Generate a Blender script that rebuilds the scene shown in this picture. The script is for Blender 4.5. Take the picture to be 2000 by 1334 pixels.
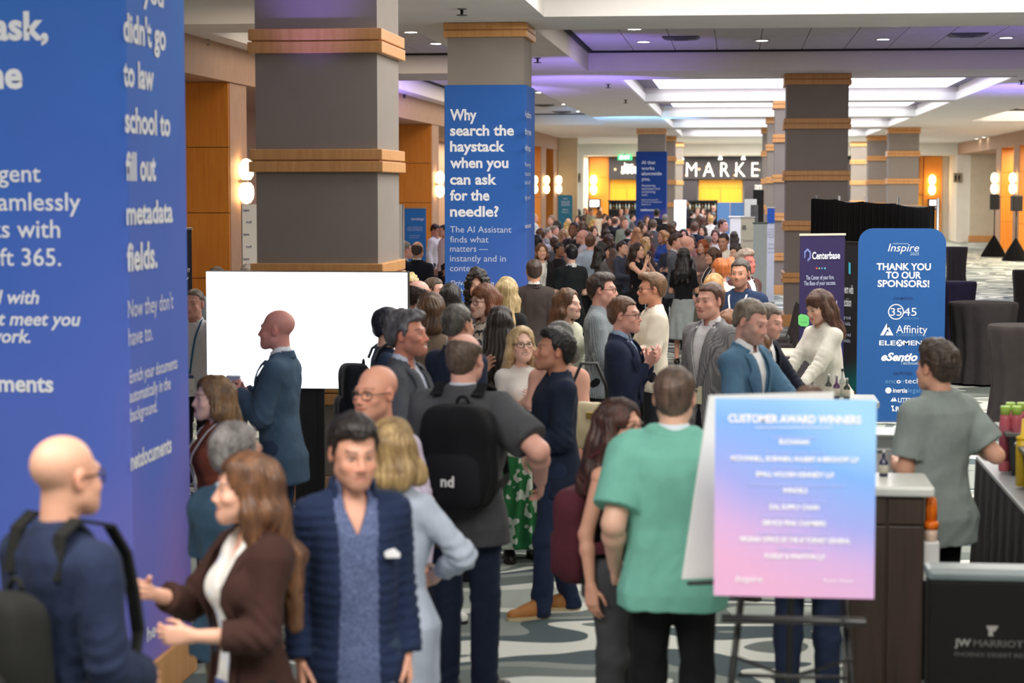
import bpy, bmesh, math, random
import numpy as np
from mathutils import Vector, Matrix

for _o in list(bpy.data.objects): bpy.data.objects.remove(_o)
SC = bpy.context.scene
COL = SC.collection
random.seed(5); np.random.seed(5)

# ------------------------------------------------------------------ camera (70 mm, on a landing 2.52 m above the hall floor)
CAM_H = 2.52
F_PX = 3889.0
_dv = Vector(((1437 - 1000) / F_PX, -(366 - 667) / F_PX, -1.0)).normalized()      # where the hall's long axis shows, in camera space
cam_d = bpy.data.cameras.new('camera'); cam = bpy.data.objects.new('camera', cam_d); COL.objects.link(cam)
cam_d.sensor_width = 36.0; cam_d.lens = F_PX / 2000 * 36.0; cam_d.clip_end = 400
_up = Vector((0, 1, 0)); 
# pitch then yaw so that +Y lands on that pixel with no roll
_pitch = math.atan2(301.0, F_PX)
def _cam_rot(yaw, pitch):
    return Matrix.Rotation(yaw, 3, 'Z') @ Matrix.Rotation(math.pi / 2 - pitch, 3, 'X')
_best = None
_yaw = math.atan2(437.0, F_PX)
for _ in range(40):
    R_ = _cam_rot(_yaw, _pitch); v_ = R_.inverted() @ Vector((0, 1, 0))
    ex_ = 1000 + F_PX * v_.x / -v_.z - 1437; ey_ = 667 - F_PX * v_.y / -v_.z - 366
    _yaw -= ex_ / F_PX; _pitch += ey_ / F_PX
CAM_R = _cam_rot(_yaw, _pitch)
cam.location = (0, 0, CAM_H); cam.rotation_euler = CAM_R.to_euler()
cam_d.dof.use_dof = True; cam_d.dof.focus_distance = 21.0; cam_d.dof.aperture_fstop = 2.8
SC.camera = cam
SC.view_settings.view_transform = 'Standard'; SC.view_settings.look = 'None'; SC.view_settings.gamma = 1.0
SC.view_settings.use_curve_mapping = False
# ------------------------------------------------------------------ light: ceiling fittings of the hall, violet up-lighters, added fill lamps, pale room tone
W_ = bpy.data.worlds.new('hall'); SC.world = W_; W_.use_nodes = True
W_.node_tree.nodes['Background'].inputs[0].default_value = (.86, .90, 1.0, 1)
W_.node_tree.nodes['Background'].inputs[1].default_value = .14
SC.view_settings.exposure = 0.62
def area(name, x, y, z, sx, sy, e, c=(1, .955, .89), rot=(0, 0, 0)):
    l = bpy.data.lights.new(name, 'AREA'); l.shape = 'RECTANGLE'; l.size = sx; l.size_y = sy; l.energy = e; l.color = c
    o = bpy.data.objects.new(name, l); COL.objects.link(o); o.location = (x, y, z); o.rotation_euler = rot
    return o
def spot(name, loc, to, e, ang, c, blend=.8, size=.1):
    l = bpy.data.lights.new(name, 'SPOT'); l.energy = e; l.color = c; l.spot_size = math.radians(ang); l.spot_blend = blend; l.shadow_soft_size = size
    o = bpy.data.objects.new(name, l); COL.objects.link(o); o.location = loc
    o.rotation_euler = (Vector(to) - Vector(loc)).to_track_quat('-Z', 'Y').to_euler()
    return o
# luminous coffers over the bays this side of the first cross beam
area('ceiling_or_fill', 1.8, 3.6, 4.80, 6.0, 3.0, 290)
area('ceiling_or_fill', 1.6, 11.0, 4.80, 6.0, 3.0, 60)
area('ceiling_or_fill', -3.0, 4.2, 4.50, 2.0, 2.5, 150)  # added fill brightening the near wrapped pillar, no coffer overhead
area('ceiling_or_fill', -5.6, 20.5, 4.80, 2.0, 7.0, 80, (1, .84, .66))
area('ceiling_or_fill', 9.0, 18, 4.80, 2.5, 14.0, 220, (1, .90, .76))
# downlights of the panelled coffer and the aisles
area('ceiling_or_fill', 1.6, 30.0, 4.86, 7.5, 6.0, 120, (1, .90, .78))
area('ceiling_or_fill', -5.5, 31, 4.86, 2.2, 8.0, 90, (1, .85, .68))
area('ceiling_or_fill', -5.5, 52, 4.86, 2.2, 24.0, 260, (1, .85, .68))
area('ceiling_or_fill', 9.0, 52, 4.86, 3.0, 22.0, 420, (1, .88, .72))
area('ceiling_or_fill', 1.4, 88, 4.5, 14.0, 9.0, 1300, (1, .94, .86))
# violet and blue up-lighters standing among the pillars
VIO = (.34, .22, 1.0)
spot('uplighter', (-5.6, 39.0, 1.6), (-5.8, 41.5, 4.9), 900, 75, VIO)
spot('uplighter', (-2.9, 36.6, 1.8), (-3.0, 38.2, 4.56), 380, 80, VIO)
spot('uplighter', (-2.2, 31.5, 1.8), (-2.4, 33.2, 4.9), 210, 80, VIO)
spot('uplighter', (6.3, 40.0, 1.6), (6.2, 42.0, 4.56), 1000, 75, (.24, .16, 1.0))
spot('uplighter', (4.6, 30, 1.8), (4.6, 32, 4.9), 120, 95, VIO)
spot('uplighter', (1.6, 39.0, 2.2), (1.4, 41.0, 4.9), 130, 95, VIO)
spot('uplighter', (-2.9, 56, 1.8), (-2.9, 60, 4.56), 1100, 60, (.2, .55, 1.0))
spot('uplighter', (-3.3, 14.62, 2.06), (-3.3, 15.5, 5.3), 330, 34, VIO, 1.0)
area('ceiling_or_fill', -.5, 95.8, 3.95, 13.0, 1.6, 420, (1, .90, .72))  # added fill in the end recess, brightens the golden doors
area('ceiling_or_fill', 9.6, 64, 4.5, 1.0, 8.0, 300, (1, .88, .68))  # added fill for the timber of the far right wall
area('ceiling_or_fill', -8.6, 68, 3.98, 1.2, 9.0, 260, (1, .86, .64))  # added fill inside the left niche, brightens its timber
area('ceiling_or_fill', 11.3, 77.2, 3.98, 1.2, 2.0, 160, (1, .86, .64))  # unseen fill put into the short right niche for its wood
area('ceiling_or_fill', 11.4, 70, 3.98, 1.4, 5.0, 260, (1, .86, .64))  # added fill toward the end panels of the longer right niche
area('beam_fill', 2.0, 21.6, 4.74, 7.2, .12, 45, (1, .97, .88), (math.radians(92), 0, 0))  # added strip aimed at the cross beam to brighten its face
area('ceiling_or_fill', 12.4, 89, 4.45, 3.0, 5.0, 220, (1, .94, .82))  # added fill that lifts the pale corner wall
# ------------------------------------------------------------------ helpers
def at(px, py, d):
    """world point seen at pixel (px,py) lying on the plane Y = d"""
    v = CAM_R @ Vector(((px - 1000.0) / F_PX, -(py - 667.0) / F_PX, -1.0))
    t = d / v.y
    return Vector((v.x * t, d, CAM_H + v.z * t))

def link(o, parent=None):
    COL.objects.link(o)
    if parent is not None:
        o.parent = parent
    return o

def tag(o, label=None, cat=None, group=None, kind=None):
    if label: o['label'] = label
    if cat: o['category'] = cat
    if group: o['group'] = group
    if kind: o['kind'] = kind
    return o

def empty(name, loc=(0, 0, 0), rz=0.0, label=None, cat=None, group=None, parent=None):
    o = bpy.data.objects.new(name, None)
    o.empty_display_size = 0.1
    link(o, parent)
    o.location = loc
    o.rotation_euler = (0, 0, rz)
    return tag(o, label, cat, group)

def mesh_obj(name, me, mat=None, parent=None, loc=None, rz=None):
    o = bpy.data.objects.new(name, me)
    if mat is not None and not me.materials:
        for m in (mat if isinstance(mat, (list, tuple)) else [mat]):
            me.materials.append(m)
    link(o, parent)
    if loc is not None: o.location = loc
    if rz is not None: o.rotation_euler = (0, 0, rz)
    return o

class MB:
    """collects simple shapes into one mesh"""
    def __init__(s):
        s.v = []; s.f = []; s.m = []; s.sm = []; s.cur = 0
    def quadmesh(s, verts, faces, smooth=False):
        b = len(s.v)
        s.v += [tuple(p) for p in verts]
        for f in faces:
            s.f.append(tuple(i + b for i in f)); s.m.append(s.cur); s.sm.append(smooth)
        return s
    def box(s, x0, x1, y0, y1, z0, z1, bev=0.0):
        if bev <= 0:
            v = [(x, y, z) for z in (z0, z1) for y in (y0, y1) for x in (x0, x1)]
            f = [(0, 2, 3, 1), (4, 5, 7, 6), (0, 1, 5, 4), (2, 6, 7, 3), (0, 4, 6, 2), (1, 3, 7, 5)]
            return s.quadmesh(v, f)
        bm = bmesh.new()
        r = bmesh.ops.create_cube(bm, size=1)
        for p in r['verts']:
            p.co = Vector(((x0 + x1) / 2 + p.co.x * (x1 - x0), (y0 + y1) / 2 + p.co.y * (y1 - y0), (z0 + z1) / 2 + p.co.z * (z1 - z0)))
        bmesh.ops.bevel(bm, geom=bm.edges[:], offset=bev, segments=2, affect='EDGES', profile=0.5)
        return s.addbm(bm)
    def addbm(s, bm, smooth=False):
        bm.verts.ensure_lookup_table()
        bm.verts.index_update()
        s.quadmesh([v.co[:] for v in bm.verts], [[v.index for v in f.verts] for f in bm.faces], smooth)
        bm.free()
        return s
    def lathe(s, prof, n=24, cx=0, cy=0, smooth=True, axis=None):
        """prof: list of (r,z)"""
        v = []; f = []
        for r, z in prof:
            for k in range(n):
                a = 2 * math.pi * k / n
                v.append((cx + r * math.cos(a), cy + r * math.sin(a), z))
        for i in range(len(prof) - 1):
            for k in range(n):
                k2 = (k + 1) % n
                f.append((i * n + k, i * n + k2, (i + 1) * n + k2, (i + 1) * n + k))
        f.append(tuple(range(n - 1, -1, -1)))
        f.append(tuple((len(prof) - 1) * n + k for k in range(n)))
        return s.quadmesh(v, f, smooth)
    def tube(s, pts, r, n=8, smooth=True, closed=False):
        pts = [Vector(p) for p in pts]
        rr = r if isinstance(r, (list, tuple)) else [r] * len(pts)
        v = []; f = []
        ref = Vector((0, 0, 1))
        N = len(pts)
        for i, p in enumerate(pts):
            if closed: t = pts[(i + 1) % N] - pts[i - 1]
            else: t = pts[min(i + 1, N - 1)] - pts[max(i - 1, 0)]
            t.normalize()
            if abs(t.dot(ref)) > 0.95: ref = Vector((0, 1, 0)) if abs(t.y) < .9 else Vector((1, 0, 0))
            a = t.cross(ref).normalized(); b = t.cross(a)
            for k in range(n):
                an = 2 * math.pi * k / n
                v.append(p + (a * math.cos(an) + b * math.sin(an)) * rr[i])
        for i in range(N if closed else N - 1):
            j = (i + 1) % N
            for k in range(n):
                k2 = (k + 1) % n
                f.append((i * n + k, j * n + k, j * n + k2, i * n + k2))
        if not closed:
            f.append(tuple(range(n)))
            f.append(tuple((N - 1) * n + k for k in range(n - 1, -1, -1)))
        return s.quadmesh(v, f, smooth)
    def strip(s, pts, nrm, w, t):
        """flat ribbon along pts, width w across, thickness t along nrm"""
        pts = [Vector(p) for p in pts]; v = []; f = []
        for i, p in enumerate(pts):
            tg = (pts[min(i + 1, len(pts) - 1)] - pts[max(i - 1, 0)]).normalized()
            nn = Vector(nrm[i] if isinstance(nrm, list) else nrm).normalized()
            a = tg.cross(nn).normalized()
            for (sa, sn) in ((-.5, 0), (.5, 0), (.5, 1), (-.5, 1)):
                v.append(p + a * w * sa + nn * t * sn)
        for i in range(len(pts) - 1):
            for k in range(4):
                k2 = (k + 1) % 4
                f.append((i * 4 + k, i * 4 + k2, i * 4 + 4 + k2, i * 4 + 4 + k))
        f.append((3, 2, 1, 0)); e = (len(pts) - 1) * 4
        f.append((e, e + 1, e + 2, e + 3))
        return s.quadmesh(v, f)
    def prism(s, poly, y0, y1):
        """polygon in x,z extruded along y"""
        n = len(poly)
        v = [(x, y0, z) for x, z in poly] + [(x, y1, z) for x, z in poly]
        f = [tuple(range(n)), tuple(range(2 * n - 1, n - 1, -1))]
        for k in range(n):
            k2 = (k + 1) % n
            f.append((k2, k, n + k, n + k2))
        return s.quadmesh(v, f)
    def mesh(s, name):
        me = bpy.data.meshes.new(name)
        me.from_pydata([tuple(p) for p in s.v], [], s.f)
        me.polygons.foreach_set('use_smooth', s.sm)
        me.polygons.foreach_set('material_index', s.m)
        me.update()
        return me
    def build(s, name, mat, parent=None, loc=None, rz=None):
        return mesh_obj(name, s.mesh(name), mat, parent, loc, rz)

def copy_tree(o, parent=None):
    c = o.copy()
    COL.objects.link(c)
    c.parent = parent
    for ch in [k for k in COL.objects if k.parent == o]:
        copy_tree(ch, c)
    return c

# ------------------------------------------------------------------ materials
MATS = {}
def lin(c):
    """sRGB 0-255 or hex to linear"""
    if isinstance(c, str):
        c = c.lstrip('#'); c = c if len(c) == 6 else ''.join(k * 2 for k in c); c = [int(c[i:i + 2], 16) for i in (0, 2, 4)]
    o = []
    for v in c[:3]:
        v = v / 255.0
        o.append(v / 12.92 if v <= 0.04045 else ((v + 0.055) / 1.055) ** 2.4)
    return (o[0], o[1], o[2], 1.0)

class NT:
    def __init__(s, name):
        s.mat = bpy.data.materials.new(name)
        s.mat.use_nodes = True
        s.t = s.mat.node_tree
        s.b = s.t.nodes['Principled BSDF']
    def n(s, typ, **kw):
        nd = s.t.nodes.new(typ)
        for k, v in kw.items():
            if k in nd.inputs: nd.inputs[k].default_value = v
            else: setattr(nd, k, v)
        return nd
    def l(s, a, b):
        s.t.links.new(a, b)
    def coord(s, scale=(1, 1, 1), kind='Object', loc=(0, 0, 0), rot=(0, 0, 0)):
        c = s.n('ShaderNodeTexCoord'); m = s.n('ShaderNodeMapping')
        m.inputs['Scale'].default_value = scale
        m.inputs['Location'].default_value = loc
        m.inputs['Rotation'].default_value = rot
        s.l(c.outputs[kind], m.inputs['Vector'])
        return m.outputs['Vector']
    def noise(s, vec, scale, detail=3, rough=.5):
        n = s.n('ShaderNodeTexNoise'); n.inputs['Scale'].default_value = scale
        n.inputs['Detail'].default_value = detail; n.inputs['Roughness'].default_value = rough
        s.l(vec, n.inputs['Vector']); return n.outputs['Fac']
    def ramp(s, fac, stops, interp='LINEAR'):
        r = s.n('ShaderNodeValToRGB'); r.color_ramp.interpolation = interp
        e = r.color_ramp.elements
        while len(e) < len(stops): e.new(0.5)
        for i, (p, c) in enumerate(stops):
            e[i].position = p; e[i].color = c
        s.l(fac, r.inputs['Fac']); return r.outputs['Color']
    def mix(s, fac, a, b, blend='MIX'):
        m = s.n('ShaderNodeMix'); m.data_type = 'RGBA'; m.blend_type = blend
        for sock, v in ((m.inputs['Factor'], fac), (m.inputs[6], a), (m.inputs[7], b)):
            if hasattr(v, 'links'): s.l(v, sock)
            else: sock.default_value = v
        return m.outputs[2]
    def math(s, op, a, b=0.0):
        m = s.n('ShaderNodeMath'); m.operation = op
        for sock, v in ((m.inputs[0], a), (m.inputs[1], b)):
            if hasattr(v, 'links'): s.l(v, sock)
            else: sock.default_value = v
        return m.outputs[0]
    def bump(s, h, strength=.3, dist=.01):
        b = s.n('ShaderNodeBump'); b.inputs['Strength'].default_value = strength
        b.inputs['Distance'].default_value = dist
        s.l(h, b.inputs['Height']); s.l(b.outputs['Normal'], s.b.inputs['Normal'])
    def base(s, v):
        if hasattr(v, 'links'): s.l(v, s.b.inputs['Base Color'])
        else: s.b.inputs['Base Color'].default_value = v
    def set(s, **kw):
        for k, v in kw.items(): s.b.inputs[k.replace('_', ' ')].default_value = v

def tint(c, f):
    return (min(c[0] * f, 1), min(c[1] * f, 1), min(c[2] * f, 1), 1)

def plain(name, c, rough=.6, metal=0.0, var=.06, scale=8.0, spec=.5, bump=0.0):
    key = ('plain', str(c), rough, metal, var, scale, spec, bump)
    if key in MATS: return MATS[key]
    m = NT(name); col = lin(c)
    v = m.coord()
    f = m.noise(v, scale, 4)
    m.base(m.ramp(f, [(.3, tint(col, 1 - var)), (.7, tint(col, 1 + var))]))
    m.set(Roughness=rough, Metallic=metal); m.b.inputs['Specular IOR Level'].default_value = spec
    if bump: m.bump(m.noise(v, scale * 12, 3), bump, .004)
    MATS[key] = m.mat
    return m.mat

def glow(name, c, strength):
    key = ('glow', str(c), strength)
    if key in MATS: return MATS[key]
    m = NT(name)
    m.base(lin(c)); m.b.inputs['Emission Color'].default_value = lin(c)
    m.b.inputs['Emission Strength'].default_value = strength
    MATS[key] = m.mat
    return m.mat

def cloth(c, pat=None, c2=None, sc=1.0, rough=.85):
    key = ('cloth', str(c), pat, str(c2), sc, rough)
    if key in MATS: return MATS[key]
    m = NT('cloth'); col = lin(c); gy = .3 * col[0] + .55 * col[1] + .15 * col[2]; col = tuple(gy + (k - gy) * .80 for k in col[:3]) + (1,); v = m.coord()
    big = m.noise(v, 7, 3)
    base = m.ramp(big, [(.3, tint(col, .9)), (.7, tint(col, 1.1))])
    if pat in ('check', 'plaid'):
        k2 = lin(c2); outs = []
        for ax, rot in ((0, (0, 0, 0)), (2, (0, 0, 0))):
            w = m.n('ShaderNodeTexWave'); w.wave_type = 'BANDS'; w.bands_direction = 'X' if ax == 0 else 'Z'
            w.inputs['Scale'].default_value = 18 * sc; w.inputs['Distortion'].default_value = 0
            m.l(m.coord(rot=(0, 0, .785)), w.inputs['Vector']); outs.append(m.ramp(w.outputs['Fac'], [(.45, (0, 0, 0, 1)), (.6, (1, 1, 1, 1))]))
        f = m.mix(1.0, outs[0], outs[1], 'ADD')
        f = m.math('MULTIPLY', f, .5)
        base = m.mix(f, base, k2)
    elif pat == 'heather':
        base = m.mix(m.ramp(m.noise(v, 90 * sc, 2), [(.4, (0, 0, 0, 1)), (.65, (1, 1, 1, 1))]), base, lin(c2))
    elif pat == 'floral':
        n1 = m.noise(v, 16 * sc, 1)
        base = m.mix(m.ramp(n1, [(.54, (0, 0, 0, 1)), (.57, (1, 1, 1, 1))]), base, lin(c2))
    elif pat == 'stripe':
        w = m.n('ShaderNodeTexWave'); w.bands_direction = 'Z'; w.inputs['Scale'].default_value = 14 * sc
        m.l(v, w.inputs['Vector'])
        base = m.mix(m.ramp(w.outputs['Fac'], [(.45, (0, 0, 0, 1)), (.55, (1, 1, 1, 1))]), base, lin(c2))
    m.base(base)
    m.set(Roughness=rough); m.b.inputs['Specular IOR Level'].default_value = .15
    m.b.inputs['Sheen Weight'].default_value = .02
    fn = m.noise(m.coord(scale=(1, 1, .6)), 14, 4, .6)
    m.bump(fn, .32 if max(col[:3]) > .4 else .5, .02)
    MATS[key] = m.mat
    return m.mat

def hairmat(c, c2=None):
    key = ('hair', str(c), str(c2))
    if key in MATS: return MATS[key]
    m = NT('hair'); col = lin(c); k2 = lin(c2) if c2 else tint(col, 1.9)
    st = m.noise(m.coord(scale=(1, 1, .12)), 110, 3, .6)
    big = m.noise(m.coord(scale=(1, 1, .35)), 22, 3, .6)
    a = m.mix(m.ramp(big, [(.35, (0, 0, 0, 1)), (.7, (1, 1, 1, 1))]), tint(col, .8), k2)
    m.base(m.mix(m.ramp(st, [(.3, (0, 0, 0, 1)), (.7, (.6, .6, .6, 1))]), a, tint(col, .55)))
    m.set(Roughness=.42); m.b.inputs['Specular IOR Level'].default_value = .45
    m.bump(st, .6, .006)
    MATS[key] = m.mat
    return m.mat

def skinmat():
    if 'skin' in MATS: return MATS['skin']
    m = NT('skin')
    a = m.n('ShaderNodeVertexColor'); a.layer_name = 'Col'
    f = m.noise(m.coord(), 60, 3)
    m.base(m.mix(m.ramp(f, [(.3, (0, 0, 0, 1)), (.7, (.10, .10, .10, 1))]), a.outputs['Color'], (.55, .22, .16, 1)))
    m.set(Roughness=.48); m.b.inputs['Specular IOR Level'].default_value = .4
    m.bump(f, .08, .003)
    MATS['skin'] = m.mat
    return m.mat

# ------------------------------------------------------------------ lettering
def letters(txt, o, u, w, x0, zb, cap, width=None, mat=None, parent=None, bold=0.0, shear=0.0, name='lettering', lift=.002, align='L', depth=.0015):
    """lettering on the plane origin o, right vector u, up vector w (world); x0,zb in metres along u,w; cap height; fitted to width"""
    cu = bpy.data.curves.new('txt', 'FONT'); cu.body = txt; cu.size = 1.0
    cu.offset = bold; cu.shear = shear; cu.resolution_u = 3; cu.extrude = 0.0; cu.space_character = 1.0
    ob = bpy.data.objects.new('txt', cu); COL.objects.link(ob)
    bpy.context.view_layer.update()
    dg = bpy.context.evaluated_depsgraph_get()
    me = bpy.data.meshes.new_from_object(ob.evaluated_get(dg), depsgraph=dg)
    bpy.data.objects.remove(ob); bpy.data.curves.remove(cu)
    n = len(me.vertices)
    if n == 0: return None
    co = np.empty(n * 3, np.float32); me.vertices.foreach_get('co', co); co = co.reshape(-1, 3)
    sz = cap / 0.70
    xs = co[:, 0].min(); ww = (co[:, 0].max() - xs)
    sx = (width / ww) if width else sz
    if align == 'C': x0 = x0 - ww * sx / 2
    if align == 'R': x0 = x0 - ww * sx
    u = np.array(u); w = np.array(w); o = np.array(o)
    nrm = np.cross(u, w)
    P = o + np.outer(x0 + (co[:, 0] - xs) * sx, u) + np.outer(zb + co[:, 1] * sz, w) + nrm * lift
    P = P.astype(np.float32)
    if parent is not None:
        mw = parent_inv(parent)
        P = (P @ mw[:3, :3].T + mw[:3, 3]).astype(np.float32)
    me.vertices.foreach_set('co', P.ravel()); me.update()
    me.materials.clear()
    return mesh_obj(name, me, mat, parent)

def parent_inv(p):
    """inverse of the (location, z rotation) placement of a parent that has no parent of its own or whose parent sits in the same way"""
    M = Matrix.Identity(4); q = p
    while q is not None:
        M = (Matrix.Translation(q.location) @ q.rotation_euler.to_matrix().to_4x4()) @ M
        q = q.parent
    return np.array(M.inverted())
# ------------------------------------------------------------------ the hall
def carpet():
    m = NT('carpet')
    v = m.coord(scale=(.62, 1.0, 1))
    w1 = m.n('ShaderNodeTexNoise'); w1.inputs['Scale'].default_value = .9; w1.inputs['Detail'].default_value = 1.0
    m.l(v, w1.inputs['Vector'])
    mx = m.n('ShaderNodeMix'); mx.data_type = 'VECTOR'; mx.inputs['Factor'].default_value = .55
    m.l(v, mx.inputs[4]); m.l(w1.outputs['Color'], mx.inputs[5])
    f = m.noise(mx.outputs[1], 1.5, .5, .4)
    g = m.math('FRACT', m.math('MULTIPLY', f, 3.7))
    A = lin((176, 184, 176)); Bc = lin((118, 127, 124)); Cc = lin((226, 229, 220)); D = lin((84, 97, 102)); E_ = lin((146, 154, 148))
    col = m.ramp(g, [(0, A), (.2, Cc), (.34, Bc), (.56, E_), (.72, D), (.84, Cc), (.92, Bc)], 'CONSTANT')
    pile = m.noise(m.coord(), 260, 2)
    col = m.mix(m.ramp(pile, [(.3, (0, 0, 0, 1)), (.7, (.22, .22, .22, 1))]), col, (.12, .13, .13, 1))
    m.base(col); m.set(Roughness=.95); m.b.inputs['Specular IOR Level'].default_value = .1
    m.bump(pile, .5, .006)
    return m.mat
WALLW = plain('white_plaster', (226, 224, 216), .7, var=.03, scale=2)
GREIGE = plain('greige_wallcovering', (137, 129, 123), .8, var=.04, scale=3, bump=.15)
PALEG = plain('pale_greige_wall', (204, 196, 176), .8, var=.04, scale=3, bump=.1)
SOFF = plain('ceiling_plaster', (226, 222, 220), .8, var=.03, scale=1.5)
TANST = plain('tan_stone', (176, 140, 116), .6, var=.06, scale=4)
def woodmat(name, c, c2, sx=1.0):
    m = NT(name)
    g = m.noise(m.coord(scale=(9 * sx, 9 * sx, .7)), 3, 5, .6)
    m.base(m.ramp(g, [(.3, lin(c)), (.7, lin(c2))])); m.set(Roughness=.42)
    m.bump(g, .08, .004)
    return m.mat
WOOD = woodmat('maple_panel', (212, 128, 40), (226, 148, 54))
WOODD = woodmat('maple_door', (236, 160, 36), (246, 178, 52))
BAND = woodmat('band_wood', (196, 140, 84), (214, 160, 102))
DARKWOOD = woodmat('dark_wood', (58, 46, 40), (78, 62, 52))
BLACK = plain('black_metal', (18, 18, 20), .45)
STEEL = plain('steel', (188, 190, 190), .28, .9, var=.03)
WHITEP = plain('white_paper', (238, 238, 236), .6, var=.01)

m = MB(); m.box(-14, 16, -4, 104, -.1, 0); fl = m.build('floor', carpet()); fl['kind'] = 'structure'

# ceiling with recessed coffers
SZ = 4.56
coffers = [  # x0,x1,y0,y1,top,kind
    (-2.3, 6.2, 2.0, 24.0, 4.95, 'plain'), (-6.95, -4.2, 3.0, 24.6, 4.92, 'plain'), (7.2, 11.5, 3.0, 37.5, 4.92, 'plain'),
    (-2.6, 6.3, 26.0, 35.3, 4.95, 'panel'), (-6.95, -4.2, 26.0, 35.6, 4.95, 'panel'), (-6.95, -4.2, 38.0, 65.0, 4.95, 'panel'), (7.2, 11.5, 40.0, 63.0, 4.95, 'panel'),
    (-2.18, 5.1, 37.7, 47.3, 4.86, 'lit'), (-2.18, 5.1, 48.4, 57.9, 4.86, 'lit'), (-2.18, 5.1, 59.2, 67.8, 4.86, 'lit'), (-2.18, 5.1, 70.5, 79.8, 4.86, 'lit')]
xs = sorted({-14, 16} | {c for k in coffers for c in k[:2]}); ys = sorted({-4, 104} | {c for k in coffers for c in k[2:4]})
cm = MB(); inco = lambda x, y: any(k[0] < x < k[1] and k[2] < y < k[3] for k in coffers)
for i in range(len(xs) - 1):
    for j in range(len(ys) - 1):
        if not inco((xs[i] + xs[i + 1]) / 2, (ys[j] + ys[j + 1]) / 2):
            cm.quadmesh([(xs[i], ys[j], SZ), (xs[i], ys[j + 1], SZ), (xs[i + 1], ys[j + 1], SZ), (xs[i + 1], ys[j], SZ)], [(0, 1, 2, 3)])
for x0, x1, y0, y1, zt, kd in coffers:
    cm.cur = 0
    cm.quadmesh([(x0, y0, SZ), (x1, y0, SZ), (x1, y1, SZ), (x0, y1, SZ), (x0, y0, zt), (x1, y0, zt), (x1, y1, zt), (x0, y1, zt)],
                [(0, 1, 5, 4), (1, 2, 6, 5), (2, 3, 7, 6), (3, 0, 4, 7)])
    cm.cur = 1 if kd == 'lit' else 0  # tops round lit panels: dim violet shade put into the colour
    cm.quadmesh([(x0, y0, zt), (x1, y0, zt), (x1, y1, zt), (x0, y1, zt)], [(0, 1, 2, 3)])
cm.cur = 0
cm.box(-14, 16, -4, 104, 5.2, 5.3)
ce = cm.build('ceiling', [SOFF, plain('lilac_grey_shade', (138, 132, 156), .8, var=.03)]); ce['kind'] = 'structure'
REVEAL = plain('reveal', (40, 38, 44), .8)
PANEL = plain('acoustic_panel', (196, 192, 196), .9, var=.05, scale=6, bump=.2)
for x0, x1, y0, y1, zt, kd in coffers:
    if kd != 'panel': continue
    r = MB()
    for a in ((x0, x1, y1 - .06, y1 - .005), (x0 + .005, x0 + .06, y0, y1 - .06), (x1 - .06, x1 - .005, y0, y1 - .06)):
        r.box(a[0], a[1], a[2], a[3], zt - .07, zt - .005)
    r.build('shadow_reveal', REVEAL, ce)
    nx = max(3, round((x1 - x0 - .16) / .74)); ny = max(2, round((y1 - y0 - .16) / 3.1))
    px_ = (x1 - x0 - .16) / nx; py_ = (y1 - y0 - .16) / ny
    pm = MB(); pm.box(0, px_ - .014, 0, py_ - .014, -.03, 0); pme = pm.mesh('ceiling_panel'); pme.materials.append(PANEL)
    for i in range(nx):
        for j in range(ny):
            mesh_obj('ceiling_panel', pme, None, ce, (x0 + .08 + i * px_, y0 + .08 + j * py_, zt - .006))
p = MB(); p.box(-1.9, 5.8, 14.0, 23.2, 4.84, 4.90); NEARP = p.mesh('light_panel')
LUM = glow('luminous_panel', (252, 250, 255), 1.7)
FRAMEW = plain('white_frame', (236, 236, 236), .6, var=.02)
NEARP.materials.append(glow('near_panel', (255, 250, 244), 2.7))
fr = empty('ceiling_light', (0, 0, 0), 0, 'luminous ceiling panel over the bay in front of the first cross beam', 'ceiling light'); mesh_obj('light_panel', NEARP, None, fr)
nm = ['first', 'second', 'third', 'fourth']; k_ = 0
for x0, x1, y0, y1, zt, kd in coffers:
    if kd != 'lit': continue
    r = MB(); f = .05
    r.box(x0 - .02, x0 + f, y0 - .02, y1 + .02, SZ - .02, SZ + .16); r.box(x1 - f, x1 + .02, y0 - .02, y1 + .02, SZ - .02, SZ + .16)
    r.box(x0 + f, x1 - f, y1 - f, y1 + .02, SZ - .02, SZ + .16); r.box(x0 + f, x1 - f, y0 - .02, y0 + f, SZ - .02, SZ + .16)
    fr = empty('ceiling_light', ((x0 + x1) / 2, (y0 + y1) / 2, SZ), 0, nm[k_] + ' big luminous ceiling panel counted from the near end, in its white frame', 'ceiling light', 'luminous ceiling panels over the hall')
    for v in r.v: pass
    r.v = [(a - fr.location.x, b - fr.location.y, c - SZ) for a, b, c in r.v]
    r.build('frame', FRAMEW, fr)
    q = MB(); q.box(x0 + .38 - fr.location.x, x1 - .28 - fr.location.x, y0 + .4 - fr.location.y, y1 - .12 - fr.location.y, .272, .295); q.build('light_panel', LUM, fr)
    k_ += 1

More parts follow.
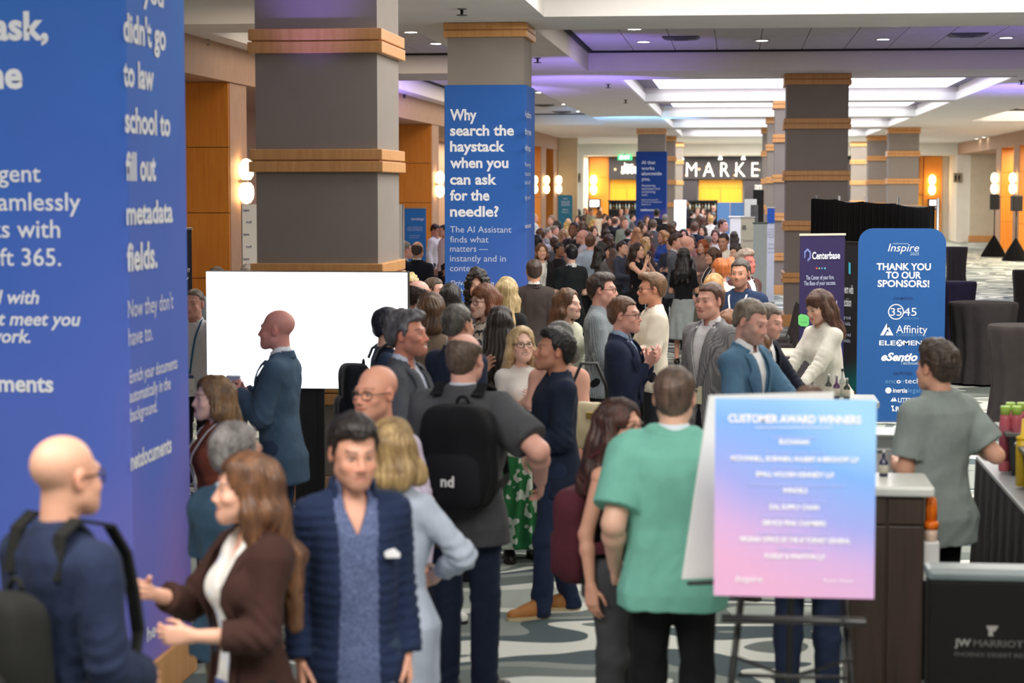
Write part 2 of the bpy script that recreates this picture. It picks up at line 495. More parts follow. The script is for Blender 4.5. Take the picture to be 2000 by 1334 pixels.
# walls
def struct(m, name, mat, parent=None):
    o = m.build(name, mat, parent); o['kind'] = 'structure'; return o
w = MB(); w.box(-14, 16, -4.2, -4, -.1, 5.3); struct(w, 'wall_near', WALLW)
PIERS_L = [(8.0, 9.0), (28.4, 29.4), (47.8, 48.9), (75.0, 77.0), (80.2, 82.3)]
def side_wall(sgn, X, piers, yend, nm):
    """wall of stone piers and deep timber-lined niches; header above"""
    g = MB()
    e = lambda a, b, y0, y1, z0, z1, mb=g: mb.box(min(sgn * a, sgn * b), max(sgn * a, sgn * b), y0, y1, z0, z1)
    for y0, y1 in piers: e(X, X + 2.5, y0, y1, 0, 4.04)
    e(X - .03, X + 2.5, -4, yend, 4.04, SZ + .02)
    e(X + 2.4, X + 2.6, -4, yend, 0, 4.1)
    o = struct(g, 'wall_' + nm, TANST)
    n = 0
    for y0, y1 in piers:
        zs = [0, .14, 1.2, 2.15, 3.10, 4.04]
        for a in range(4):
            wdt = 2.4 / 3
            for b in range(3):
                p = MB(); e(X + .012 + b * wdt, X + (b + 1) * wdt, y0 - .05, y0 + .01, zs[a + 1] + .006, zs[a + 2] - .006, p)
                mesh_obj('wood_panel', p.mesh('wood_panel'), WOOD, o)
        p = MB(); e(X + .01, X + 2.4, y0 - .06, y0 + .01, 0, .14, p); p.build('skirting', BAND, o)
    return o
wl = side_wall(-1, 7.3, PIERS_L, 82.3, 'left')
PIERS_R = [(20, 21), (38, 39), (56, 57.2), (74.0, 75.5), (79.0, 80.5)]
wr = side_wall(1, 10.2, PIERS_R, 94, 'right')
# end wall: white surround, recess with doors and the long dark banner
w = MB()
w.box(-10, -7.72, 82.3, 82.6, 0, SZ)
w.box(-7.75, -7.15, 94, 97.6, 0, 4.02)
w.box(10.15, 10.75, 94, 97.6, 0, 4.02)
w.box(-14, 16, 94, 97.6, 4.02, SZ + .02)
w.box(-14, 16, 97.6, 97.8, 0, 4.1)
ew = struct(w, 'wall_end', WALLW)
w = MB(); w.box(-10, -6.5, 82.3, 82.55, 0, SZ); struct(w, 'wall_return', PALEG)
w = MB(); w.box(10.75, 16, 93.9, 94.1, 0, SZ); w2 = struct(w, 'wall_corner', PALEG)
b_ = MB(); b_.box(10.7, 12.2, 93.82, 93.9, 0, .3); o = b_.build('baseboard_right', BAND); o['kind'] = 'structure'
for x0, x1, nmx in ((-7.1, -6.15, 'a'), (8.95, 9.8, 'b')):
    for z0, z1 in ((0, 1.2), (1.21, 2.1), (2.11, 3.0), (3.01, 3.98)):
        p = MB(); p.box(x0, x1, 97.3, 97.6, z0, z1); p.build('wood_panel', WOOD, ew)
def door(n, x0, x1, z1, label=None):
    o = empty('door_%d' % n, ((x0 + x1) / 2, 97.45, 0)); o['kind'] = 'structure'
    wd = (x1 - x0) / 2
    for q in (-1, 1):
        l = MB(); l.box(min(q * .01, q * wd), max(q * .01, q * wd), -.03, .05, .01, z1 - .42); lf = l.build('door_leaf', WOODD, o)
        k = MB(); k.box(min(q * .06, q * .11), max(q * .06, q * .11), -.09, -.03, .95, 1.35); k.build('pull_handle', STEEL, lf)
    t = MB(); t.box(-wd, wd, -.03, .05, z1 - .41, z1); t.build('transom_panel', WOODD, o)
    return o
door(1, -6.1, -4.45, 2.9); door(2, -4.4, -2.75, 2.9); door(3, -1.78, .32, 2.9); door(4, 7.4, 8.9, 2.2)
p = MB(); p.box(-2.6, -1.85, 97.2, 97.5, 0, 2.9); p.box(.4, 7.3, 97.2, 97.5, 0, 2.9); p.build('dark_panel', plain('dark_panel', (52, 50, 60), .6), ew)
p = MB(); p.box(7.3, 8.9, 97.2, 97.5, 2.2, 3.98); p.build('wood_panel', WOOD, ew)
# long dark banner printed with a night sky of dots
def starry():
    m_ = NT('starry_print')
    vo = m_.n('ShaderNodeTexVoronoi'); vo.inputs['Scale'].default_value = 1.9
    m_.l(m_.coord(), vo.inputs['Vector'])
    d = m_.ramp(vo.outputs['Distance'], [(.09, (1, 1, 1, 1)), (.15, (0, 0, 0, 1))])
    c = m_.ramp(m_.noise(m_.coord(), 4, 1), [(.35, lin((250, 240, 220))), (.55, lin((214, 150, 70))), (.7, lin((230, 230, 240)))])
    m_.base(m_.mix(d, lin((44, 42, 50)), c)); m_.set(Roughness=.7)
    return m_.mat
SB = empty('market_banner', (0.8, 97.1, 2.9), 0, 'long dark banner sprinkled with dots, wide word in white capitals above the golden doors', 'banner')
p = MB(); p.box(-7.0 + .05, 7.9, 0, .08, .02, 1.10); p.build('banner_cloth', starry(), SB)
WTXT = plain('white_print', (240, 240, 242), .6, var=.01)
WGLOW = plain('white_raised', (252, 252, 252), .5, var=.01)
def ptext(txt, plane_y, x0, x1, base, cap, mat, parent, bold=.0, shear=0., lift=.003, align=None):
    """lettering on a plane facing the camera (Y const): pixel extents"""
    a = at(x0, base, plane_y); b = at(x1, base, plane_y)
    return letters(txt, (a.x, plane_y, a.z), (1, 0, 0), (0, 0, 1), 0, 0, cap * plane_y / F_PX, b.x - a.x, mat, parent, bold, shear, lift=lift)
ptext('M A R K E T', 97.1, 1340, 1511, 345, 28, WGLOW, SB, .0, lift=.02)
ptext('Inc.', 97.1, 1219, 1240, 326, 8, WGLOW, SB, .04, lift=.02)
ptext('5000', 97.1, 1213, 1248, 338.5, 13, WGLOW, SB, .06, lift=.02)
ptext('THANK YOU', 97.1, 1474, 1500, 365, 4, WTXT, SB, .02, lift=.02)
ptext('OUR SPONSORS', 97.1, 1474, 1506, 370, 4, WTXT, SB, .02, lift=.02)
sp = MB()
for xx in (-5.4, -4.0, -2.6, .0, 1.1, 2.2, 3.3): sp.box(xx - .06, xx + .06, 96.55, 96.75, 3.90, 4.02)
for i, xx in enumerate((-5.4, -4.0, -2.6, -.75, .35, 1.4, 2.5)):
    s_ = empty('picture_light', (xx, 96.75, 4.02), 0, 'small white spotlight in the row above the dark far banner', 'spotlight', 'spotlights above the far banner')
    q = MB(); q.lathe([(.05, 0), (.05, -.05), (.09, -.10), (.10, -.17)], 10); q.build('lamp_head', glow('spot_face', (255, 250, 240), 4), s_)
# exit sign
ex = empty('exit_sign', at(1220.5, 307.5, 93.9), 0, 'green illuminated exit sign hanging under the white header', 'exit sign')
p = MB(); p.box(-.34, .34, -.04, .04, -.125, .125, .01); p.build('sign_box', glow('exit_green', (60, 200, 120), 1.0), ex)
p = MB(); p.tube([(0, 0, .12), (0, 0, .18)], .02, 6); p.build('stem', BLACK, ex)
c_ = at(1220.5, 307.5, 93.9)
letters('EXIT', (c_.x, 93.85, c_.z), (1, 0, 0), (0, 0, 1), -.24, -.075, .15, .48, glow('exit_white', (240, 255, 245), 2.0), ex, .02, lift=.01)
def restroom(px, py, lab):
    c = at(px, py, 93.9); o = empty('restroom_sign', c, 0, lab, 'sign')
    p = MB(); p.box(-.18, .18, 0, .06, -.22, .22, .01); p.build('plate', plain('plate', (150, 140, 116), .5), o)
    g = MB()
    for q in (-.075, .075):
        g.lathe([(.0, .155), (.03, .14), (.03, .115), (0, .10)], 8, q, -.02); g.box(q - .045, q + .045, -.02, 0, -.03, .09); g.box(q - .03, q + .03, -.02, 0, -.16, -.03)
    g.build('figures', BLACK, o)
restroom(1127, 347, 'small restroom sign on the white wall by the exit sign')
restroom(1870, 347, 'small restroom sign on the white wall near the speakers')

# pillars
def pillar(x0, x1, y0, y1, bands, label, mat=GREIGE, zt=SZ):
    o = empty('pillar', ((x0 + x1) / 2, (y0 + y1) / 2, 0)); o['kind'] = 'structure'; o['label'] = label
    a, b = (x1 - x0) / 2, (y1 - y0) / 2
    p = MB(); p.box(-a, a, -b, b, 0, zt); p.build('shaft', mat, o)
    p = MB(); p.box(-a - .05, a + .05, -b - .05, b + .05, 0, .22, .008); p.build('plinth', BAND, o)
    for z0, z1 in bands:
        t = MB(); mid = (z0 + z1) / 2
        t.box(-a - .045, a + .045, -b - .045, b + .045, mid + .006, z1, .006); t.box(-a - .05, a + .05, -b - .05, b + .05, z0, mid - .006, .006)
        t.box(-a - .02, a + .02, -b - .02, b + .02, mid - .01, mid + .01)
        t.build('wood_band', BAND, o)
    return o
BD = [(.80, .98), (1.74, 1.92), (2.64, 2.82), (3.57, 3.76), (4.36, 4.555)]
pillar(-3.80, -2.83, 9.03, 9.97, [], 'square pillar wrapped in the tall blue banner')
pillar(-3.775, -2.8, 15.5, 16.5, BD, 'greige pillar with timber bands behind the bright screen')
pillar(-3.58, -2.63, 24.75, 25.75, [(4.38, 4.555)], 'pillar wrapped in the blue banner about the haystack')
pillar(-3.4, -2.45, 69.6, 70.6, BD[4:], 'far pillar wrapped in a small dark blue banner')
for y in (80, 91): pillar(-3.4, -2.42, y, y + 1, BD, 'pillar standing behind the small far blue banner', zt=SZ)
R1o = pillar(.9, 2.0, 36.4, 37.5, BD, 'broad greige pillar with four timber bands behind the black drape')
for y in (47.3, 58.2, 68.9): pillar(.9, 1.95, y, y + 1, BD, 'middle row pillar beyond the broad banded pillar')
for y in (69.3, 80, 91): pillar(5.19, 6.2, y, y + 1, BD, 'pillar of the row near the far speakers')

# wall sconces
SHADE = glow('sconce_glass', (255, 214, 150), 7.0)
def sconce(x, y, z, h, sgn, label, face='x'):
    o = empty('wall_sconce', (x, y, z), 0, label, 'wall lamp', 'twin shade wall lamps')
    r = h * .17
    for q in (1, -1):
        prof = [(r * .55, q * .03 * h), (r * .92, q * .12 * h), (r, q * .26 * h), (r * .9, q * .38 * h), (r * .55, q * .47 * h), (.01, q * .5 * h)]
        s_ = MB(); s_.lathe(prof if q == 1 else prof[::-1], 14); s_.build('shade', SHADE, o, (sgn * r * 1.0, 0, 0) if face == 'x' else (0, -r, 0))
    b = MB()
    if face == 'x': b.box(min(-sgn * .02, sgn * r * 1.2), max(-sgn * .02, sgn * r * 1.2), -.05, .05, -.035 * h, .035 * h)
    else: b.box(-.05, .05, -r * 1.2, .02, -.035 * h, .035 * h)
    b.build('bracket', STEEL, o)
def sc_l(px, y, py0, py1, lab):
    c0 = at(px, (py0 + py1) / 2, y); sconce(-7.3, y, c0.z, (py1 - py0) * y / F_PX, 1, lab)
sc_l(455, 28.9, 309, 399, 'twin shade wall lamp on the stone pier beside the black banner')
sc_l(850, 48.35, 334, 386, 'twin shade wall lamp between the screen pillar and the haystack banner')
sc_l(1040, 71.6, 343, 378, 'twin shade wall lamp at the very edge of the haystack banner')
sc_l(1063.5, 76.0, 343, 378, 'twin shade wall lamp on the stone pier left of the teal sign')
sc_l(1086, 81.2, 343, 378, 'twin shade wall lamp just above the small teal sign')
def sc_r(px, y, lab):
    c0 = at(px, 358, y); sconce(10.2, y, c0.z, 40 * y / F_PX, -1, lab)
sc_r(1965, 74.7, 'twin shade wall lamp above the gap between both speakers')
sc_r(1933, 79.8, 'twin shade wall lamp beside the speaker nearer the corner')
c0 = at(1160, 361, 97.3); sconce(c0.x, 97.28, c0.z, .95, 1, 'twin shade wall lamp on the far timber panel above the kiosk', 'y')
c0 = at(1820, 361, 97.3); sconce(c0.x, 97.28, c0.z, .95, 1, 'twin shade wall lamp on the far timber panel near the drape pole', 'y')

# recessed downlights, vents, sprinklers
DL = glow('downlight_face', (255, 250, 235), 14)
def downlight(px, py, z, lab):
    v = CAM_R @ Vector(((px - 1000) / F_PX, -(py - 667) / F_PX, -1)); t = (z - CAM_H) / v.z
    o = empty('downlight', (v.x * t, v.y * t, z), 0, lab, 'downlight', 'recessed ceiling downlights')
    m_ = MB(); m_.lathe([(.13, .0), (.13, -.012), (.10, -.012), (.10, .0)], 16); m_.build('trim_ring', FRAMEW, o)
    m_ = MB(); m_.lathe([(.095, -.002), (.095, -.010)], 16); m_.build('lamp', DL, o)
for i, (px, py, z, lab) in enumerate([(1239, 56, 4.91, 'recessed downlight in the grey panels just behind the cream beam'), (1257, 81, 4.91, 'recessed downlight in the grey panels by the violet corner'),
        (1488, 52, 4.91, 'recessed downlight in the middle of the grey panelled coffer'), (1488, 78.5, 4.91, 'recessed downlight above the broad banded pillar, inner row'),
        (1748, 50, 4.91, 'recessed downlight above the right end of the beam, outer row'), (1725, 76, 4.91, 'recessed downlight above the sponsors sign, inner row'), (1965, 73, 4.91, 'recessed downlight beside the ceiling vent near the frame edge'),
        (803, 62, 4.91, 'recessed downlight of the aisle close to the banded pillar'), (852, 84.5, 4.91, 'recessed downlight of the aisle close to the haystack pillar'), (792, 199, 4.555, 'bright downlight in the soffit under the violet glow'),
        (1054, 180, 4.91, 'recessed downlight beyond the haystack pillar, nearest of three'), (1103, 203, 4.91, 'recessed downlight beyond the haystack pillar, middle of three'), (1131, 217, 4.91, 'recessed downlight beyond the haystack pillar, farthest of three'),
        (1094, 275, 4.555, 'small downlight in the soffit over the far return wall'), (1952, 203, 4.91, 'recessed downlight over the aisle with the speakers'), (1932, 211, 4.91, 'recessed downlight over the aisle, farther from the beam'), (1922, 268, 4.555, 'small downlight in the soffit over the far right pier'), (1908, 271, 4.555, 'small downlight beside the far right pier, inner one')]):
    downlight(px, py, z, lab)
def vent(px, py, z, lab, s=.6):
    v = CAM_R @ Vector(((px - 1000) / F_PX, -(py - 667) / F_PX, -1)); t = (z - CAM_H) / v.z
    o = empty('ceiling_vent', (v.x * t, v.y * t, z), 0, lab, 'air vent', 'square ceiling vents')
    for i, a in enumerate((1, .72, .44)):
        m_ = MB(); e = s / 2 * a
        m_.quadmesh([(-e, -e, -.01 * i), (e, -e, -.01 * i), (e, e, -.01 * i), (-e, e, -.01 * i), (-e * .8, -e * .8, -.03 - .01 * i), (e * .8, -e * .8, -.03 - .01 * i), (e * .8, e * .8, -.03 - .01 * i), (-e * .8, e * .8, -.03 - .01 * i)], [(0, 1, 5, 4), (1, 2, 6, 5), (2, 3, 7, 6), (3, 0, 4, 7), (7, 6, 5, 4)])
        m_.build('louvre', plain('vent', (70, 68, 74), .6), o)
vent(1330, 73, 4.91, 'square vent in the grey coffer above the luminous panels'); vent(1890, 67, 4.91, 'square vent in the grey coffer toward the right')
vent(1063, 205, 4.91, 'square vent in the aisle coffer beyond the haystack pillar'); vent(1097, 218, 4.91, 'square vent in the aisle coffer, farther of two'); vent(1968, 213, 4.91, 'square vent over the aisle with the speakers')
SPR = plain('chrome', (120, 120, 122), .3, .9)
def sprinkler(px, py, lab):
    z = SZ; v = CAM_R @ Vector(((px - 1000) / F_PX, -(py - 667) / F_PX, -1)); t = (z - CAM_H) / v.z
    o = empty('sprinkler', (v.x * t, v.y * t, z), 0, lab, 'sprinkler', 'ceiling sprinkler heads')
    m_ = MB(); m_.lathe([(.055, .0), (.055, -.01), (.02, -.015), (.015, -.07)], 10); m_.build('stem', SPR, o)
    m_ = MB(); m_.lathe([(.06, -.07), (.065, -.08), (.0, -.085)], 10); m_.build('deflector', SPR, o)
sprinkler(902, 17, 'sprinkler head in the soffit just left of the cream beam'); sprinkler(1050, 113, 'sprinkler head in the soffit beside the haystack pillar'); sprinkler(1188, 164, 'sprinkler head in the soffit by the violet corner')
sprinkler(1222, 195, 'sprinkler head in the soffit near the first luminous panel'); sprinkler(1995, 157, 'sprinkler head under the violet light beyond the beam'); sprinkler(790, 184, 'sprinkler head above the bright soffit downlight')
sprinkler(402, 77, 'sprinkler head over the niche with the black banner')
# ------------------------------------------------------------------ banners, signs, bar, tables
def ray_plane(px, py, o, n):
    v = CAM_R @ Vector(((px - 1000.0) / F_PX, -(py - 667.0) / F_PX, -1.0))
    o = Vector(o); n = Vector(n); c = Vector((0, 0, CAM_H))
    return c + v * ((o - c).dot(n) / v.dot(n))
def wtext(txt, o, u, px0, px1, base, cap, mat, parent, bold=0., shear=0., lift=.003, tail=None, nat=False, align='L'):
    """lettering on the vertical plane through o along u, from pixel extents; nat keeps the natural width"""
    u = Vector(u).normalized(); w = Vector((0, 0, 1)); n = u.cross(w)
    a = ray_plane(px0, base, o, n); b = ray_plane(px1, base, o, n)
    wd = (b - a).dot(u); dm = a.y if align == 'L' else b.y
    zz = a if align == 'L' else b
    return letters(txt, zz[:], u[:], w[:], 0, 0, cap * dm / F_PX, None if nat else wd, mat, parent, bold, shear, lift=lift, align=align)
def wrap_print(name, cA, cB, cC, zlo, zhi, cD=None):
    """printed banner: blue running to violet, with soft diagonal facets"""
    m = NT(name)
    g = m.n('ShaderNodeTexCoord'); s = m.n('ShaderNodeSeparateXYZ'); m.l(g.outputs['Object'], s.inputs[0])
    z = m.math('DIVIDE', m.math('SUBTRACT', s.outputs['Z'], zlo), zhi - zlo)
    d = m.math('ADD', z, m.math('MULTIPLY', s.outputs['X'], -.22))
    d = m.math('ADD', d, m.math('MULTIPLY', m.math('SUBTRACT', m.noise(m.coord(scale=(1.2, 1.2, .8)), 1.1, 1), .5), .5))
    col = m.ramp(d, [(0, lin(cC)), (.28, lin(cB)), (.6, lin(cA)), (1, lin(cD or cA))])
    m.base(col); m.set(Roughness=.75); m.b.inputs['Specular IOR Level'].default_value = .2
    m.bump(m.noise(m.coord(), 180, 2), .1, .002)
    return m.mat
LET = plain('white_print', (232, 236, 246), .7, var=.01)
LETD = plain('grey_blue_print', (196, 206, 232), .7, var=.01)
# nearest pillar
bx = empty('pillar_banner', (-3.315, 9.5, 0), 0, 'huge blue fabric banner wrapped round the nearest pillar', 'banner')
P0 = wrap_print('banner_print', (68, 108, 200), (88, 112, 204), (146, 120, 196), -.6, 4.4, (52, 132, 216))
p = MB(); p.box(-.515, .515, -.50, .50, .02, 4.55, .012); p.build('banner_cloth', P0, bx)
o_ = (-2.8, 9.0, 0); uf = (1, 0, 0); us = (0, 1, 0)
for txt, x1, base, cap, bo, sh in (('ask,', 95, 76, 58, .035, 0), ('the', 45, 171, 58, .035, 0), ('agent', 80, 355, 38, .008, 0), ('seamlessly', 158, 411, 39, .008, 0), ('works with', 118, 464, 39, .008, 0),
                                   ('Microsoft 365.', 120, 519, 38, .008, 0), ('integrated with', 77, 593, 29, .02, .22), ('that meet you', 158, 636, 29, .02, .22), ('you work.', 60, 669, 29, .02, .22), ('netdocuments', 105, 765, 36, .03, 0)):
    a = at(x1, base, 9.0)
    letters(txt, (a.x, 9.0, a.z), uf, (0, 0, 1), 0, 0, cap * 9.0 / F_PX * .93, None, LET, bx, bo, sh, lift=.004, align='R')
for txt, x0, x1, base, cap, bo in (('you', 278, 318, 1, 44, .03), ("didn't go", 240, 322, 78, 55, .03), ('to law', 240, 299, 166, 52, .03), ('school to', 243, 331, 257, 50, .03), ('fill out', 245, 303, 351, 55, .03), ('metadata', 246, 336, 438, 46, .03),
                                   ('fields.', 247, 306, 529, 54, .03), ("Now they don't", 249, 337, 621, 36, .0), ('have to.', 250, 297, 676, 36, .0), ('Enrich your documents', 252, 345, 749, 27, .01), ('automatically in the', 252, 332, 787, 27, .01),
                                   ('background.', 253, 306, 824, 27, .01), ('netdocuments', 254, 334, 919, 36, .03), ('he', 286, 303, 1254, 30, .02)):
    wtext(txt, (-2.8, 9, 0), us, x0, x1, base, cap, LET, bx, bo, lift=.004)
# haystack pillar
hb = empty('pillar_banner', (-3.105, 25.25, 0), 0, 'blue banner wrapped round the pillar, bold words about a haystack', 'banner')
P2 = wrap_print('banner_print', (48, 98, 178), (66, 100, 184), (120, 96, 174), -.2, 3.6)
p = MB(); p.box(-.515, .515, -.52, .52, .02, 3.79, .01); p.build('banner_cloth', P2, hb)
for txt, x0, x1, base, cap, bo, sh, mt in (('Why', 879, 931, 234.5, 21, .03, 0, LET), ('search the', 879, 1004, 264.5, 20, .03, 0, LET), ('haystack', 879, 986, 295.5, 20, .03, 0, LET), ('when you', 879, 993, 327.5, 20, .03, 0, LET), ('can ask', 879, 970, 360, 20, .03, 0, LET),
        ('for the', 879, 956, 391, 20, .03, 0, LET), ('needle?', 879, 974, 422.5, 20, .03, 0, LET), ('The AI Assistant', 879, 999, 454, 12.5, 0, 0, LETD), ('finds what', 879, 954, 473.5, 12.5, 0, 0, LETD), ('matters —', 879, 953, 491.5, 12.5, 0, 0, LETD),
        ('instantly and in', 879, 988, 510.5, 12.5, 0, 0, LETD), ('context.', 879, 936, 529.5, 12.5, 0, 0, LETD), ('Drive action in a', 879, 975, 557, 9.5, .01, .22, LETD), ('with real gains', 879, 968, 573, 9.5, .01, .22, LETD)):
    wtext(txt, (0, 24.73, 0), uf, x0, x1, base, cap, mt, hb, bo, sh)
for txt, x0, x1, base, cap, bo in (('A platform', 1025, 1037, 228, 13, .02), ('that grows', 1025, 1037, 262, 13, .02), ('with you.', 1025, 1036, 294, 13, .02), ('Powering', 1025, 1036, 325, 9, 0), ('teams', 1025, 1036, 343, 9, 0), ('and', 1025, 1035, 360, 9, 0), ('legal work', 1025, 1036, 390, 9, 0), ('netdocuments', 1025, 1037, 446, 9, .02)):
    wtext(txt, (-2.59, 25, 0), us, x0, x1, base, cap, LETD, hb, bo)
# far pillar
fb = empty('pillar_banner', (-2.925, 70.1, 0), 0, 'small dark blue banner wrapped round the far pillar above the crowd', 'banner')
P3 = wrap_print('banner_print', (26, 62, 138), (28, 62, 142), (92, 74, 150), 1.0, 3.0)
p = MB(); p.box(-.53, .53, -.53, .53, .02, 3.76, .01); p.build('banner_cloth', P3, fb)
for txt, x0, x1, base, cap, bo in (('AI that', 1253, 1280, 320.5, 6.5, .02), ('works', 1253, 1278, 331.5, 6.3, .02), ('alongside', 1253, 1292.5, 342, 6.3, .02), ('you.', 1253, 1270, 352.5, 6.3, .02), ('Answering', 1253, 1280, 364.5, 4.6, 0), ('questions and', 1253, 1288.5, 370.5, 4.6, 0),
        ('completing', 1253, 1280, 376.5, 4.6, 0), ('work.', 1253, 1265, 382.5, 4.6, 0), ('Learn how to put AI', 1253, 1285, 391.5, 3.2, 0), ('in front of everyone', 1253, 1292, 395.8, 3.2, 0), ('based on', 1253, 1271, 400.5, 3.2, 0), ('netdocuments', 1251, 1287, 412, 4.6, .03)):
    wtext(txt, (0, 69.57, 0), uf, x0, x1, base, cap, LETD, fb, bo)

# screen on its stand
tl = at(403, 531, 14.4); br = at(796, 760, 14.4)
tv = empty('display_screen', ((tl.x + br.x) / 2, 14.4, 0), 0, 'large bright white display screen on a black stand before the pillar', 'display screen')
hw = (br.x - tl.x) / 2
p = MB(); p.box(-hw - .008, hw + .008, .005, .07, br.z - .008, tl.z + .008, .006); p.build('housing', BLACK, tv)
p = MB(); p.box(-hw, hw, -.003, .006, br.z, tl.z); p.build('screen', glow('screen_white', (244, 249, 255), 2.6), tv)
p = MB(); p.box(-.06, .06, .07, .13, .05, tl.z - .2); p.box(-.11, -.05, .075, .11, .1, br.z + .3); p.box(.05, .11, .075, .11, .1, br.z + .3); p.build('column', BLACK, tv)
p = MB(); p.box(-.5, .5, -.25, .42, .0, .05, .015); p.build('base', BLACK, tv)

def rollup(lab, c, w, h, yaw, mat, rail=STEEL, name='banner_stand', group=None, back=False):
    o = empty(name, (c[0], c[1], 0), yaw, lab, 'banner', group)
    p = MB(); p.box(-w / 2, w / 2, -.004, .004, .09, h); p.build('print', mat, o)
    p = MB(); p.box(-w / 2 - .01, w / 2 + .01, -.012, .012, h, h + .025, .004); p.build('top_rail', rail, o)
    p = MB(); p.box(-w / 2 - .02, w / 2 + .02, -.05, .05, 0.02, .10, .015); p.box(-w / 2 + .05, -w / 2 + .13, -.16, .16, 0, .02); p.box(w / 2 - .13, w / 2 - .05, -.16, .16, 0, .02); p.build('cassette', rail, o)
    p = MB(); p.tube([(0, .03, .08), (0, .02, h)], .010, 6)
    if back:
        for z in (.55, 1.25): p.lathe([(.016, z - .02), (.016, z + .02)], 8, 0, .025)
    p.build('support_pole', BLACK if not back else STEEL, o)
    return o
def printmat(c, c2, z0, z1, ang=.0):
    return wrap_print('print', c, c, c2, z0, z1)

# sponsors sign, round shouldered
def sponsor_panel(o, x0, x1, zt, mat, r=.16, th=.03):
    poly = [(x0, .02), (x1, .02)]
    poly += [(x1 - r + r * math.cos(t), zt - r + r * math.sin(t)) for t in np.linspace(0, math.pi / 2, 8)]
    poly += [(x0 + r + r * math.cos(t), zt - r + r * math.sin(t)) for t in np.linspace(math.pi / 2, math.pi, 8)]
    p = MB(); p.prism(poly, 0, th); return p.build('panel', mat, o)
SY = 21.5
a = at(1677, 446, SY); b = at(1848.5, 446, SY)
ss = empty('sponsor_sign', ((a.x + b.x) / 2, SY, 0), 0, 'tall blue sign with rounded top corners thanking the sponsors', 'sign')
SPB = plain('sponsor_blue', (12, 82, 150), .6, var=.03)
sponsor_panel(ss, a.x - ss.location.x, b.x - ss.location.x, a.z, SPB)
p = MB(); p.box(-.45, .45, -.14, .22, 0, .03, .008); p.build('foot', STEEL, ss)
DKB = plain('dark_blue_print', (16, 58, 120), .7, var=.01)
PALE = plain('pale_print', (170, 196, 222), .7, var=.01); MIDB = plain('mid_blue_print', (96, 150, 200), .7, var=.01)
S_ = lambda t, x0, x1, base, cap, mt=LET, bo=0., sh=0.: wtext(t, (0, SY, 0), uf, x0, x1, base, cap, mt, ss, bo, sh)
S_('netdocuments', 1744, 1774, 477, 3.2, PALE); S_('Inspire', 1734, 1795, 491, 15, LET, .0, .25); S_('2025', 1777, 1795, 498.5, 5.5, PALE, .0, .2)
S_('THANK YOU', 1712, 1818, 527, 12.8, LET, .028); S_('TO OUR', 1730, 1799, 543.5, 12.8, LET, .028); S_('SPONSORS!', 1714, 1815, 560, 12.8, LET, .028)
S_('DIAMOND', 1745, 1783, 585, 5, DKB, .02); S_('35', 1739, 1761, 616.5, 15, LET, .0); S_('45', 1765, 1790, 616.5, 15.5, LET, .0); S_('CONSULTING', 1764, 1794, 623.5, 3.6, MIDB)
S_('Affinity', 1750, 1811, 650.5, 15.5, LET, .0); S_('CONSULTING', 1750, 1808, 656.5, 4.6, MIDB)
S_('ELE', 1717, 1749, 674, 9, LET, .02); S_('MENT', 1764, 1813, 674, 9, LET, .02); S_('X', 1752, 1762, 673, 7.5, SPB, .03)
S_('eSentio', 1721, 1792, 704, 15, LET, .04, .3); S_('Technologies', 1759, 1812, 712, 6.5, PALE, .01, .3)
S_('SAPPHIRE', 1745, 1781, 732, 6, DKB, .02); S_('enc', 1729, 1750, 748.5, 9, MIDB); S_('o', 1751, 1759, 748.5, 9, LET, .03); S_('re', 1760, 1766, 748.5, 9, MIDB); S_('tech', 1767, 1797, 748.5, 10, LET)
S_('inertia', 1744, 1772, 766.5, 9, LET, .02); S_('legal', 1773, 1797, 766.5, 9, MIDB, .0)
S_('LITERA', 1754, 1788, 785.5, 8.5, LET, .02); S_('ReVer', 1749, 1786, 803.5, 9.5, LET, .03); S_('GOLD', 1752, 1774, 822, 6, DKB, .02)
def on_sign(px, py): 
    q = at(px, py, SY); return q.x, q.z
def flat(polys, mat, parent, yv, name='logo', lift=.004):
    m_ = MB(); iv = parent_inv(parent)
    for poly in polys:
        pts = [iv @ np.array((x, yv - lift, z, 1.)) for x, z in poly]; pts = [q[:3] for q in pts]
        n = len(pts); m_.quadmesh([tuple(q) for q in pts], [tuple(range(n))])
    return m_.build(name, mat, parent)
def ring(cx, cz, r0, r1, n=28):
    out = []
    for k in range(n):
        a0 = 2 * math.pi * k / n; a1 = 2 * math.pi * (k + 1) / n
        out.append([(cx + r0 * math.cos(a0), cz + r0 * math.sin(a0)), (cx + r1 * math.cos(a0), cz + r1 * math.sin(a0)), (cx + r1 * math.cos(a1), cz + r1 * math.sin(a1)), (cx + r0 * math.cos(a1), cz + r0 * math.sin(a1))])
    return out
def disc(cx, cz, r, n=20): return [[(cx + r * math.cos(2 * math.pi * k / n), cz + r * math.sin(2 * math.pi * k / n)) for k in range(n)]]
k_ = SY / F_PX
x, z = on_sign(1750, 609); flat(ring(x, z, 13.2 * k_, 15.2 * k_), LET, ss, SY)
x, z = on_sign(1757, 670); flat(disc(x, z, 6.6 * k_), LET, ss, SY, lift=.002)
x, z = on_sign(1735, 762.5); flat(disc(x, z, 6 * k_), LET, ss, SY)
T_ = lambda pts: [[(lambda q: (q.x, q.z))(at(px, py, SY)) for px, py in t] for t in pts]
flat(T_([[(1719, 655), (1732, 631), (1736, 638), (1726, 655)], [(1732, 631), (1745, 655), (1729, 655), (1733, 647), (1737, 650), (1733, 640)]]), LET, ss, SY)
flat(T_([[(1739, 784), (1744, 776), (1746, 784)], [(1745, 784), (1747, 775), (1752, 784)]]), LET, ss, SY)
flat(T_([[(1740, 792), (1746, 792), (1744, 797), (1748, 803), (1742, 803), (1743, 798)]]), LET, ss, SY)

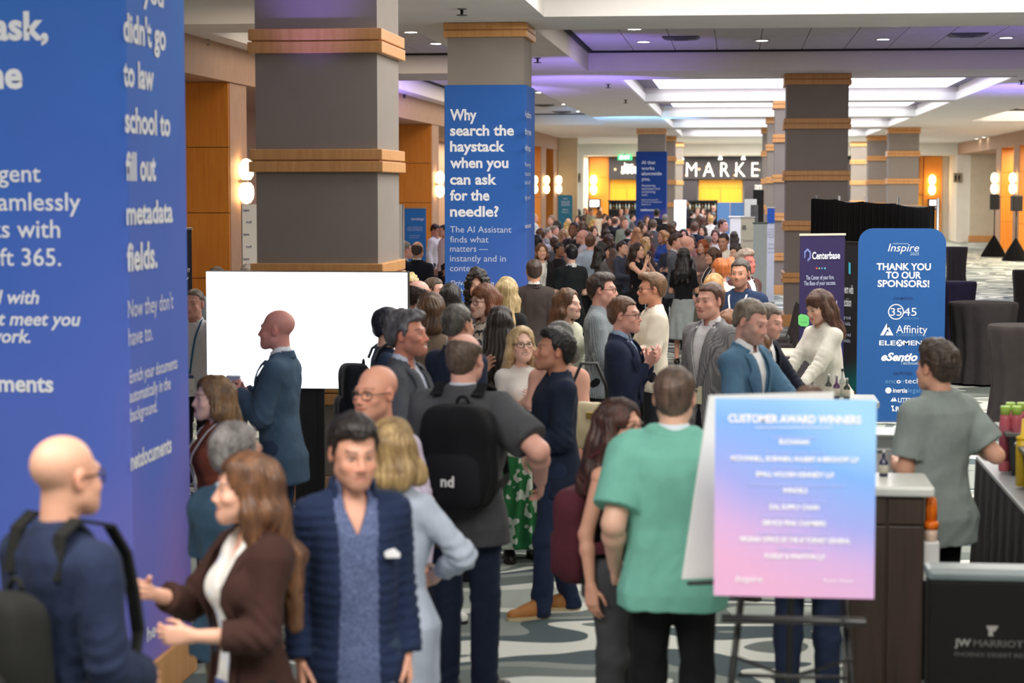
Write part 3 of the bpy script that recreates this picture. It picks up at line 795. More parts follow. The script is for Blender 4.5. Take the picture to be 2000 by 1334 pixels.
# dark roll-up with hexagon mark, and the black one angled beside it
CB = wrap_print('print', (52, 44, 84), (44, 44, 96), (30, 62, 130), .1, 1.9)
u1 = Vector((math.cos(.55), math.sin(.55), 0))
a = at(1563, 461, 22.6); 
a1 = ray_plane(1650, 463, a, u1.cross(Vector((0, 0, 1)))); w1 = (a1 - a).dot(u1)
r1 = rollup('dark purple roll-up banner with a hexagon mark beside the blue sponsors sign', (a + u1 * w1 / 2), w1, a.z, .55, CB, plain('rail_cream', (206, 200, 180), .5))
Cx = lambda t, x0, x1, base, cap, mt=LET, bo=0.: wtext(t, a, u1, x0, x1, base, cap, mt, r1, bo, lift=.012)
Cx('Centerbase', 1585, 1639.5, 506, 13.5, LET, .025); Cx('The Center of your firm.', 1573, 1628, 546.5, 8.5, LETD); Cx('The Base of your success.', 1569, 1631, 557.5, 8.5, LETD)
Cx('for legal', 1608, 1633.5, 595, 7.5, LET, .01); Cx('software.', 1602, 1638.5, 607, 7.5, LET, .01)
def on_plane(pts, o, u, parent, mat, lift=.012, name='logo'):
    n = u.cross(Vector((0, 0, 1))); iv = parent_inv(parent); m_ = MB()
    for t in pts:
        vs = []
        for px, py in t:
            q = ray_plane(px, py, o, n) + n * lift; vs.append(tuple((iv @ np.array((q.x, q.y, q.z, 1.)))[:3]))
        m_.quadmesh(vs, [tuple(range(len(vs)))])
    return m_.build(name, mat, parent)
hexo = [(1576 + 7.5 * math.sin(t), 498 + 13.5 * math.cos(t)) for t in np.linspace(0, 2 * math.pi, 7)]; hexi = [(1576 + 4.6 * math.sin(t), 498 + 8.5 * math.cos(t)) for t in np.linspace(0, 2 * math.pi, 7)]
on_plane([[hexo[i], hexo[i + 1], hexi[i + 1], hexi[i]] for i in (0, 1, 2, 3, 4)], a, u1, r1, plain('hex_print', (116, 128, 190), .6))
for i, (px, c) in enumerate(((1594, (226, 92, 80)), (1599, (120, 190, 130)), (1604.5, (90, 150, 210)), (1610, (90, 200, 220)))):
    on_plane([[(px - 1.4, 522.4), (px + 1.4, 522.4), (px + 1.4, 525.6), (px - 1.4, 525.6)]], a, u1, r1, plain('dot', c, .6), name='dot')
on_plane([[(1558, 617), (1563, 613), (1574, 615), (1579, 620), (1579, 634), (1574, 638), (1563, 637), (1558, 633)]], a, u1, r1, plain('green_patch', (110, 210, 120), .6), name='sticker')
for yy, x0, x1, t in ((624, 1562, 1575, 'READY'), (632, 1562, 1575, 'TO WIN')): Cx(t, x0, x1, yy, 4.5, plain('patch_print', (40, 110, 60), .6))
u2 = Vector((math.cos(-1.02), math.sin(-1.02), 0)); a2 = at(1644, 475, 24.2)
b2 = ray_plane(1676, 483, a2, u2.cross(Vector((0, 0, 1)))); w2_ = (b2 - a2).dot(u2)
r2 = rollup('black roll-up banner standing edge-on between the purple banner and the blue sign', a2 + u2 * w2_ / 2, w2_, a2.z, -1.02, wrap_print('print', (38, 36, 40), (38, 36, 40), (20, 92, 92), .1, 1.4), BLACK)
G_ = lambda t, x0, x1, base, cap, mt=LET, bo=0.: wtext(t, a2, u2, x0, x1, base, cap, mt, r2, bo, lift=.012)
G_('Govern with', 1644.5, 1668, 572, 17, LET, .01); G_('Precision', 1645, 1664, 597, 17, LET, .01)
for yy, t in ((622, 'Manage records'), (634, 'and holds.'), (655, 'Simple and'), (667, 'defensible.')): G_(t, 1643.5, 1663, yy, 7, LETD)
on_plane([[(1645, 508), (1650, 511), (1650, 534), (1645, 532)], [(1659, 512), (1663, 514), (1663, 536), (1659, 534)]], a2, u2, r2, plain('cyan_print', (70, 180, 210), .6))

# other roll-ups along the hall
def face_rollup(lab, px0, px1, pytop, y, mat, hw_=None, texts=(), rail=STEEL, yaw=0, back=False):
    A = at(px0, pytop, y); B = at(px1, pytop, y); w = B.x - A.x
    o = rollup(lab, ((A.x + B.x) / 2, y), w, A.z, 0, mat, rail, back=back)
    for t, x0, x1, base, cap, mt, bo in texts: wtext(t, (0, y - .004, 0), uf, x0, x1, base, cap, mt, o, bo)
    return o
face_rollup('small bright blue roll-up banner beside the haystack pillar', 790, 832, 408, 42, plain('bright_blue', (30, 124, 196), .6, var=.05), texts=[('inertialegal', 803, 828, 430, 5.2, LET, .01), ('LEGAL WORKFLOWS', 796, 825, 446, 3.2, LETD, .01), ('& DATA AUTOMATION', 796, 825, 450.5, 3.2, LETD, .01), ('integrate manage', 800, 820, 461, 2.6, LETD, 0), ('and automate', 800, 818, 465, 2.6, LETD, 0)])
face_rollup('black roll-up banner tucked behind the huge near banner', 344, 374, 449, 20, plain('ink_navy', (24, 26, 40), .6), texts=[('Managed IT', 342, 371.5, 531, 7, LET, .015), ('Provider', 346, 369, 546, 7, LET, .015)])
on_plane([[(355, 475), (359, 477), (359, 480), (355, 479)]], at(355, 478, 19.98), Vector((1, 0, 0)), [o for o in COL.objects if o.get('label', '').startswith('black roll-up banner tucked')][0], plain('red_print', (200, 50, 50), .5))
# white press wall with repeated marks
A = at(473, 399, 26.5)
pw = empty('press_wall', (A.x + 1.1, 26.5, 0), 0, 'white step-and-repeat wall with small marks behind the banded pillar', 'backdrop')
p = MB(); p.box(-1.1, 1.1, -.01, .01, .05, A.z); p.build('fabric', WHITEP, pw)
p = MB(); p.tube([(-1.1, .02, .02), (-1.1, .02, A.z)], .02, 6); p.tube([(1.1, .02, .02), (1.1, .02, A.z)], .02, 6); p.box(-1.15, -.9, -.25, .25, 0, .03); p.box(.9, 1.15, -.25, .25, 0, .03); p.build('frame', STEEL, pw)
ND = plain('navy_print', (60, 74, 110), .6)
for i, yy in enumerate((413, 436, 460, 484, 508)):
    wtext('nd' if i % 2 else 'inspire', (0, 26.49, 0), uf, 475 + (i % 2) * 6, 487 + (i % 2) * 4, yy, 5, ND, pw, .02)
TEAL = plain('teal_board', (22, 104, 132), .6, var=.03)
A = at(1090, 381, 58.0); B = at(1118, 381, 58.0)
ts = empty('sponsor_sign', ((A.x + B.x) / 2, 58.0, 0), 0, 'small far teal sign with rounded top below the wall lamp', 'sign')
sponsor_panel(ts, -(B.x - A.x) / 2, (B.x - A.x) / 2, A.z, TEAL, .06)
p = MB(); p.box(-.2, .2, -.14, .22, 0, .03, .008); p.build('foot', STEEL, ts)
for t, x0, x1, yy, cp in (('Inspire', 1100, 1109, 389, 2.6), ('THANK YOU', 1095.5, 1113, 395, 2.4), ('TO OUR', 1097, 1112, 398.4, 2.4), ('SPONSORS', 1096, 1113, 401.8, 2.4), ('Affinity', 1098, 1110, 410.5, 2.4), ('eSentio', 1097, 1111, 415.5, 2.4)): wtext(t, (0, 58, 0), uf, x0, x1, yy, cp, LETD, ts, .01)
# booths on the right side of the crowd
def board(lab, px0, px1, py0, y, mat, cat='display board', th=.04, zb=0.0):
    A = at(px0, py0, y); B = at(px1, py0, y)
    o = empty('display_board', ((A.x + B.x) / 2, y, 0), 0, lab, cat); w = (B.x - A.x) / 2
    p = MB(); p.box(-w, w, -th / 2, th / 2, .06, A.z, .006); p.build('panel', mat, o)
    p = MB(); p.box(-w, w, -.2, .2, 0, .06, .01); p.build('foot', STEEL, o)
    return o
LBLUE = plain('light_blue_board', (112, 164, 222), .6, var=.03)
board('light blue tall booth panel, nearer of the pair beyond the crowd', 1401, 1426, 395.5, 48.5, LBLUE); board('light blue tall booth panel with white counter before it, farther of the pair', 1426.5, 1453, 395.5, 49.5, LBLUE)
A = at(1425, 425, 47.6); B = at(1452, 425, 47.6)
bc = empty('booth_counter', ((A.x + B.x) / 2, 47.8, 0), 0, 'white glowing booth counter in front of the light blue panels', 'counter'); w = (B.x - A.x) / 2
p = MB(); p.box(-w, w, -.25, .25, 0, A.z, .03); p.build('body', plain('white_gloss', (240, 242, 248), .3, var=.01), bc); p = MB(); p.box(-w - .03, w + .03, -.28, .28, A.z, A.z + .03, .01); p.build('top', WHITEP, bc)
board('white panel with faint picture above the booths by the pillar row', 1454, 1478, 389, 55, plain('grey_white', (206, 208, 208), .6, var=.06)); board('grey panel with a white figure print near the banded pillar row', 1466, 1481, 400, 50.5, plain('slate_print', (96, 98, 98), .6, var=.3, scale=5))
board('tall black booth panel standing before the pillar row', 1471, 1492, 371, 60, plain('black_board', (22, 22, 24), .7))
board('white glowing screen panel beyond the small far blue banner', 1317, 1340, 391, 62, glow('far_screen', (236, 232, 255), 1.6))
t1 = face_rollup('off-white booth banner with a printed frame and dark words', 1447, 1474, 426, 33, plain('offwhite', (214, 212, 200), .6, var=.03), texts=[('Transform', 1450, 1470, 472, 4.5, plain('print_grey', (120, 120, 116), .6), 0), ('transforms', 1450.5, 1469.5, 490, 5, plain('print_dark', (50, 50, 52), .6), .03), ('everything', 1450.5, 1469, 495, 3.6, plain('print_grey', (120, 120, 116), .6), .0)])
on_plane([[(1450, 440), (1457, 440), (1457, 448), (1450, 448)]], at(1450, 444, 32.98), Vector((1, 0, 0)), t1, plain('print_grey', (120, 120, 116), .6))
face_rollup('grey roll-up banner seen from behind with its pole', 1471.5, 1498, 437.5, 27.5, plain('silver_back', (150, 158, 160), .55, var=.04), rail=plain('rail_dark', (70, 78, 76), .5), back=True)
cp = face_rollup('roll-up banner with blue head and pale body beside the golden bands', 1498.5, 1513, 407, 43, plain('pale_blue_white', (206, 212, 222), .6), texts=[('icop', 1500, 1514, 429, 7, LET, .02)] + [(t, 1500, 1512, yy, 2.6, plain('print_grey2', (96, 104, 120), .6), 0) for t, yy in (('secure document', 449, ), ('governance', 454), ('services', 459), ('made simple', 464), ('for modern', 478), ('legal', 486), ('teams', 494))])
on_plane([[(1498.5, 407.5), (1513, 407.5), (1513, 436), (1498.5, 436)]], at(1500, 420, 42.98), Vector((1, 0, 0)), cp, plain('royal', (32, 84, 178), .6), lift=.002, name='head_print')

# pipe and drape
VEL = plain('black_velvet', (16, 16, 18), .95, var=.1, scale=3, spec=.1)
dA = Vector((at(1587, 385, 34).x, 34, 0)); dB = Vector((at(1822, 404, 24).x, 24, 0))
dl = (dB - dA).length; du = (dB - dA).normalized()
dr = empty('pipe_and_drape', (dA.x, dA.y, 0), math.atan2(du.y, du.x), 'long run of black pleated drape on poles behind the sponsors sign', 'drape')
nseg = 4; zt = 2.33
for sgm in range(nseg):
    m_ = MB(); v = []; f = []
    n = 90; L0 = dl * sgm / nseg + .02; L1 = dl * (sgm + 1) / nseg - .02
    for i in range(n + 1):
        t = L0 + (L1 - L0) * i / n
        yy = .045 * math.sin(i * 2 * math.pi / 6.0 + .6 * math.sin(i * .7)) 
        sag = zt - .012 * sgm - .03 * math.sin(math.pi * i / n) * (1 if sgm % 2 else .4) + .008 * math.sin(i * 1.05)
        for z in (.03, 1.2, sag): v.append((t, yy * (1.25 if z < .1 else 1), z))
    for i in range(n):
        for k in range(2):
            f.append((i * 3 + k, i * 3 + 3 + k, i * 3 + 4 + k, i * 3 + 1 + k))
    m_.quadmesh(v, f, True); ob = m_.build('curtain', VEL, dr)
    md = ob.modifiers.new('t', 'SOLIDIFY'); md.thickness = .004
for sgm in range(nseg + 1):
    m_ = MB(); t = dl * sgm / nseg; m_.tube([(t, .06, .02), (t, .06, zt + .06)], .02, 8); m_.box(t - .2, t + .2, -.14, .26, 0, .012); m_.build('pole', plain('alu', (170, 170, 172), .35, .8), dr)
m_ = MB(); m_.tube([(0, .06, zt - .03), (dl, .06, zt - .06)], .016, 8); m_.build('crossbar', plain('alu', (170, 170, 172), .35, .8), dr)

# speakers on black skirted stands
for px, pt, pb, y, lab in ((1943, 380, 409, 74, 'black loudspeaker on a stand nearer the white corner wall'), (1985.5, 382, 412, 70, 'black loudspeaker on a stand by the bright timber doors')):
    c = at(px, (pt + pb) / 2, y)
    s_ = empty('loudspeaker', (c.x, y, 0), .2 if px > 1960 else -.2, lab, 'speaker')
    hh = (pb - pt) * y / F_PX / 2
    m_ = MB(); m_.box(-.17, .17, -.16, .17, c.z - hh, c.z + hh, .03); m_.build('cabinet', BLACK, s_)
    m_ = MB(); m_.box(-.15, .15, -.175, -.16, c.z - hh + .03, c.z + hh - .03); m_.build('grille', plain('grille', (30, 30, 32), .8), s_)
    m_ = MB(); m_.tube([(0, 0, .3), (0, 0, c.z - hh)], .022, 8); m_.build('pole', BLACK, s_)
    m_ = MB(); v = []; n = 24
    for z, r in ((.01, .46), (.35, .28), (.78, .03)):
        for k in range(n): v.append((r * (1 + .08 * math.sin(k * 4)) * math.cos(2 * math.pi * k / n), r * (1 + .08 * math.sin(k * 4)) * math.sin(2 * math.pi * k / n), z))
    m_.quadmesh(v, [(i * n + k, i * n + (k + 1) % n, (i + 1) * n + (k + 1) % n, (i + 1) * n + k) for i in range(2) for k in range(n)], True); m_.build('stand_skirt', VEL, s_)

# cocktail tables under cloths
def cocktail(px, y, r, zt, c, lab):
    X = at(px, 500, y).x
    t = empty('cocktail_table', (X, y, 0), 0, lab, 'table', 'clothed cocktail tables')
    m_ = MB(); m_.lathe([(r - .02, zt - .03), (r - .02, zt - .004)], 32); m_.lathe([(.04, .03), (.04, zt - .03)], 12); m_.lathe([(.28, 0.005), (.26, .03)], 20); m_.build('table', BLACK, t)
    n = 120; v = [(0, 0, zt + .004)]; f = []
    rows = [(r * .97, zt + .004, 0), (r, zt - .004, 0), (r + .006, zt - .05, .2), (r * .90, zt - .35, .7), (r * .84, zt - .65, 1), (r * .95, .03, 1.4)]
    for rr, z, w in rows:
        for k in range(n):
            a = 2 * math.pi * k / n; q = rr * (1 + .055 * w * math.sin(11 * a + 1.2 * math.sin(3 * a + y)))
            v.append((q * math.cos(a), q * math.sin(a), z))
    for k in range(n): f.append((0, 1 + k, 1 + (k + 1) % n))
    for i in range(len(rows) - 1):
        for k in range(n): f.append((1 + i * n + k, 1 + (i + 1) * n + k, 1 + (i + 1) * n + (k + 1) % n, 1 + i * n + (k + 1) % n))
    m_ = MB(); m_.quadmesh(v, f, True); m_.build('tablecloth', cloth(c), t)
cocktail(1922, 26.0, .44, 1.05, (58, 54, 56), 'grey clothed round cocktail table, its cloth fully in view')
cocktail(1870, 31.5, .30, 1.06, (44, 38, 72), 'violet-tinted clothed cocktail table half behind the blue sign')  # violet light is put into the cloth colour
cocktail(1868, 50, .27, 1.06, (40, 36, 42), 'farthest dark clothed cocktail table beside the blue sign top')
cocktail(2000, 21.6, .36, 1.06, (58, 52, 52), 'dark clothed cocktail table cut by the frame, nearer than the grey one')
cocktail(2010, 36, .28, 1.06, (48, 44, 46), 'dark clothed cocktail table cut by the frame, behind the grey one')

# chairs in a row by the broad pillar
CHF = plain('chair_frame', (150, 148, 140), .35, .7); CHS = cloth((60, 52, 54))
def chair(x, y, rz, lab):
    o = empty('banquet_chair', (x, y, 0), rz, lab, 'chair', 'row of banquet chairs by the broad pillar')
    m_ = MB(); m_.box(-.22, .22, -.22, .22, .43, .50, .03); m_.build('seat', CHS, o)
    b = MB(); pts = [(-.2, .23, .52), (.2, .23, .52), (.2, .33, .95), (-.2, .33, .95)]
    bm = bmesh.new(); vs = [bm.verts.new(q) for q in pts] + [bm.verts.new((q[0], q[1] + .045, q[2])) for q in pts]
    for ff in ((0, 1, 2, 3), (7, 6, 5, 4), (0, 4, 5, 1), (1, 5, 6, 2), (2, 6, 7, 3), (3, 7, 4, 0)): bm.faces.new([vs[i] for i in ff])
    bmesh.ops.bevel(bm, geom=bm.edges[:], offset=.015, segments=2, affect='EDGES'); b.addbm(bm); b.build('backrest', CHS, o)
    for sx in (-1, 1):
        m_ = MB(); m_.tube([(sx * .21, -.2, .44), (sx * .22, -.23, .01)], .012, 6); m_.build('leg', CHF, o)
        m_ = MB(); m_.tube([(sx * .215, .2, .46), (sx * .225, .27, .01)], .012, 6); m_.build('leg', CHF, o)
        m_ = MB(); m_.tube([(sx * .22, .2, .44), (sx * .22, .27, .6), (sx * .22, .375, .97)], .014, 6); m_.build('back_frame', CHF, o)
for i, (px, y, s_) in enumerate(((1519, 26.9, 'farthest from the bar'), (1523, 25.9, 'second from the far end'), (1528, 24.9, 'third from the far end'), (1531, 23.9, 'nearest the bar'))):
    chair(at(px, 560, y).x, y, math.radians(-68), 'grey framed banquet chair seen edge-on by the broad pillar, ' + s_)
tb = empty('side_table', (at(1553, 655, 21.7).x, 21.7, 0), 0, 'low table under a pale cloth before the chairs', 'table')
m_ = MB(); m_.box(-.30, .30, -.42, .42, .72, .75, .006); m_.build('top', plain('pale_top', (196, 188, 170), .6), tb)
m_ = MB(); m_.box(-.305, .305, -.425, .425, .12, .73, .01); m_.build('tablecloth', cloth((66, 62, 66)), tb)
for sx in (-.26, .26):
    for sy in (-.38, .38): m_ = MB(); m_.tube([(sx, sy, 0), (sx, sy, .72)], .015, 6); m_.build('leg', BLACK, tb)

# bar: rear counter, then a steel edged station
MARB = plain('pale_stone_top', (176, 180, 176), .25, var=.05, scale=5)
rb = empty('bar_counter', (.52, 13.53, 0), 0, 'rear bar counter where the cream sweater woman reaches over', 'bar counter')
rx0, rx1 = -.44, .44
m_ = MB(); m_.box(rx0, rx1, -.24, .24, 1.06, 1.105, .012); m_.build('countertop', MARB, rb)
for i in range(3):
    m_ = MB(); w_ = (rx1 - rx0 - .06) / 3; m_.box(rx0 + .03 + i * w_ + .004, rx0 + .03 + (i + 1) * w_ - .004, -.20, .20, .08, 1.06, .006); m_.build('front_panel', DARKWOOD, rb)
m_ = MB(); m_.box(rx0 + .07, rx1 - .07, -.18, .18, 0, .08); m_.build('plinth', BLACK, rb)
sb = empty('bar_counter', (.70, 11.72, 0), 0, 'steel edged bar station with pale front panels behind the award poster', 'bar counter')
m_ = MB(); m_.box(-.26, .265, -.17, .17, 1.075, 1.105, .008); m_.build('countertop', STEEL, sb)
m_ = MB(); m_.box(-.26, .265, -.18, .16, 1.00, 1.02, .006); m_.box(-.25, .255, -.16, .16, 1.02, 1.075); m_.build('steel_rail', STEEL, sb)
for i in range(2):
    m_ = MB(); m_.box(-.24 + i * .24 + .004, -.24 + (i + 1) * .24 - .004, -.15, .15, .08, 1.0, .006); m_.build('front_panel', plain('grey_white_panel', (206, 202, 198), .5), sb)
m_ = MB(); m_.box(-.2, .2, -.12, .12, 0, .08); m_.build('plinth', BLACK, sb)
# bar: front module, dark timber
fbx0, fbx1, fy0, fy1 = .555, .905, 9.55, 9.98
fr = empty('bar_counter', ((fbx0 + fbx1) / 2, (fy0 + fy1) / 2, 0), 0, 'dark timber end of the bar with a white stone top, behind the award poster', 'bar counter')
hx = (fbx1 - fbx0) / 2; hy = (fy1 - fy0) / 2
m_ = MB(); m_.box(-hx - .05, hx + .045, -hy - .05, hy, 1.055, 1.105, .014); m_.build('countertop', plain('white_stone', (218, 220, 214), .25, var=.03), fr)
m_ = MB(); m_.box(-hx, hx, -hy, hy, .0, 1.055); m_.build('carcass', DARKWOOD, fr)
for z0, z1 in ((.92, 1.05), (.06, .91)):
    for i in range(2):
        m_ = MB(); m_.box(-hx + i * hx + .006, -hx + (i + 1) * hx - .006, -hy - .016, -hy, z0, z1, .004); m_.build('wood_panel', DARKWOOD, fr)
# dark blue floor sign between the two modules
A = at(1746, 866, 11.5); B = at(1775, 866, 11.5)
bs = empty('floor_sign', ((A.x + B.x) / 2, 11.5, 0), 0, 'dark navy upright sign with white words between bar and barman', 'sign')
m_ = MB(); m_.box(A.x - bs.location.x, B.x - bs.location.x, -.015, .015, .05, A.z, .004); m_.build('panel', plain('navy_sign', (34, 40, 78), .6), bs)
m_ = MB(); m_.box(-.06, .06, -.12, .12, 0, .05); m_.build('foot', BLACK, bs)
wtext('integrate', (0, 11.485, 0), uf, 1730, 1771, 887, 9, LET, bs, .0); wtext('business', (0, 11.485, 0), uf, 1749, 1776, 907, 6.5, LETD, bs, .0); wtext('with AI', (0, 11.485, 0), uf, 1749, 1770, 927, 8, LETD, bs, .0)
# black service table with cloth and tubs
st = empty('service_table', (2.0, 10.2, 0), 0, 'black clothed service table with a grey top carrying the tubs', 'table')
m_ = MB(); m_.box(-.56, .56, -1.2, 1.86, .895, .92, .006); m_.build('tabletop', plain('grey_top', (150, 154, 158), .35), st)
m_ = MB(); v = []; f = []
path = [(-.56, -1.2), (.56, -1.2), (.56, 1.86), (-.56, 1.86)]; pts = []
for i in range(4):
    (xa, ya), (xb, yb) = path[i], path[(i + 1) % 4]; nn = 40 if i % 2 else 14
    for k in range(nn):
        t = k / nn; pts.append((xa + (xb - xa) * t, ya + (yb - ya) * t, i, k))
n = len(pts)
for z, s_ in ((.90, 0.0), (.45, .012), (.01, .025)):
    for (xx, yy, i, k) in pts:
        d_ = s_ * (1 + math.sin(k * 1.6)); nx_, ny_ = ((0, -1), (1, 0), (0, 1), (-1, 0))[i]
        v.append((xx + nx_ * d_, yy + ny_ * d_, z))
for j in range(2):
    for k in range(n): f.append((j * n + k, (j + 1) * n + k, (j + 1) * n + (k + 1) % n, j * n + (k + 1) % n))
m_.quadmesh(v, f, True); m_.build('tablecloth', cloth((20, 19, 22)), st)
for sx in (-.5, .5):
    for sy in (-1.1, 1.75): m_ = MB(); m_.tube([(sx, sy, 0), (sx, sy, .89)], .02, 6); m_.build('leg', BLACK, st)
def tub(x, y, w, l, h, lab):
    o = empty('storage_tub', (x, y, .921), 0, lab, 'tub', 'dark plastic tubs on the service table')
    def shell(k, z0, z1, a, b): return [(-w / 2 * k * a, -l / 2 * k * a, z0), (w / 2 * k * a, -l / 2 * k * a, z0), (w / 2 * k * a, l / 2 * k * a, z0), (-w / 2 * k * a, l / 2 * k * a, z0), (-w / 2 * k * b, -l / 2 * k * b, z1), (w / 2 * k * b, -l / 2 * k * b, z1), (w / 2 * k * b, l / 2 * k * b, z1), (-w / 2 * k * b, l / 2 * k * b, z1)]
    m_ = MB(); side = [(0, 1, 5, 4), (1, 2, 6, 5), (2, 3, 7, 6), (3, 0, 4, 7)]
    m_.quadmesh(shell(1, 0, h, .88, 1), [(3, 2, 1, 0)] + side); m_.quadmesh(shell(.93, .01, h, .88, 1), [(0, 1, 2, 3)] + [t[::-1] for t in side])
    m_.build('tub_body', plain('tub', (44, 48, 48), .5), o)
    m_ = MB()
    for sx in (-1, 1): m_.box(sx * w / 2 - .02, sx * w / 2 + .02, -l / 2 - .02, l / 2 + .02, h - .012, h + .006)
    for sy in (-1, 1): m_.box(-w / 2 + .02, w / 2 - .02, sy * l / 2 - .02, sy * l / 2 + .02, h - .012, h + .006)
    m_.build('rim', plain('tub_rim', (96, 100, 98), .45), o)
    return o
tub(1.70, 11.45, .36, .5, .235, 'dark tub holding pink bottles at the far end of the service table')
tub(1.70, 10.62, .36, .46, .225, 'dark tub nearer than the bottles on the service table')
def juice(x, y, zb, lab):
    o = empty('juice_bottle', (x, y, zb), 0, lab, 'bottle', 'pink bottles with green caps')
    m_ = MB(); m_.lathe([(.030, 0), (.033, .01), (.033, .26), (.029, .30), (.024, .325)], 16); m_.build('bottle', plain('pink_juice', (196, 98, 110), .2), o)
    m_ = MB(); m_.lathe([(.0335, .06), (.0335, .25)], 16); m_.build('drink_label', plain('juice_label', (150, 64, 80), .5), o)
    m_ = MB(); m_.lathe([(.027, .32), (.028, .36), (.026, .367)], 16); m_.build('cap', plain('green_cap', (176, 214, 96), .4), o)
for i, (px, py, s_) in enumerate(((1963, 838, 'inner one of the pair in front'), (1985, 838, 'second one of the pair in front'), (1973, 834, 'inner one of the row behind'), (1995, 834, 'outer one of the row behind'))):
    y = 11.33 if i < 2 else 11.52; c = at(px, py, y); juice(c.x, y, .932, 'pink bottle with green cap in the far tub, ' + s_)
for i, (px, y) in enumerate(((1963, 11.33), (1985, 11.33), (1973, 11.52), (1995, 11.52))): pass
c = at(1998, 855, 10.75)
sq = empty('squeeze_bottle', (c.x, 10.75, .935), 0, 'yellow squeeze bottle in the nearer dark tub', 'bottle')
m_ = MB(); m_.lathe([(.035, 0), (.036, .18), (.034, .24), (.02, .26)], 16); m_.build('bottle', plain('yellow', (236, 196, 40), .35), sq); m_ = MB(); m_.lathe([(.036, .25), (.036, .262), (.012, .275), (.006, .36)], 14); m_.build('nozzle', plain('yellow', (236, 196, 40), .35), sq)
# portable bar front with the hotel's lettering
jb = empty('portable_bar', (1.32, 8.27, 0), 0, 'black portable bar front with faint white hotel lettering', 'bar counter')
m_ = MB(); m_.box(-.52, .7, -.07, .07, .02, .915, .01); m_.build('front_panel', plain('black_laminate', (20, 19, 20), .6, var=.1, scale=20, spec=.2), jb)
m_ = MB(); m_.box(-.53, .71, -.085, .085, .915, .965, .02); m_.build('padded_edge', plain('pad_grey', (112, 124, 128), .3, var=.15, scale=6), jb)
m_ = MB(); m_.box(-.5, .68, -.06, .06, 0, .03); m_.build('plinth', BLACK, jb)
JW = plain('silver_print', (150, 148, 146), .5); JWD = plain('silver_print_dim', (84, 82, 82), .5)
wtext('JW', (0, 8.2, 0), uf, 1864, 1896, 1261, 14, JW, jb, .02); wtext('MARRIOTT', (0, 8.2, 0), uf, 1901, 2012, 1262, 13, JWD, jb, .02); wtext('PHOENIX DESERT RIDGE', (0, 8.2, 0), uf, 1864, 2020, 1281, 8, JWD, jb, .01)
on_plane([[(1926, 1222), (1950, 1222), (1944, 1232), (1938, 1234), (1940, 1242), (1930, 1242), (1931, 1232)]], Vector((0, 8.2, 0)), Vector((1, 0, 0)), jb, JW, name='emblem', lift=.003)
# orange lidded dispenser fixed to the bar side
A = at(1812, 1075, 9.6)
wd = empty('wipe_dispenser', (.945, 9.62, .70), 0, 'white dispenser with an orange flip lid fixed to the bar side', 'dispenser')
m_ = MB(); m_.box(-.038, .038, -.045, .045, -.06, .13, .008); m_.build('holder', plain('white_plastic', (222, 222, 220), .4), wd)
m_ = MB(); m_.lathe([(.030, .12), (.031, .19)], 16); m_.build('canister', plain('pale_can', (226, 196, 176), .4), wd)
m_ = MB(); m_.lathe([(.036, .188), (.037, .215), (.03, .225)], 16); m_.lathe([(.024, .22), (.024, .30), (.018, .335), (.004, .345)], 14, .004, 0); m_.lathe([(.018, .22), (.018, .33), (.01, .352), (.003, .356)], 12, -.012, 0); m_.build('lid', plain('orange', (244, 120, 24), .35), wd)
# small things on the bar tops
pb_c = at(1516, 768, 13.5)
pb = empty('pump_bottle', (pb_c.x, 13.5, 1.106), 0, 'clear hand gel pump bottle on the rear bar top', 'bottle')
m_ = MB(); m_.lathe([(.032, 0), (.034, .01), (.034, .085), (.02, .105)], 18); m_.build('bottle', plain('gel', (196, 206, 200), .15), pb)
m_ = MB(); m_.lathe([(.014, .10), (.014, .125), (.006, .127), (.006, .15)], 12); m_.box(-.045, .012, -.010, .010, .148, .160); m_.build('pump', plain('white_plastic', (222, 222, 220), .4), pb)
def small_bottle(px, y, lab, h=.2, c=(40, 36, 34), zb=1.106, r=.022):
    x = at(px, 760, y).x
    o = empty('liquor_bottle', (x, y, zb), 0, lab, 'bottle', 'small bottles on the bar tops')
    m_ = MB(); m_.lathe([(r, 0), (r, h * .55), (r * .4, h * .68), (r * .36, h * .92)], 14); m_.build('bottle', plain('glass_' + str(c), c, .15), o)
    m_ = MB(); m_.lathe([(r * 1.02, h * .12), (r * 1.02, h * .45)], 14); m_.build('bottle_label', plain('lab', (190, 186, 170), .6), o)
    m_ = MB(); m_.lathe([(r * .42, h * .90), (r * .42, h)], 10); m_.build('cap', BLACK if c[0] > 100 else STEEL, o)
for px, y, c, h, lab in ((1618, 13.6, (70, 76, 70), .15, 'short dark bottle with steel cap, first along the rear bar'), (1634, 13.45, (90, 60, 100), .16, 'purple tinted bottle on the rear bar'), (1645, 13.6, (176, 184, 176), .19, 'clear tall bottle on the rear bar edge'), (1654, 13.45, (60, 66, 60), .14, 'small dark bottle last along the rear bar')):
    small_bottle(px, y, lab, h, c)
small_bottle(1728, 9.85, 'dark blue spray bottle standing on the white bar top', .125, (44, 48, 84), 1.106, .022)

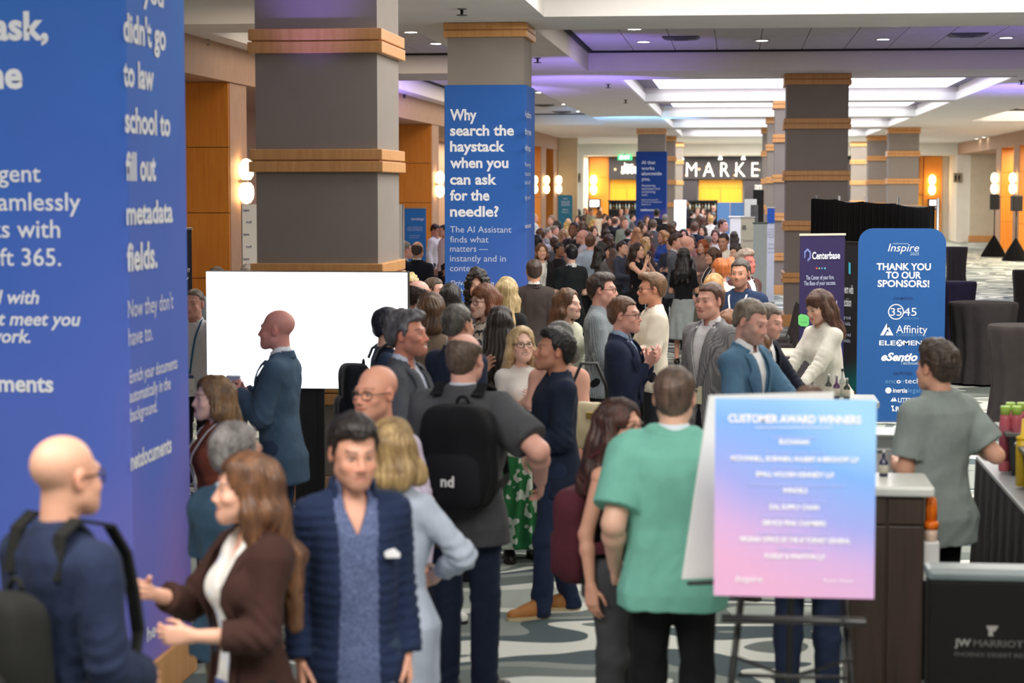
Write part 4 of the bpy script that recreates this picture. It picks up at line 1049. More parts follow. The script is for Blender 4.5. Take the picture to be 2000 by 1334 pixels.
# award poster on an easel, a second board leaning behind it
PY = 7.2
A = at(1397, 778, PY); B = at(1707, 1170, PY)
ez = empty('easel', ((A.x + B.x) / 2, PY + .12, 0), 0, 'black folding easel holding the pastel award poster', 'easel')
ec = ez.location
for nm_, pts in (('leg', [(-.30, -.12, 0), (-.16, .03, 1.25)]), ('leg', [(.30, -.12, 0), (.16, .03, 1.25)]), ('leg', [(0, .62, 0), (0, .06, 1.3)])):
    m_ = MB(); m_.tube(pts, .013, 8); m_.build(nm_, BLACK, ez)
m_ = MB(); m_.tube([(-.26, -.085, .98 - .03), (.26, -.085, .98 - .03)], .012, 8); m_.tube([(-.2, -.02, .72), (.2, -.02, .72)], .008, 6); m_.box(-.26, .26, -.13, -.06, .940, .955); m_.build('ledge', BLACK, ez)
for s_ in (-1, 1): m_ = MB(); m_.tube([(s_ * .22, -.05, .80), (-s_ * .04, .32, .62)], .007, 6); m_.build('brace', BLACK, ez)
# poster rests on the ledge
ez.location.z = 0
ledge_z = .9675
def poster_mat():
    m_ = NT('pastel_print')
    s_ = m_.n('ShaderNodeSeparateXYZ'); m_.l(m_.coord(), s_.inputs[0])
    z_ = m_.math('ADD', m_.math('DIVIDE', s_.outputs['Z'], B_H), m_.math('MULTIPLY', s_.outputs['X'], .55))
    z_ = m_.math('ADD', z_, m_.math('MULTIPLY', m_.math('SUBTRACT', m_.noise(m_.coord(), 2.2, 1), .5), .35))
    c_ = m_.ramp(z_, [(0, lin((226, 172, 212))), (.25, lin((208, 172, 224))), (.48, lin((158, 166, 236))), (.75, lin((126, 174, 244))), (1, lin((156, 206, 250)))])
    m_.base(c_); m_.set(Roughness=.5); return m_.mat
B_H = A.z - B.z
po = empty('award_poster', ((A.x + B.x) / 2, PY, B.z), 0, 'pastel blue and pink poster board listing customer award winners', 'poster')
hw = (B.x - A.x) / 2
m_ = MB(); m_.box(-hw, hw, 0, .012, 0, B_H); m_.build('print_board', poster_mat(), po)
PW = plain('poster_white', (246, 246, 252), .6, var=.0); PWD = plain('poster_pale', (190, 200, 244), .6, var=.0)
Pt = lambda t, x0, x1, base, cap, mt=PW, bo=.02, sh=0.: wtext(t, (0, PY, 0), uf, x0, x1, base, cap, mt, po, bo, sh)
Pt('CUSTOMER AWARD WINNERS', 1422, 1682, 824, 15, PW, .04)
for t, x0, x1, yy in (('Collaborative Impact Award', 1507, 1594, 856), ('AI Innovation Leader Award', 1494, 1610, 886), ('AI Innovation Award', 1508, 1596, 917), ('Collaboration & Integration Innovator Award', 1455, 1650, 949), ('Legal Transformation Award', 1494, 1612, 981), ('Workflow Hero Award', 1488, 1606, 1012), ('Public Sector Excellence Award', 1478, 1620, 1045), ('Global Impact', 1519, 1588, 1076)):
    Pt(t, x0, x1, yy, 7, PWD, .0)
for t, x0, x1, yy in (('BUCHANAN', 1522, 1580, 867), ('MCDONNELL, BOEHNEN, HULBERT & BERGHOFF LLP', 1427, 1677, 899), ('SMALL HOLDEN KENNEDY LLP', 1476, 1629, 930), ('WINDELS', 1528, 1577, 962), ('DAL SUPPLY CHAIN', 1503, 1600, 994), ('SERVICE PEAK CHAMBERS', 1489, 1613, 1025), ('VIRGINIA OFFICE OF THE ATTORNEY GENERAL', 1443, 1661, 1057), ('PUGSLEY & WHATTON LLP', 1493, 1611, 1090)):
    Pt(t, x0, x1, yy, 9.5, PW, .04)
Pt('Inspire', 1436, 1489, 1136, 13, PW, .01, .25); Pt('Phoenix, Arizona', 1608, 1667, 1136, 5.5, PW, .01)
on_plane([[(1475, 834), (1626, 834), (1626, 835.5), (1475, 835.5)]], Vector((0, PY, 0)), Vector((1, 0, 0)), po, PW, name='rule', lift=.003)
# white foam board behind
q0 = at(1333, 1131, 7.42); q1 = at(1386, 772, 7.52); q2 = at(1629, 765, 7.80); q3 = at(1600, 1122, 7.70)
wb = empty('foam_board', ((q0.x + q3.x) / 2, 7.55, q0.z), 0, 'blank white foam board leaning behind the award poster', 'board')
m_ = MB(); vs = [q0, q3, q2, q1]; nn = (q3 - q0).cross(q1 - q0).normalized() * .008
vv = [tuple(v_ - wb.location) for v_ in vs] + [tuple(v_ - nn - wb.location) for v_ in vs]
m_.quadmesh(vv, [(0, 1, 2, 3), (7, 6, 5, 4), (0, 4, 5, 1), (1, 5, 6, 2), (2, 6, 7, 3), (3, 7, 4, 0)]); m_.build('board', WHITEP, wb)
# the easel's rear bar that carries the board
m_ = MB(); e_ = Vector(ec)
m_.tube([q0 - e_ + Vector((.02, -.01, -.014)), q3 - e_ + Vector((-.02, -.01, -.014))], .009, 6); m_.tube([Vector((0, .17, 1.02)), (q0 + q3) / 2 - e_ + Vector((0, -.01, -.014))], .009, 6); m_.build('rear_ledge', BLACK, ez)
# kiosk screen and back bars at the end wall
A = at(1152, 391, 96.9); B = at(1170, 404, 96.9)
kk = empty('wall_screen', ((A.x + B.x) / 2, 96.95, (A.z + B.z) / 2), 0, 'small lit information screen on the far timber wall', 'screen'); w = (B.x - A.x) / 2; h = (A.z - B.z) / 2
m_ = MB(); m_.box(-w - .06, w + .06, 0, .35, -h - .06, h + .06, .01); m_.build('housing', BLACK, kk); m_ = MB(); m_.box(-w, w, -.01, .005, -h, h); m_.build('display', glow('kiosk', (230, 236, 250), 2.0), kk)
A = at(1816, 391, 96.9); B = at(1830, 401, 96.9)
kk = empty('wall_screen', ((A.x + B.x) / 2, 96.95, (A.z + B.z) / 2), 0, 'small lit information screen beside the drape pole on the far wall', 'screen'); w = (B.x - A.x) / 2; h = (A.z - B.z) / 2
m_ = MB(); m_.box(-w - .06, w + .06, 0, .35, -h - .06, h + .06, .01); m_.build('housing', BLACK, kk); m_ = MB(); m_.box(-w, w, -.01, .005, -h, h); m_.build('display', glow('kiosk', (230, 236, 250), 2.0), kk)
for px0, px1, lab in ((1187, 1244, 'long black bottle bar behind the crowd near the kiosk'), (1343, 1401, 'long black bottle bar behind the crowd under the wide banner')):
    A = at(px0, 391, 90); B = at(px1, 391, 90); w = (B.x - A.x) / 2
    o = empty('back_bar', ((A.x + B.x) / 2, 90.3, 0), 0, lab, 'back bar')
    m_ = MB(); m_.box(-w, w, .2, .3, 0, A.z); m_.build('back_panel', BLACK, o); m_ = MB(); m_.box(-w - .03, w + .03, -.1, .3, A.z - .06, A.z); m_.build('canopy', BLACK, o)
    for z in (1.1, 1.5): m_ = MB(); m_.box(-w, w, -.05, .25, z, z + .03); m_.build('shelf', DARKWOOD, o)
    for i in range(9):
        ob = empty('shelf_bottle', (o.location.x - w + .1 + i * (2 * w - .2) / 8, 90.35, 1.531), 0, 'tiny bottle on the ' + lab, 'bottle', 'bottles on the ' + lab)
        m_ = MB(); m_.lathe([(.045, 0), (.045, .17), (.018, .21), (.018, .29)], 8); m_.build('bottle', plain('bt%d' % (i % 3), [(190, 190, 180), (90, 70, 40), (150, 160, 150)][i % 3], .2), ob)
A = at(1823, 405, 30.0); B = at(1831, 446, 30)
# ------------------------------------------------------------------ people: signed-distance figures meshed with surface nets
class Grid:
    def __init__(s, lo, hi, h):
        s.lo = np.array(lo, np.float32); s.h = h
        s.n = np.ceil((np.array(hi) - s.lo) / h).astype(int) + 2
        s.F = np.full(s.n, 1.0, np.float32)
        s.ax = [s.lo[i] + np.arange(s.n[i], dtype=np.float32) * h for i in range(3)]
    def sub(s, lo, hi, pad):
        sl = []; g = []
        for i in range(3):
            a = max(int((lo[i] - pad - s.lo[i]) / s.h), 0); b = min(int((hi[i] + pad - s.lo[i]) / s.h) + 2, s.n[i])
            if b <= a: return None
            sl.append(slice(a, b)); g.append(s.ax[i][a:b])
        return tuple(sl), g[0][:, None, None], g[1][None, :, None], g[2][None, None, :]
    def put(s, lo, hi, fn, k=0.0, op='add'):
        r = s.sub(lo, hi, max(k, 0) + 2.5 * s.h)
        if r is None: return
        sl, X, Y, Z = r
        d = fn(X, Y, Z); A = s.F[sl]
        if op == 'cut':
            d = -d
            if k > 0:
                q = np.maximum(k - np.abs(A - d), 0) / k
                s.F[sl] = np.maximum(A, d) + q * q * k * .25
            else: s.F[sl] = np.maximum(A, d)
        elif k > 0:
            q = np.maximum(k - np.abs(A - d), 0) / k
            s.F[sl] = np.minimum(A, d) - q * q * k * .25
        else: s.F[sl] = np.minimum(A, d)
    def cone(s, a, b, ra, rb, k=0.0, op='add', clip=None):
        a = np.asarray(a, np.float32); b = np.asarray(b, np.float32); r = max(ra, rb)
        ab = b - a; L = float(ab @ ab) + 1e-9
        def fn(X, Y, Z):
            x = X - a[0]; y = Y - a[1]; z = Z - a[2]
            t = np.clip((x * ab[0] + y * ab[1] + z * ab[2]) / L, 0, 1)
            d = np.sqrt((x - t * ab[0]) ** 2 + (y - t * ab[1]) ** 2 + (z - t * ab[2]) ** 2) - (ra + (rb - ra) * t)
            if clip is not None:
                pe, dv = clip
                d = np.maximum(d, (X - pe[0]) * dv[0] + (Y - pe[1]) * dv[1] + (Z - pe[2]) * dv[2])
            return d.astype(np.float32)
        s.put(np.minimum(a, b) - r, np.maximum(a, b) + r, fn, k, op)
    def ell(s, c, r, k=0.0, op='add', R=None, p=2.0):
        c = np.asarray(c, np.float32); m = max(r)
        def fn(X, Y, Z):
            x = X - c[0]; y = Y - c[1]; z = Z - c[2]
            if R is not None:
                x, y, z = (R[i][0] * x + R[i][1] * y + R[i][2] * z for i in range(3))
            if p == 2.0:
                k0 = np.sqrt((x / r[0]) ** 2 + (y / r[1]) ** 2 + (z / r[2]) ** 2)
                k1 = np.sqrt((x / r[0] ** 2) ** 2 + (y / r[1] ** 2) ** 2 + (z / r[2] ** 2) ** 2) + 1e-6
                return k0 * (k0 - 1) / k1
            k0 = (np.abs(x / r[0]) ** p + np.abs(y / r[1]) ** p + np.abs(z / r[2]) ** p) ** (1 / p)
            return (k0 - 1) * min(r)
        s.put(c - m, c + m, fn, k, op)
    def loft(s, o, R, tab, off, zlo, zhi, k=0.0, e=2.4, sc=1.0):
        """tab rows: z, a, b, yc in the frame o,R (rows = axes)"""
        o = np.asarray(o, np.float32); T = np.asarray(tab, np.float32)
        def fn(X, Y, Z):
            x = X - o[0]; y = Y - o[1]; z = Z - o[2]
            x, y, z = (R[i][0] * x + R[i][1] * y + R[i][2] * z for i in range(3))
            z = z / sc
            a = np.interp(z, T[:, 0], T[:, 1]) * sc + off
            b = np.interp(z, T[:, 0], T[:, 2]) * sc + off
            c = np.interp(z, T[:, 0], T[:, 3]) * sc
            kk = (np.abs(x / a) ** e + np.abs((y - c) / b) ** e) ** (1 / e)
            d = ((kk - 1) * np.minimum(a, b)).astype(np.float32)
            return np.maximum(d, np.maximum(zlo - z, z - zhi) * sc)
        m = max(abs(zlo), abs(zhi)) * sc
        ex = (T[:, 1].max()) * sc + off
        ctr = o + np.asarray(R[2]) * (zlo + zhi) / 2 * sc
        half = np.abs(np.asarray(R[2])) * (zhi - zlo) / 2 * sc + ex + .03
        s.put(ctr - half, ctr + half, fn, k)
    def mesh(s):
        return surface_nets(s.F, s.lo, s.h)

def surface_nets(F, lo, h):
    ins = F < 0
    c = ins[:-1, :-1, :-1].astype(np.int8)
    tot = np.zeros_like(c)
    for dx in (0, 1):
        for dy in (0, 1):
            for dz in (0, 1):
                tot += ins[dx:ins.shape[0] - 1 + dx, dy:ins.shape[1] - 1 + dy, dz:ins.shape[2] - 1 + dz]
    act = (tot > 0) & (tot < 8)
    I = np.argwhere(act)
    if len(I) == 0: return np.zeros((0, 3), np.float32), np.zeros((0, 4), np.int32)
    idx = np.full(act.shape, -1, np.int32); idx[act] = np.arange(len(I))
    i, j, k = I[:, 0], I[:, 1], I[:, 2]
    cor = {}
    for dx in (0, 1):
        for dy in (0, 1):
            for dz in (0, 1):
                cor[(dx, dy, dz)] = F[i + dx, j + dy, k + dz]
    acc = np.zeros((len(I), 3), np.float32); cnt = np.zeros(len(I), np.float32)
    for ax in range(3):
        for u in (0, 1):
            for v in (0, 1):
                a = [u, v]; a.insert(ax, 0); b = [u, v]; b.insert(ax, 1)
                A = cor[tuple(a)]; B = cor[tuple(b)]
                m = (A < 0) != (B < 0)
                t = np.where(m, A / np.where(m, A - B, 1), 0)
                for q in range(3):
                    acc[:, q] += np.where(m, t if q == ax else a[q], 0)
                cnt += m
    V = (I + acc / cnt[:, None]) * h + lo
    Q = []
    n = F.shape
    for ax in range(3):
        A = ins[(slice(None, -1) if ax == 0 else slice(1, -1)), (slice(None, -1) if ax == 1 else slice(1, -1)), (slice(None, -1) if ax == 2 else slice(1, -1))]
        sh = [slice(1, -1)] * 3; sh[ax] = slice(1, None)
        B = ins[tuple(sh)]
        for flip, m in ((False, A & ~B), (True, ~A & B)):
            E = np.argwhere(m)
            if len(E) == 0: continue
            o1, o2 = [q for q in range(3) if q != ax]
            E = E.copy(); E[:, o1] += 1; E[:, o2] += 1
            def cell(d1, d2):
                C = E.copy(); C[:, o1] -= d1; C[:, o2] -= d2
                return idx[C[:, 0], C[:, 1], C[:, 2]]
            q = np.stack([cell(1, 1), cell(0, 1), cell(0, 0), cell(1, 0)], 1)
            if flip ^ (ax == 1): q = q[:, ::-1]
            Q.append(q)
    return V.astype(np.float32), np.concatenate(Q)

def vnormals(V, Q):
    a = V[Q[:, 2]] - V[Q[:, 0]]; b = V[Q[:, 3]] - V[Q[:, 1]]
    fn = np.cross(a, b)
    N = np.stack([np.bincount(Q.ravel(), np.repeat(fn[:, c], 4), len(V)) for c in range(3)], 1)
    return N / (np.linalg.norm(N, axis=1, keepdims=True) + 1e-12)

def snoise(P, f, seed=0):
    """cheap smooth noise made of sines, about -1..1"""
    rs = np.random.RandomState(seed)
    out = np.zeros(len(P)); 
    for o in range(5):
        k = rs.normal(size=3); k /= np.linalg.norm(k)
        k2 = rs.normal(size=3); k2 /= np.linalg.norm(k2)
        out += np.sin(P @ k * f * (1 + .35 * o) + rs.uniform(0, 6.28) + 1.7 * np.sin(P @ k2 * f * .6 + rs.uniform(0, 6.28)))
    return out / 3.0

def np_mesh(name, V, Q, cols=None):
    me = bpy.data.meshes.new(name)
    me.vertices.add(len(V)); me.vertices.foreach_set('co', np.ascontiguousarray(V, np.float32).ravel())
    me.loops.add(Q.size); me.loops.foreach_set('vertex_index', np.ascontiguousarray(Q, np.int32).ravel())
    me.polygons.add(len(Q)); me.polygons.foreach_set('loop_start', np.arange(0, Q.size, 4, dtype=np.int32))
    me.polygons.foreach_set('use_smooth', np.ones(len(Q), bool))
    if cols is not None:
        ca = me.color_attributes.new('Col', 'FLOAT_COLOR', 'POINT')
        c4 = np.ones((len(V), 4), np.float32); c4[:, :3] = cols
        ca.data.foreach_set('color', c4.ravel())
    me.update()
    return me

def join_vq(parts):
    V = []; Q = []; b = 0
    for v, q in parts:
        V.append(v); Q.append(q + b); b += len(v)
    return np.concatenate(V), np.concatenate(Q)

def rotm(yaw=0, pitch=0, roll=0):
    """rows = axes (right-x, back-y, up-z) of a frame turned by yaw about z, nodding forward by pitch, tilting by roll (degrees)"""
    y, p, r = (math.radians(a) for a in (yaw, pitch, roll))
    Rz = Matrix.Rotation(y, 3, 'Z'); Rx = Matrix.Rotation(p, 3, 'X'); Ry = Matrix.Rotation(r, 3, 'Y')
    return np.array((Rz @ Ry @ Rx).transposed(), np.float32)

TORSO_M = [(-.45, .160, .118, .02), (-.14, .156, .114, .022), (-.06, .158, .116, .022), (.02, .148, .106, .012), (.10, .138, .102, .002), (.20, .137, .102, -.006),
           (.33, .150, .108, -.004), (.43, .160, .108, .004), (.50, .138, .092, .014), (.538, .086, .072, .02), (.585, .044, .050, .022)]
TORSO_F = [(-.45, .172, .130, .02), (-.14, .165, .120, .03), (-.06, .165, .120, .026), (.02, .148, .103, .014), (.11, .118, .09, .004), (.20, .120, .092, 0),
           (.33, .136, .102, -.008), (.43, .141, .095, .002), (.50, .122, .08, .012), (.538, .075, .064, .018), (.585, .036, .042, .02)]

def unit(v):
    v = np.asarray(v, float); return v / (np.linalg.norm(v) + 1e-9)

def ik(S, T, l1, l2, hint):
    S = np.asarray(S, float); T = np.asarray(T, float)
    d = T - S; D = np.linalg.norm(d)
    if D > (l1 + l2) * .995: T = S + d / D * (l1 + l2) * .995; d = T - S; D = np.linalg.norm(d)
    D = max(D, abs(l1 - l2) + .02)
    u = d / np.linalg.norm(d)
    a = (l1 * l1 - l2 * l2 + D * D) / (2 * D); hh = math.sqrt(max(l1 * l1 - a * a, 0))
    hv = np.asarray(hint, float); hv = hv - u * (hv @ u); hv = unit(hv)
    return S + u * a + hv * hh, S + u * D

# wrist targets seen from the shoulder: outward, forward, up (metres on a 1.78 m figure)
ARM = {'down': (.07, .05, -.54), 'hang': (.10, .0, -.54), 'bent': (-.06, .30, -.27), 'hold': (-.10, .26, -.16), 'low': (-.08, .22, -.38), 'pocket': (.07, .06, -.47),
       'chest': (-.16, .20, -.10), 'face': (-.10, .22, .06), 'hip': (.14, -.02, -.40), 'out': (.16, .34, -.20), 'fwd': (.02, .42, -.22), 'cross': (-.22, .18, -.22),
       'back': (-.08, -.16, -.42), 'reach': (.0, .40, -.36), 'wide': (.24, .18, -.34), 'near': (.05, .16, -.44)}

class Body:
    """joint positions in the person's own frame: feet at the origin, looking along -y, up z"""
    def __init__(s, P):
        g = P.get
        s.fem = g('sex', 'm') == 'f'
        lean = math.radians(g('lean', 0)); tw = g('twist', 0)
        s.sc = P['sc']; sc = s.sc
        s.hs = max(.93, min(1.05, sc ** .4)) * (.96 if s.fem else 1.0) * 1.06 * g('head', 1.0)
        R = rotm(tw, math.degrees(lean), g('side', 0))
        s.R = R; s.hip = np.array((0, 0.02, .925 * sc)) + np.array((0, math.sin(lean) * .25 * sc, 0))
        s.sw = (.136 if s.fem else .160) * sc * g('broad', 1.0)
        def T(x, y, z): return s.hip + (x * R[0] + y * R[1] + z * R[2]) * sc
        s.T = T
        s.neck = T(0, .022, .562)
        s.sh = {q: T(0, .016, .487) + R[0] * (s.sw * q) for q in (1, -1)}
        hl = math.radians(g('lean', 0) * .6)
        nod = g('nod', 0)
        s.headR = rotm(g('turn', 0) + tw, nod, g('tilt', 0))
        up = unit(R[2] * .6 + np.array((0, 0, .55)))
        s.hc = s.neck + up * .176 * sc * .95 + np.array((0, -.022, 0)) - s.headR[1] * .012
        s.arm = {}
        for q, key in ((-1, 'ra'), (1, 'la')):
            a = g(key, 'down'); o = ARM[a] if isinstance(a, str) else a
            w = s.sh[q] + (R[0] * q * o[0] - R[1] * o[1] + np.array((0, 0, 1)) * o[2]) * sc
            hv_ = g(key + 'v')
            hint = (R[0] * q * hv_[0] + R[1] * hv_[1] + np.array((0, 0, 1)) * hv_[2]) if hv_ else R[0] * q * g(key + 'h', (.55 if o[1] > .1 else .15)) + R[1] * .7 + np.array((0, 0, -.5))
            e, w = ik(s.sh[q], w, .295 * sc, .265 * sc, hint)
            s.arm[q] = (s.sh[q], e, w)
        st = g('stance', .10); sp = g('step', 0.0)
        s.foot = {q: np.array((st * q * sc, -sp * q * sc, 0)) for q in (1, -1)}
        s.hipj = {q: s.hip + np.array((.088 * q * sc, 0, -.02)) for q in (1, -1)}
        s.knee = {}
        for q in (1, -1):
            m = (s.hipj[q] + s.foot[q] + np.array((0, 0.03, .08 * sc))) / 2
            s.knee[q] = m + np.array((0.005 * q, -.03, 0))
        b = g('belly', 0.0)
        tab = TORSO_F if s.fem else TORSO_M
        br = g('broad', 1.0); fat = g('fat', 1.0)
        s.tab = []
        for z, a, d, yc in tab:
            w = math.exp(-((z - .13) / .16) ** 2) * b
            s.tab.append((z, a * (1 + (fat - 1) * (1 if z < .4 else .5)) * (br if z > .3 else 1) + w * .35, d * fat + w * .5, yc - w * .5))
    def front(s, x, z, off):
        T = np.array(s.tab); a = np.interp(z, T[:, 0], T[:, 1]); b = np.interp(z, T[:, 0], T[:, 2]); c = np.interp(z, T[:, 0], T[:, 3])
        q = max(1 - min(abs(x) / (a + off), .98) ** 2.4, 0.02) ** (1 / 2.4)
        y = c - (b + off / s.sc) * q
        if s.fem: y -= .035 * math.exp(-((z - .36) / .07) ** 2) * math.exp(-((abs(x) - .07) / .07) ** 2)
        return s.T(x, y, z)

def head_parts(G, B, P, k=1.0):
    hs = B.hs; R = B.headR; hc = B.hc; fem = B.fem
    def W(x, y, z): return hc + (x * R[0] + y * R[1] + z * R[2]) * hs
    def E(c, r, kk=.0, op='add'): G.ell(W(*c), [v * hs for v in r], kk, op, R)
    def C(a, b, ra, rb, kk=0., op='add'): G.cone(W(*a), W(*b), ra * hs, rb * hs, kk, op)
    jw = P.get('jaw', 1.0) * (.92 if fem else 1.0)
    sm = P.get('smile', 0)
    E((0, .018, .036), (.074, .094, .080))
    E((0, -.018, -.025), (.0645, .072, .085), .03)
    C((-.042 * jw, -.012, -.062), (-.016 * jw, -.07, -.093), .022, .02, .03)
    C((.042 * jw, -.012, -.062), (.016 * jw, -.07, -.093), .022, .02, .03)
    E((0, -.074, -.094), (.022, .02, .018), .02)
    E((0, -.05, -.06), (.05 * jw, .045, .04), .03)
    C((-.03, -.076, .019), (.03, -.076, .019), .012 if fem else .0145, .012 if fem else .0145, .018)
    for q in (-1, 1):
        E((q * .032, -.097, .0), (.017, .015, .011), .016, 'cut')
        E((q * .031, -.0705, .0), (.0135, .0135, .0125), .002)
        E((q * (.042 + .004 * sm), -.062, -.03 + .006 * sm), (.02 + .003 * sm, .02 + .003 * sm, .018), .022)
        E((q * .076, .010, -.004), (.009, .019, .031), .006)
        E((q * .086, .004, -.002), (.006, .010, .016), .006, 'cut')
    C((0, -.086, .008), (0, -.107, -.03), .0075, .0105, .012)
    for q in (-1, 1): E((q * .0105, -.097, -.036), (.0085, .010, .0075), .008)
    E((0, -.088, -.058), (.022 + .006 * sm, .010, .0055), .007)
    E((0, -.086, -.072), (.019 + .005 * sm, .010, .006), .007)
    E((0, -.104, -.0648), (.022 + .006 * sm, .014, .0016 + .0035 * sm), .004, 'cut')
    if sm > .2:
        for q in (-1, 1): E((q * (.024 + .004 * sm), -.088, -.0645 + .005 * sm), (.006, .012, .0022 + .001 * sm), .003, 'cut')
    # neck
    nb = B.neck; nw = (.041 if fem else .050) * P.get('neckw', 1.0)
    G.cone(W(0, .028, -.06), nb - B.R[2] * .04, nw * hs, (nw + .006) * hs, .025)

def skin_cols(V, B, P):
    """skin tone with lips, brows, eyes, stubble coloured as they are"""
    q = ((V - B.hc) @ B.headR.T) / B.hs
    x, y, z = q[:, 0], q[:, 1], q[:, 2]; ax = np.abs(x)
    sk = np.array(lin(P.get('skin', (214, 160, 134)))[:3])
    C = np.tile(sk, (len(V), 1))
    def blend(m, c, a=1.0):
        m = np.clip(m, 0, 1)[:, None] * a
        C[:] = C * (1 - m) + np.array(c) * m
    fr = (y < -.05) & (np.abs(z) < .13)
    red = sk * np.array((1.02, .72, .68))
    blend(np.exp(-((ax - .04) / .018) ** 2 - ((z + .03) / .02) ** 2) * fr, red, .55)
    blend(np.exp(-(x / .014) ** 2 - ((z + .03) / .014) ** 2) * fr, red, .5)
    blend(np.exp(-((ax - .077) / .012) ** 2 - ((z) / .03) ** 2), red, .5)
    hair = np.array(lin(P.get('haircol', (60, 45, 35)))[:3])
    bd = P.get('beard', 0)
    if bd:
        bc = np.array(lin(P.get('beardcol', P.get('haircol', (60, 45, 35))))[:3])
        low = np.clip((-.03 - .45 * (ax > .035) * 0 - z) / .012, 0, 1) * (y < .0) * (z > -.135)
        side = np.clip((ax - .045) / .012, 0, 1) * (y < .005) * (z < .0) * (z > -.12)
        m = np.maximum(low * (1 - np.exp(-(x / .03) ** 2) * (z > -.05) * (y > -.085)), side)
        m = m * (1 - np.exp(-(((ax - .03) / .02) ** 2 + ((z + .03) / .014) ** 2)) * 1.0)
        blend(m, bc * .8 + sk * .2, bd)
    sm = P.get('smile', 0)
    lips = np.clip(1.3 - ((x / (.025 + .006 * sm)) ** 2 + ((z + .0645 - .12 * sm * ax) / .0125) ** 2), 0, 1) * (y < -.07)
    lc = np.array(lin(P.get('lips', (176, 92, 88) if B.fem else (178, 110, 98)))[:3])
    blend(lips * 2, lc, .8 if B.fem else .55)
    if sm > .5:
        t = np.clip(1.2 - ((x / .022) ** 2 + ((z + .0645 - .15 * ax) / .0048) ** 2), 0, 1) * (y < -.065)
        blend(t * 3, (.78, .74, .68))
    zb = .028 - 9 * (ax - .034) ** 2
    br = np.clip(1.5 - np.abs(z - zb) / .0045, 0, 1) * ((ax > .011) & (ax < .05) & (y < -.045))
    blend(br, hair * .7, .75 if not P.get('bald') else .5)
    ex = ax - .031
    ez = z + .0 - .004 * np.sign(.0)
    eye = ((ex / .0118) ** 2 + (ez / .0050) ** 2 < 1) & (y < -.066)
    C[eye] = (.46, .42, .39)
    C[eye & ((ex / .0056) ** 2 + (ez / .0062) ** 2 < 1)] = np.array(lin(P.get('iris', (60, 45, 35)))[:3])
    C[eye & ((ex / .0028) ** 2 + (ez / .0028) ** 2 < 1)] = (.01, .01, .01)
    lash = ((ex / .0145) ** 2 + (ez / .0072) ** 2 < 1) & ~eye & (z > .001) & (y < -.06)
    C[lash] = C[lash] * .35
    sh = P.get('shaved', .6 if P.get('hair', 'short') in ('short', 'quiff', 'buzz') else 0)
    if sh:
        zl = np.interp(y, [-.1, -.075, -.05, -.03, -.018, -.004, .0, .03, .06, .11], [.3, .092, .074, .05, .02, -.018, .02, .0, -.05, -.085]) + (0 if P.get('hair') not in ('bald', 'ring') else .25 * (y < -.015))
        top = np.clip((P.get('ring', .07 if P.get('hair') in ('bald', 'ring') else .4) - z + .25 * np.maximum(y - .02, 0)) / .02, 0, 1)
        m = np.clip((z - zl) / .012, 0, 1) * top * (ax < .083)
        blend(m, hair, sh)
    return C.astype(np.float32)

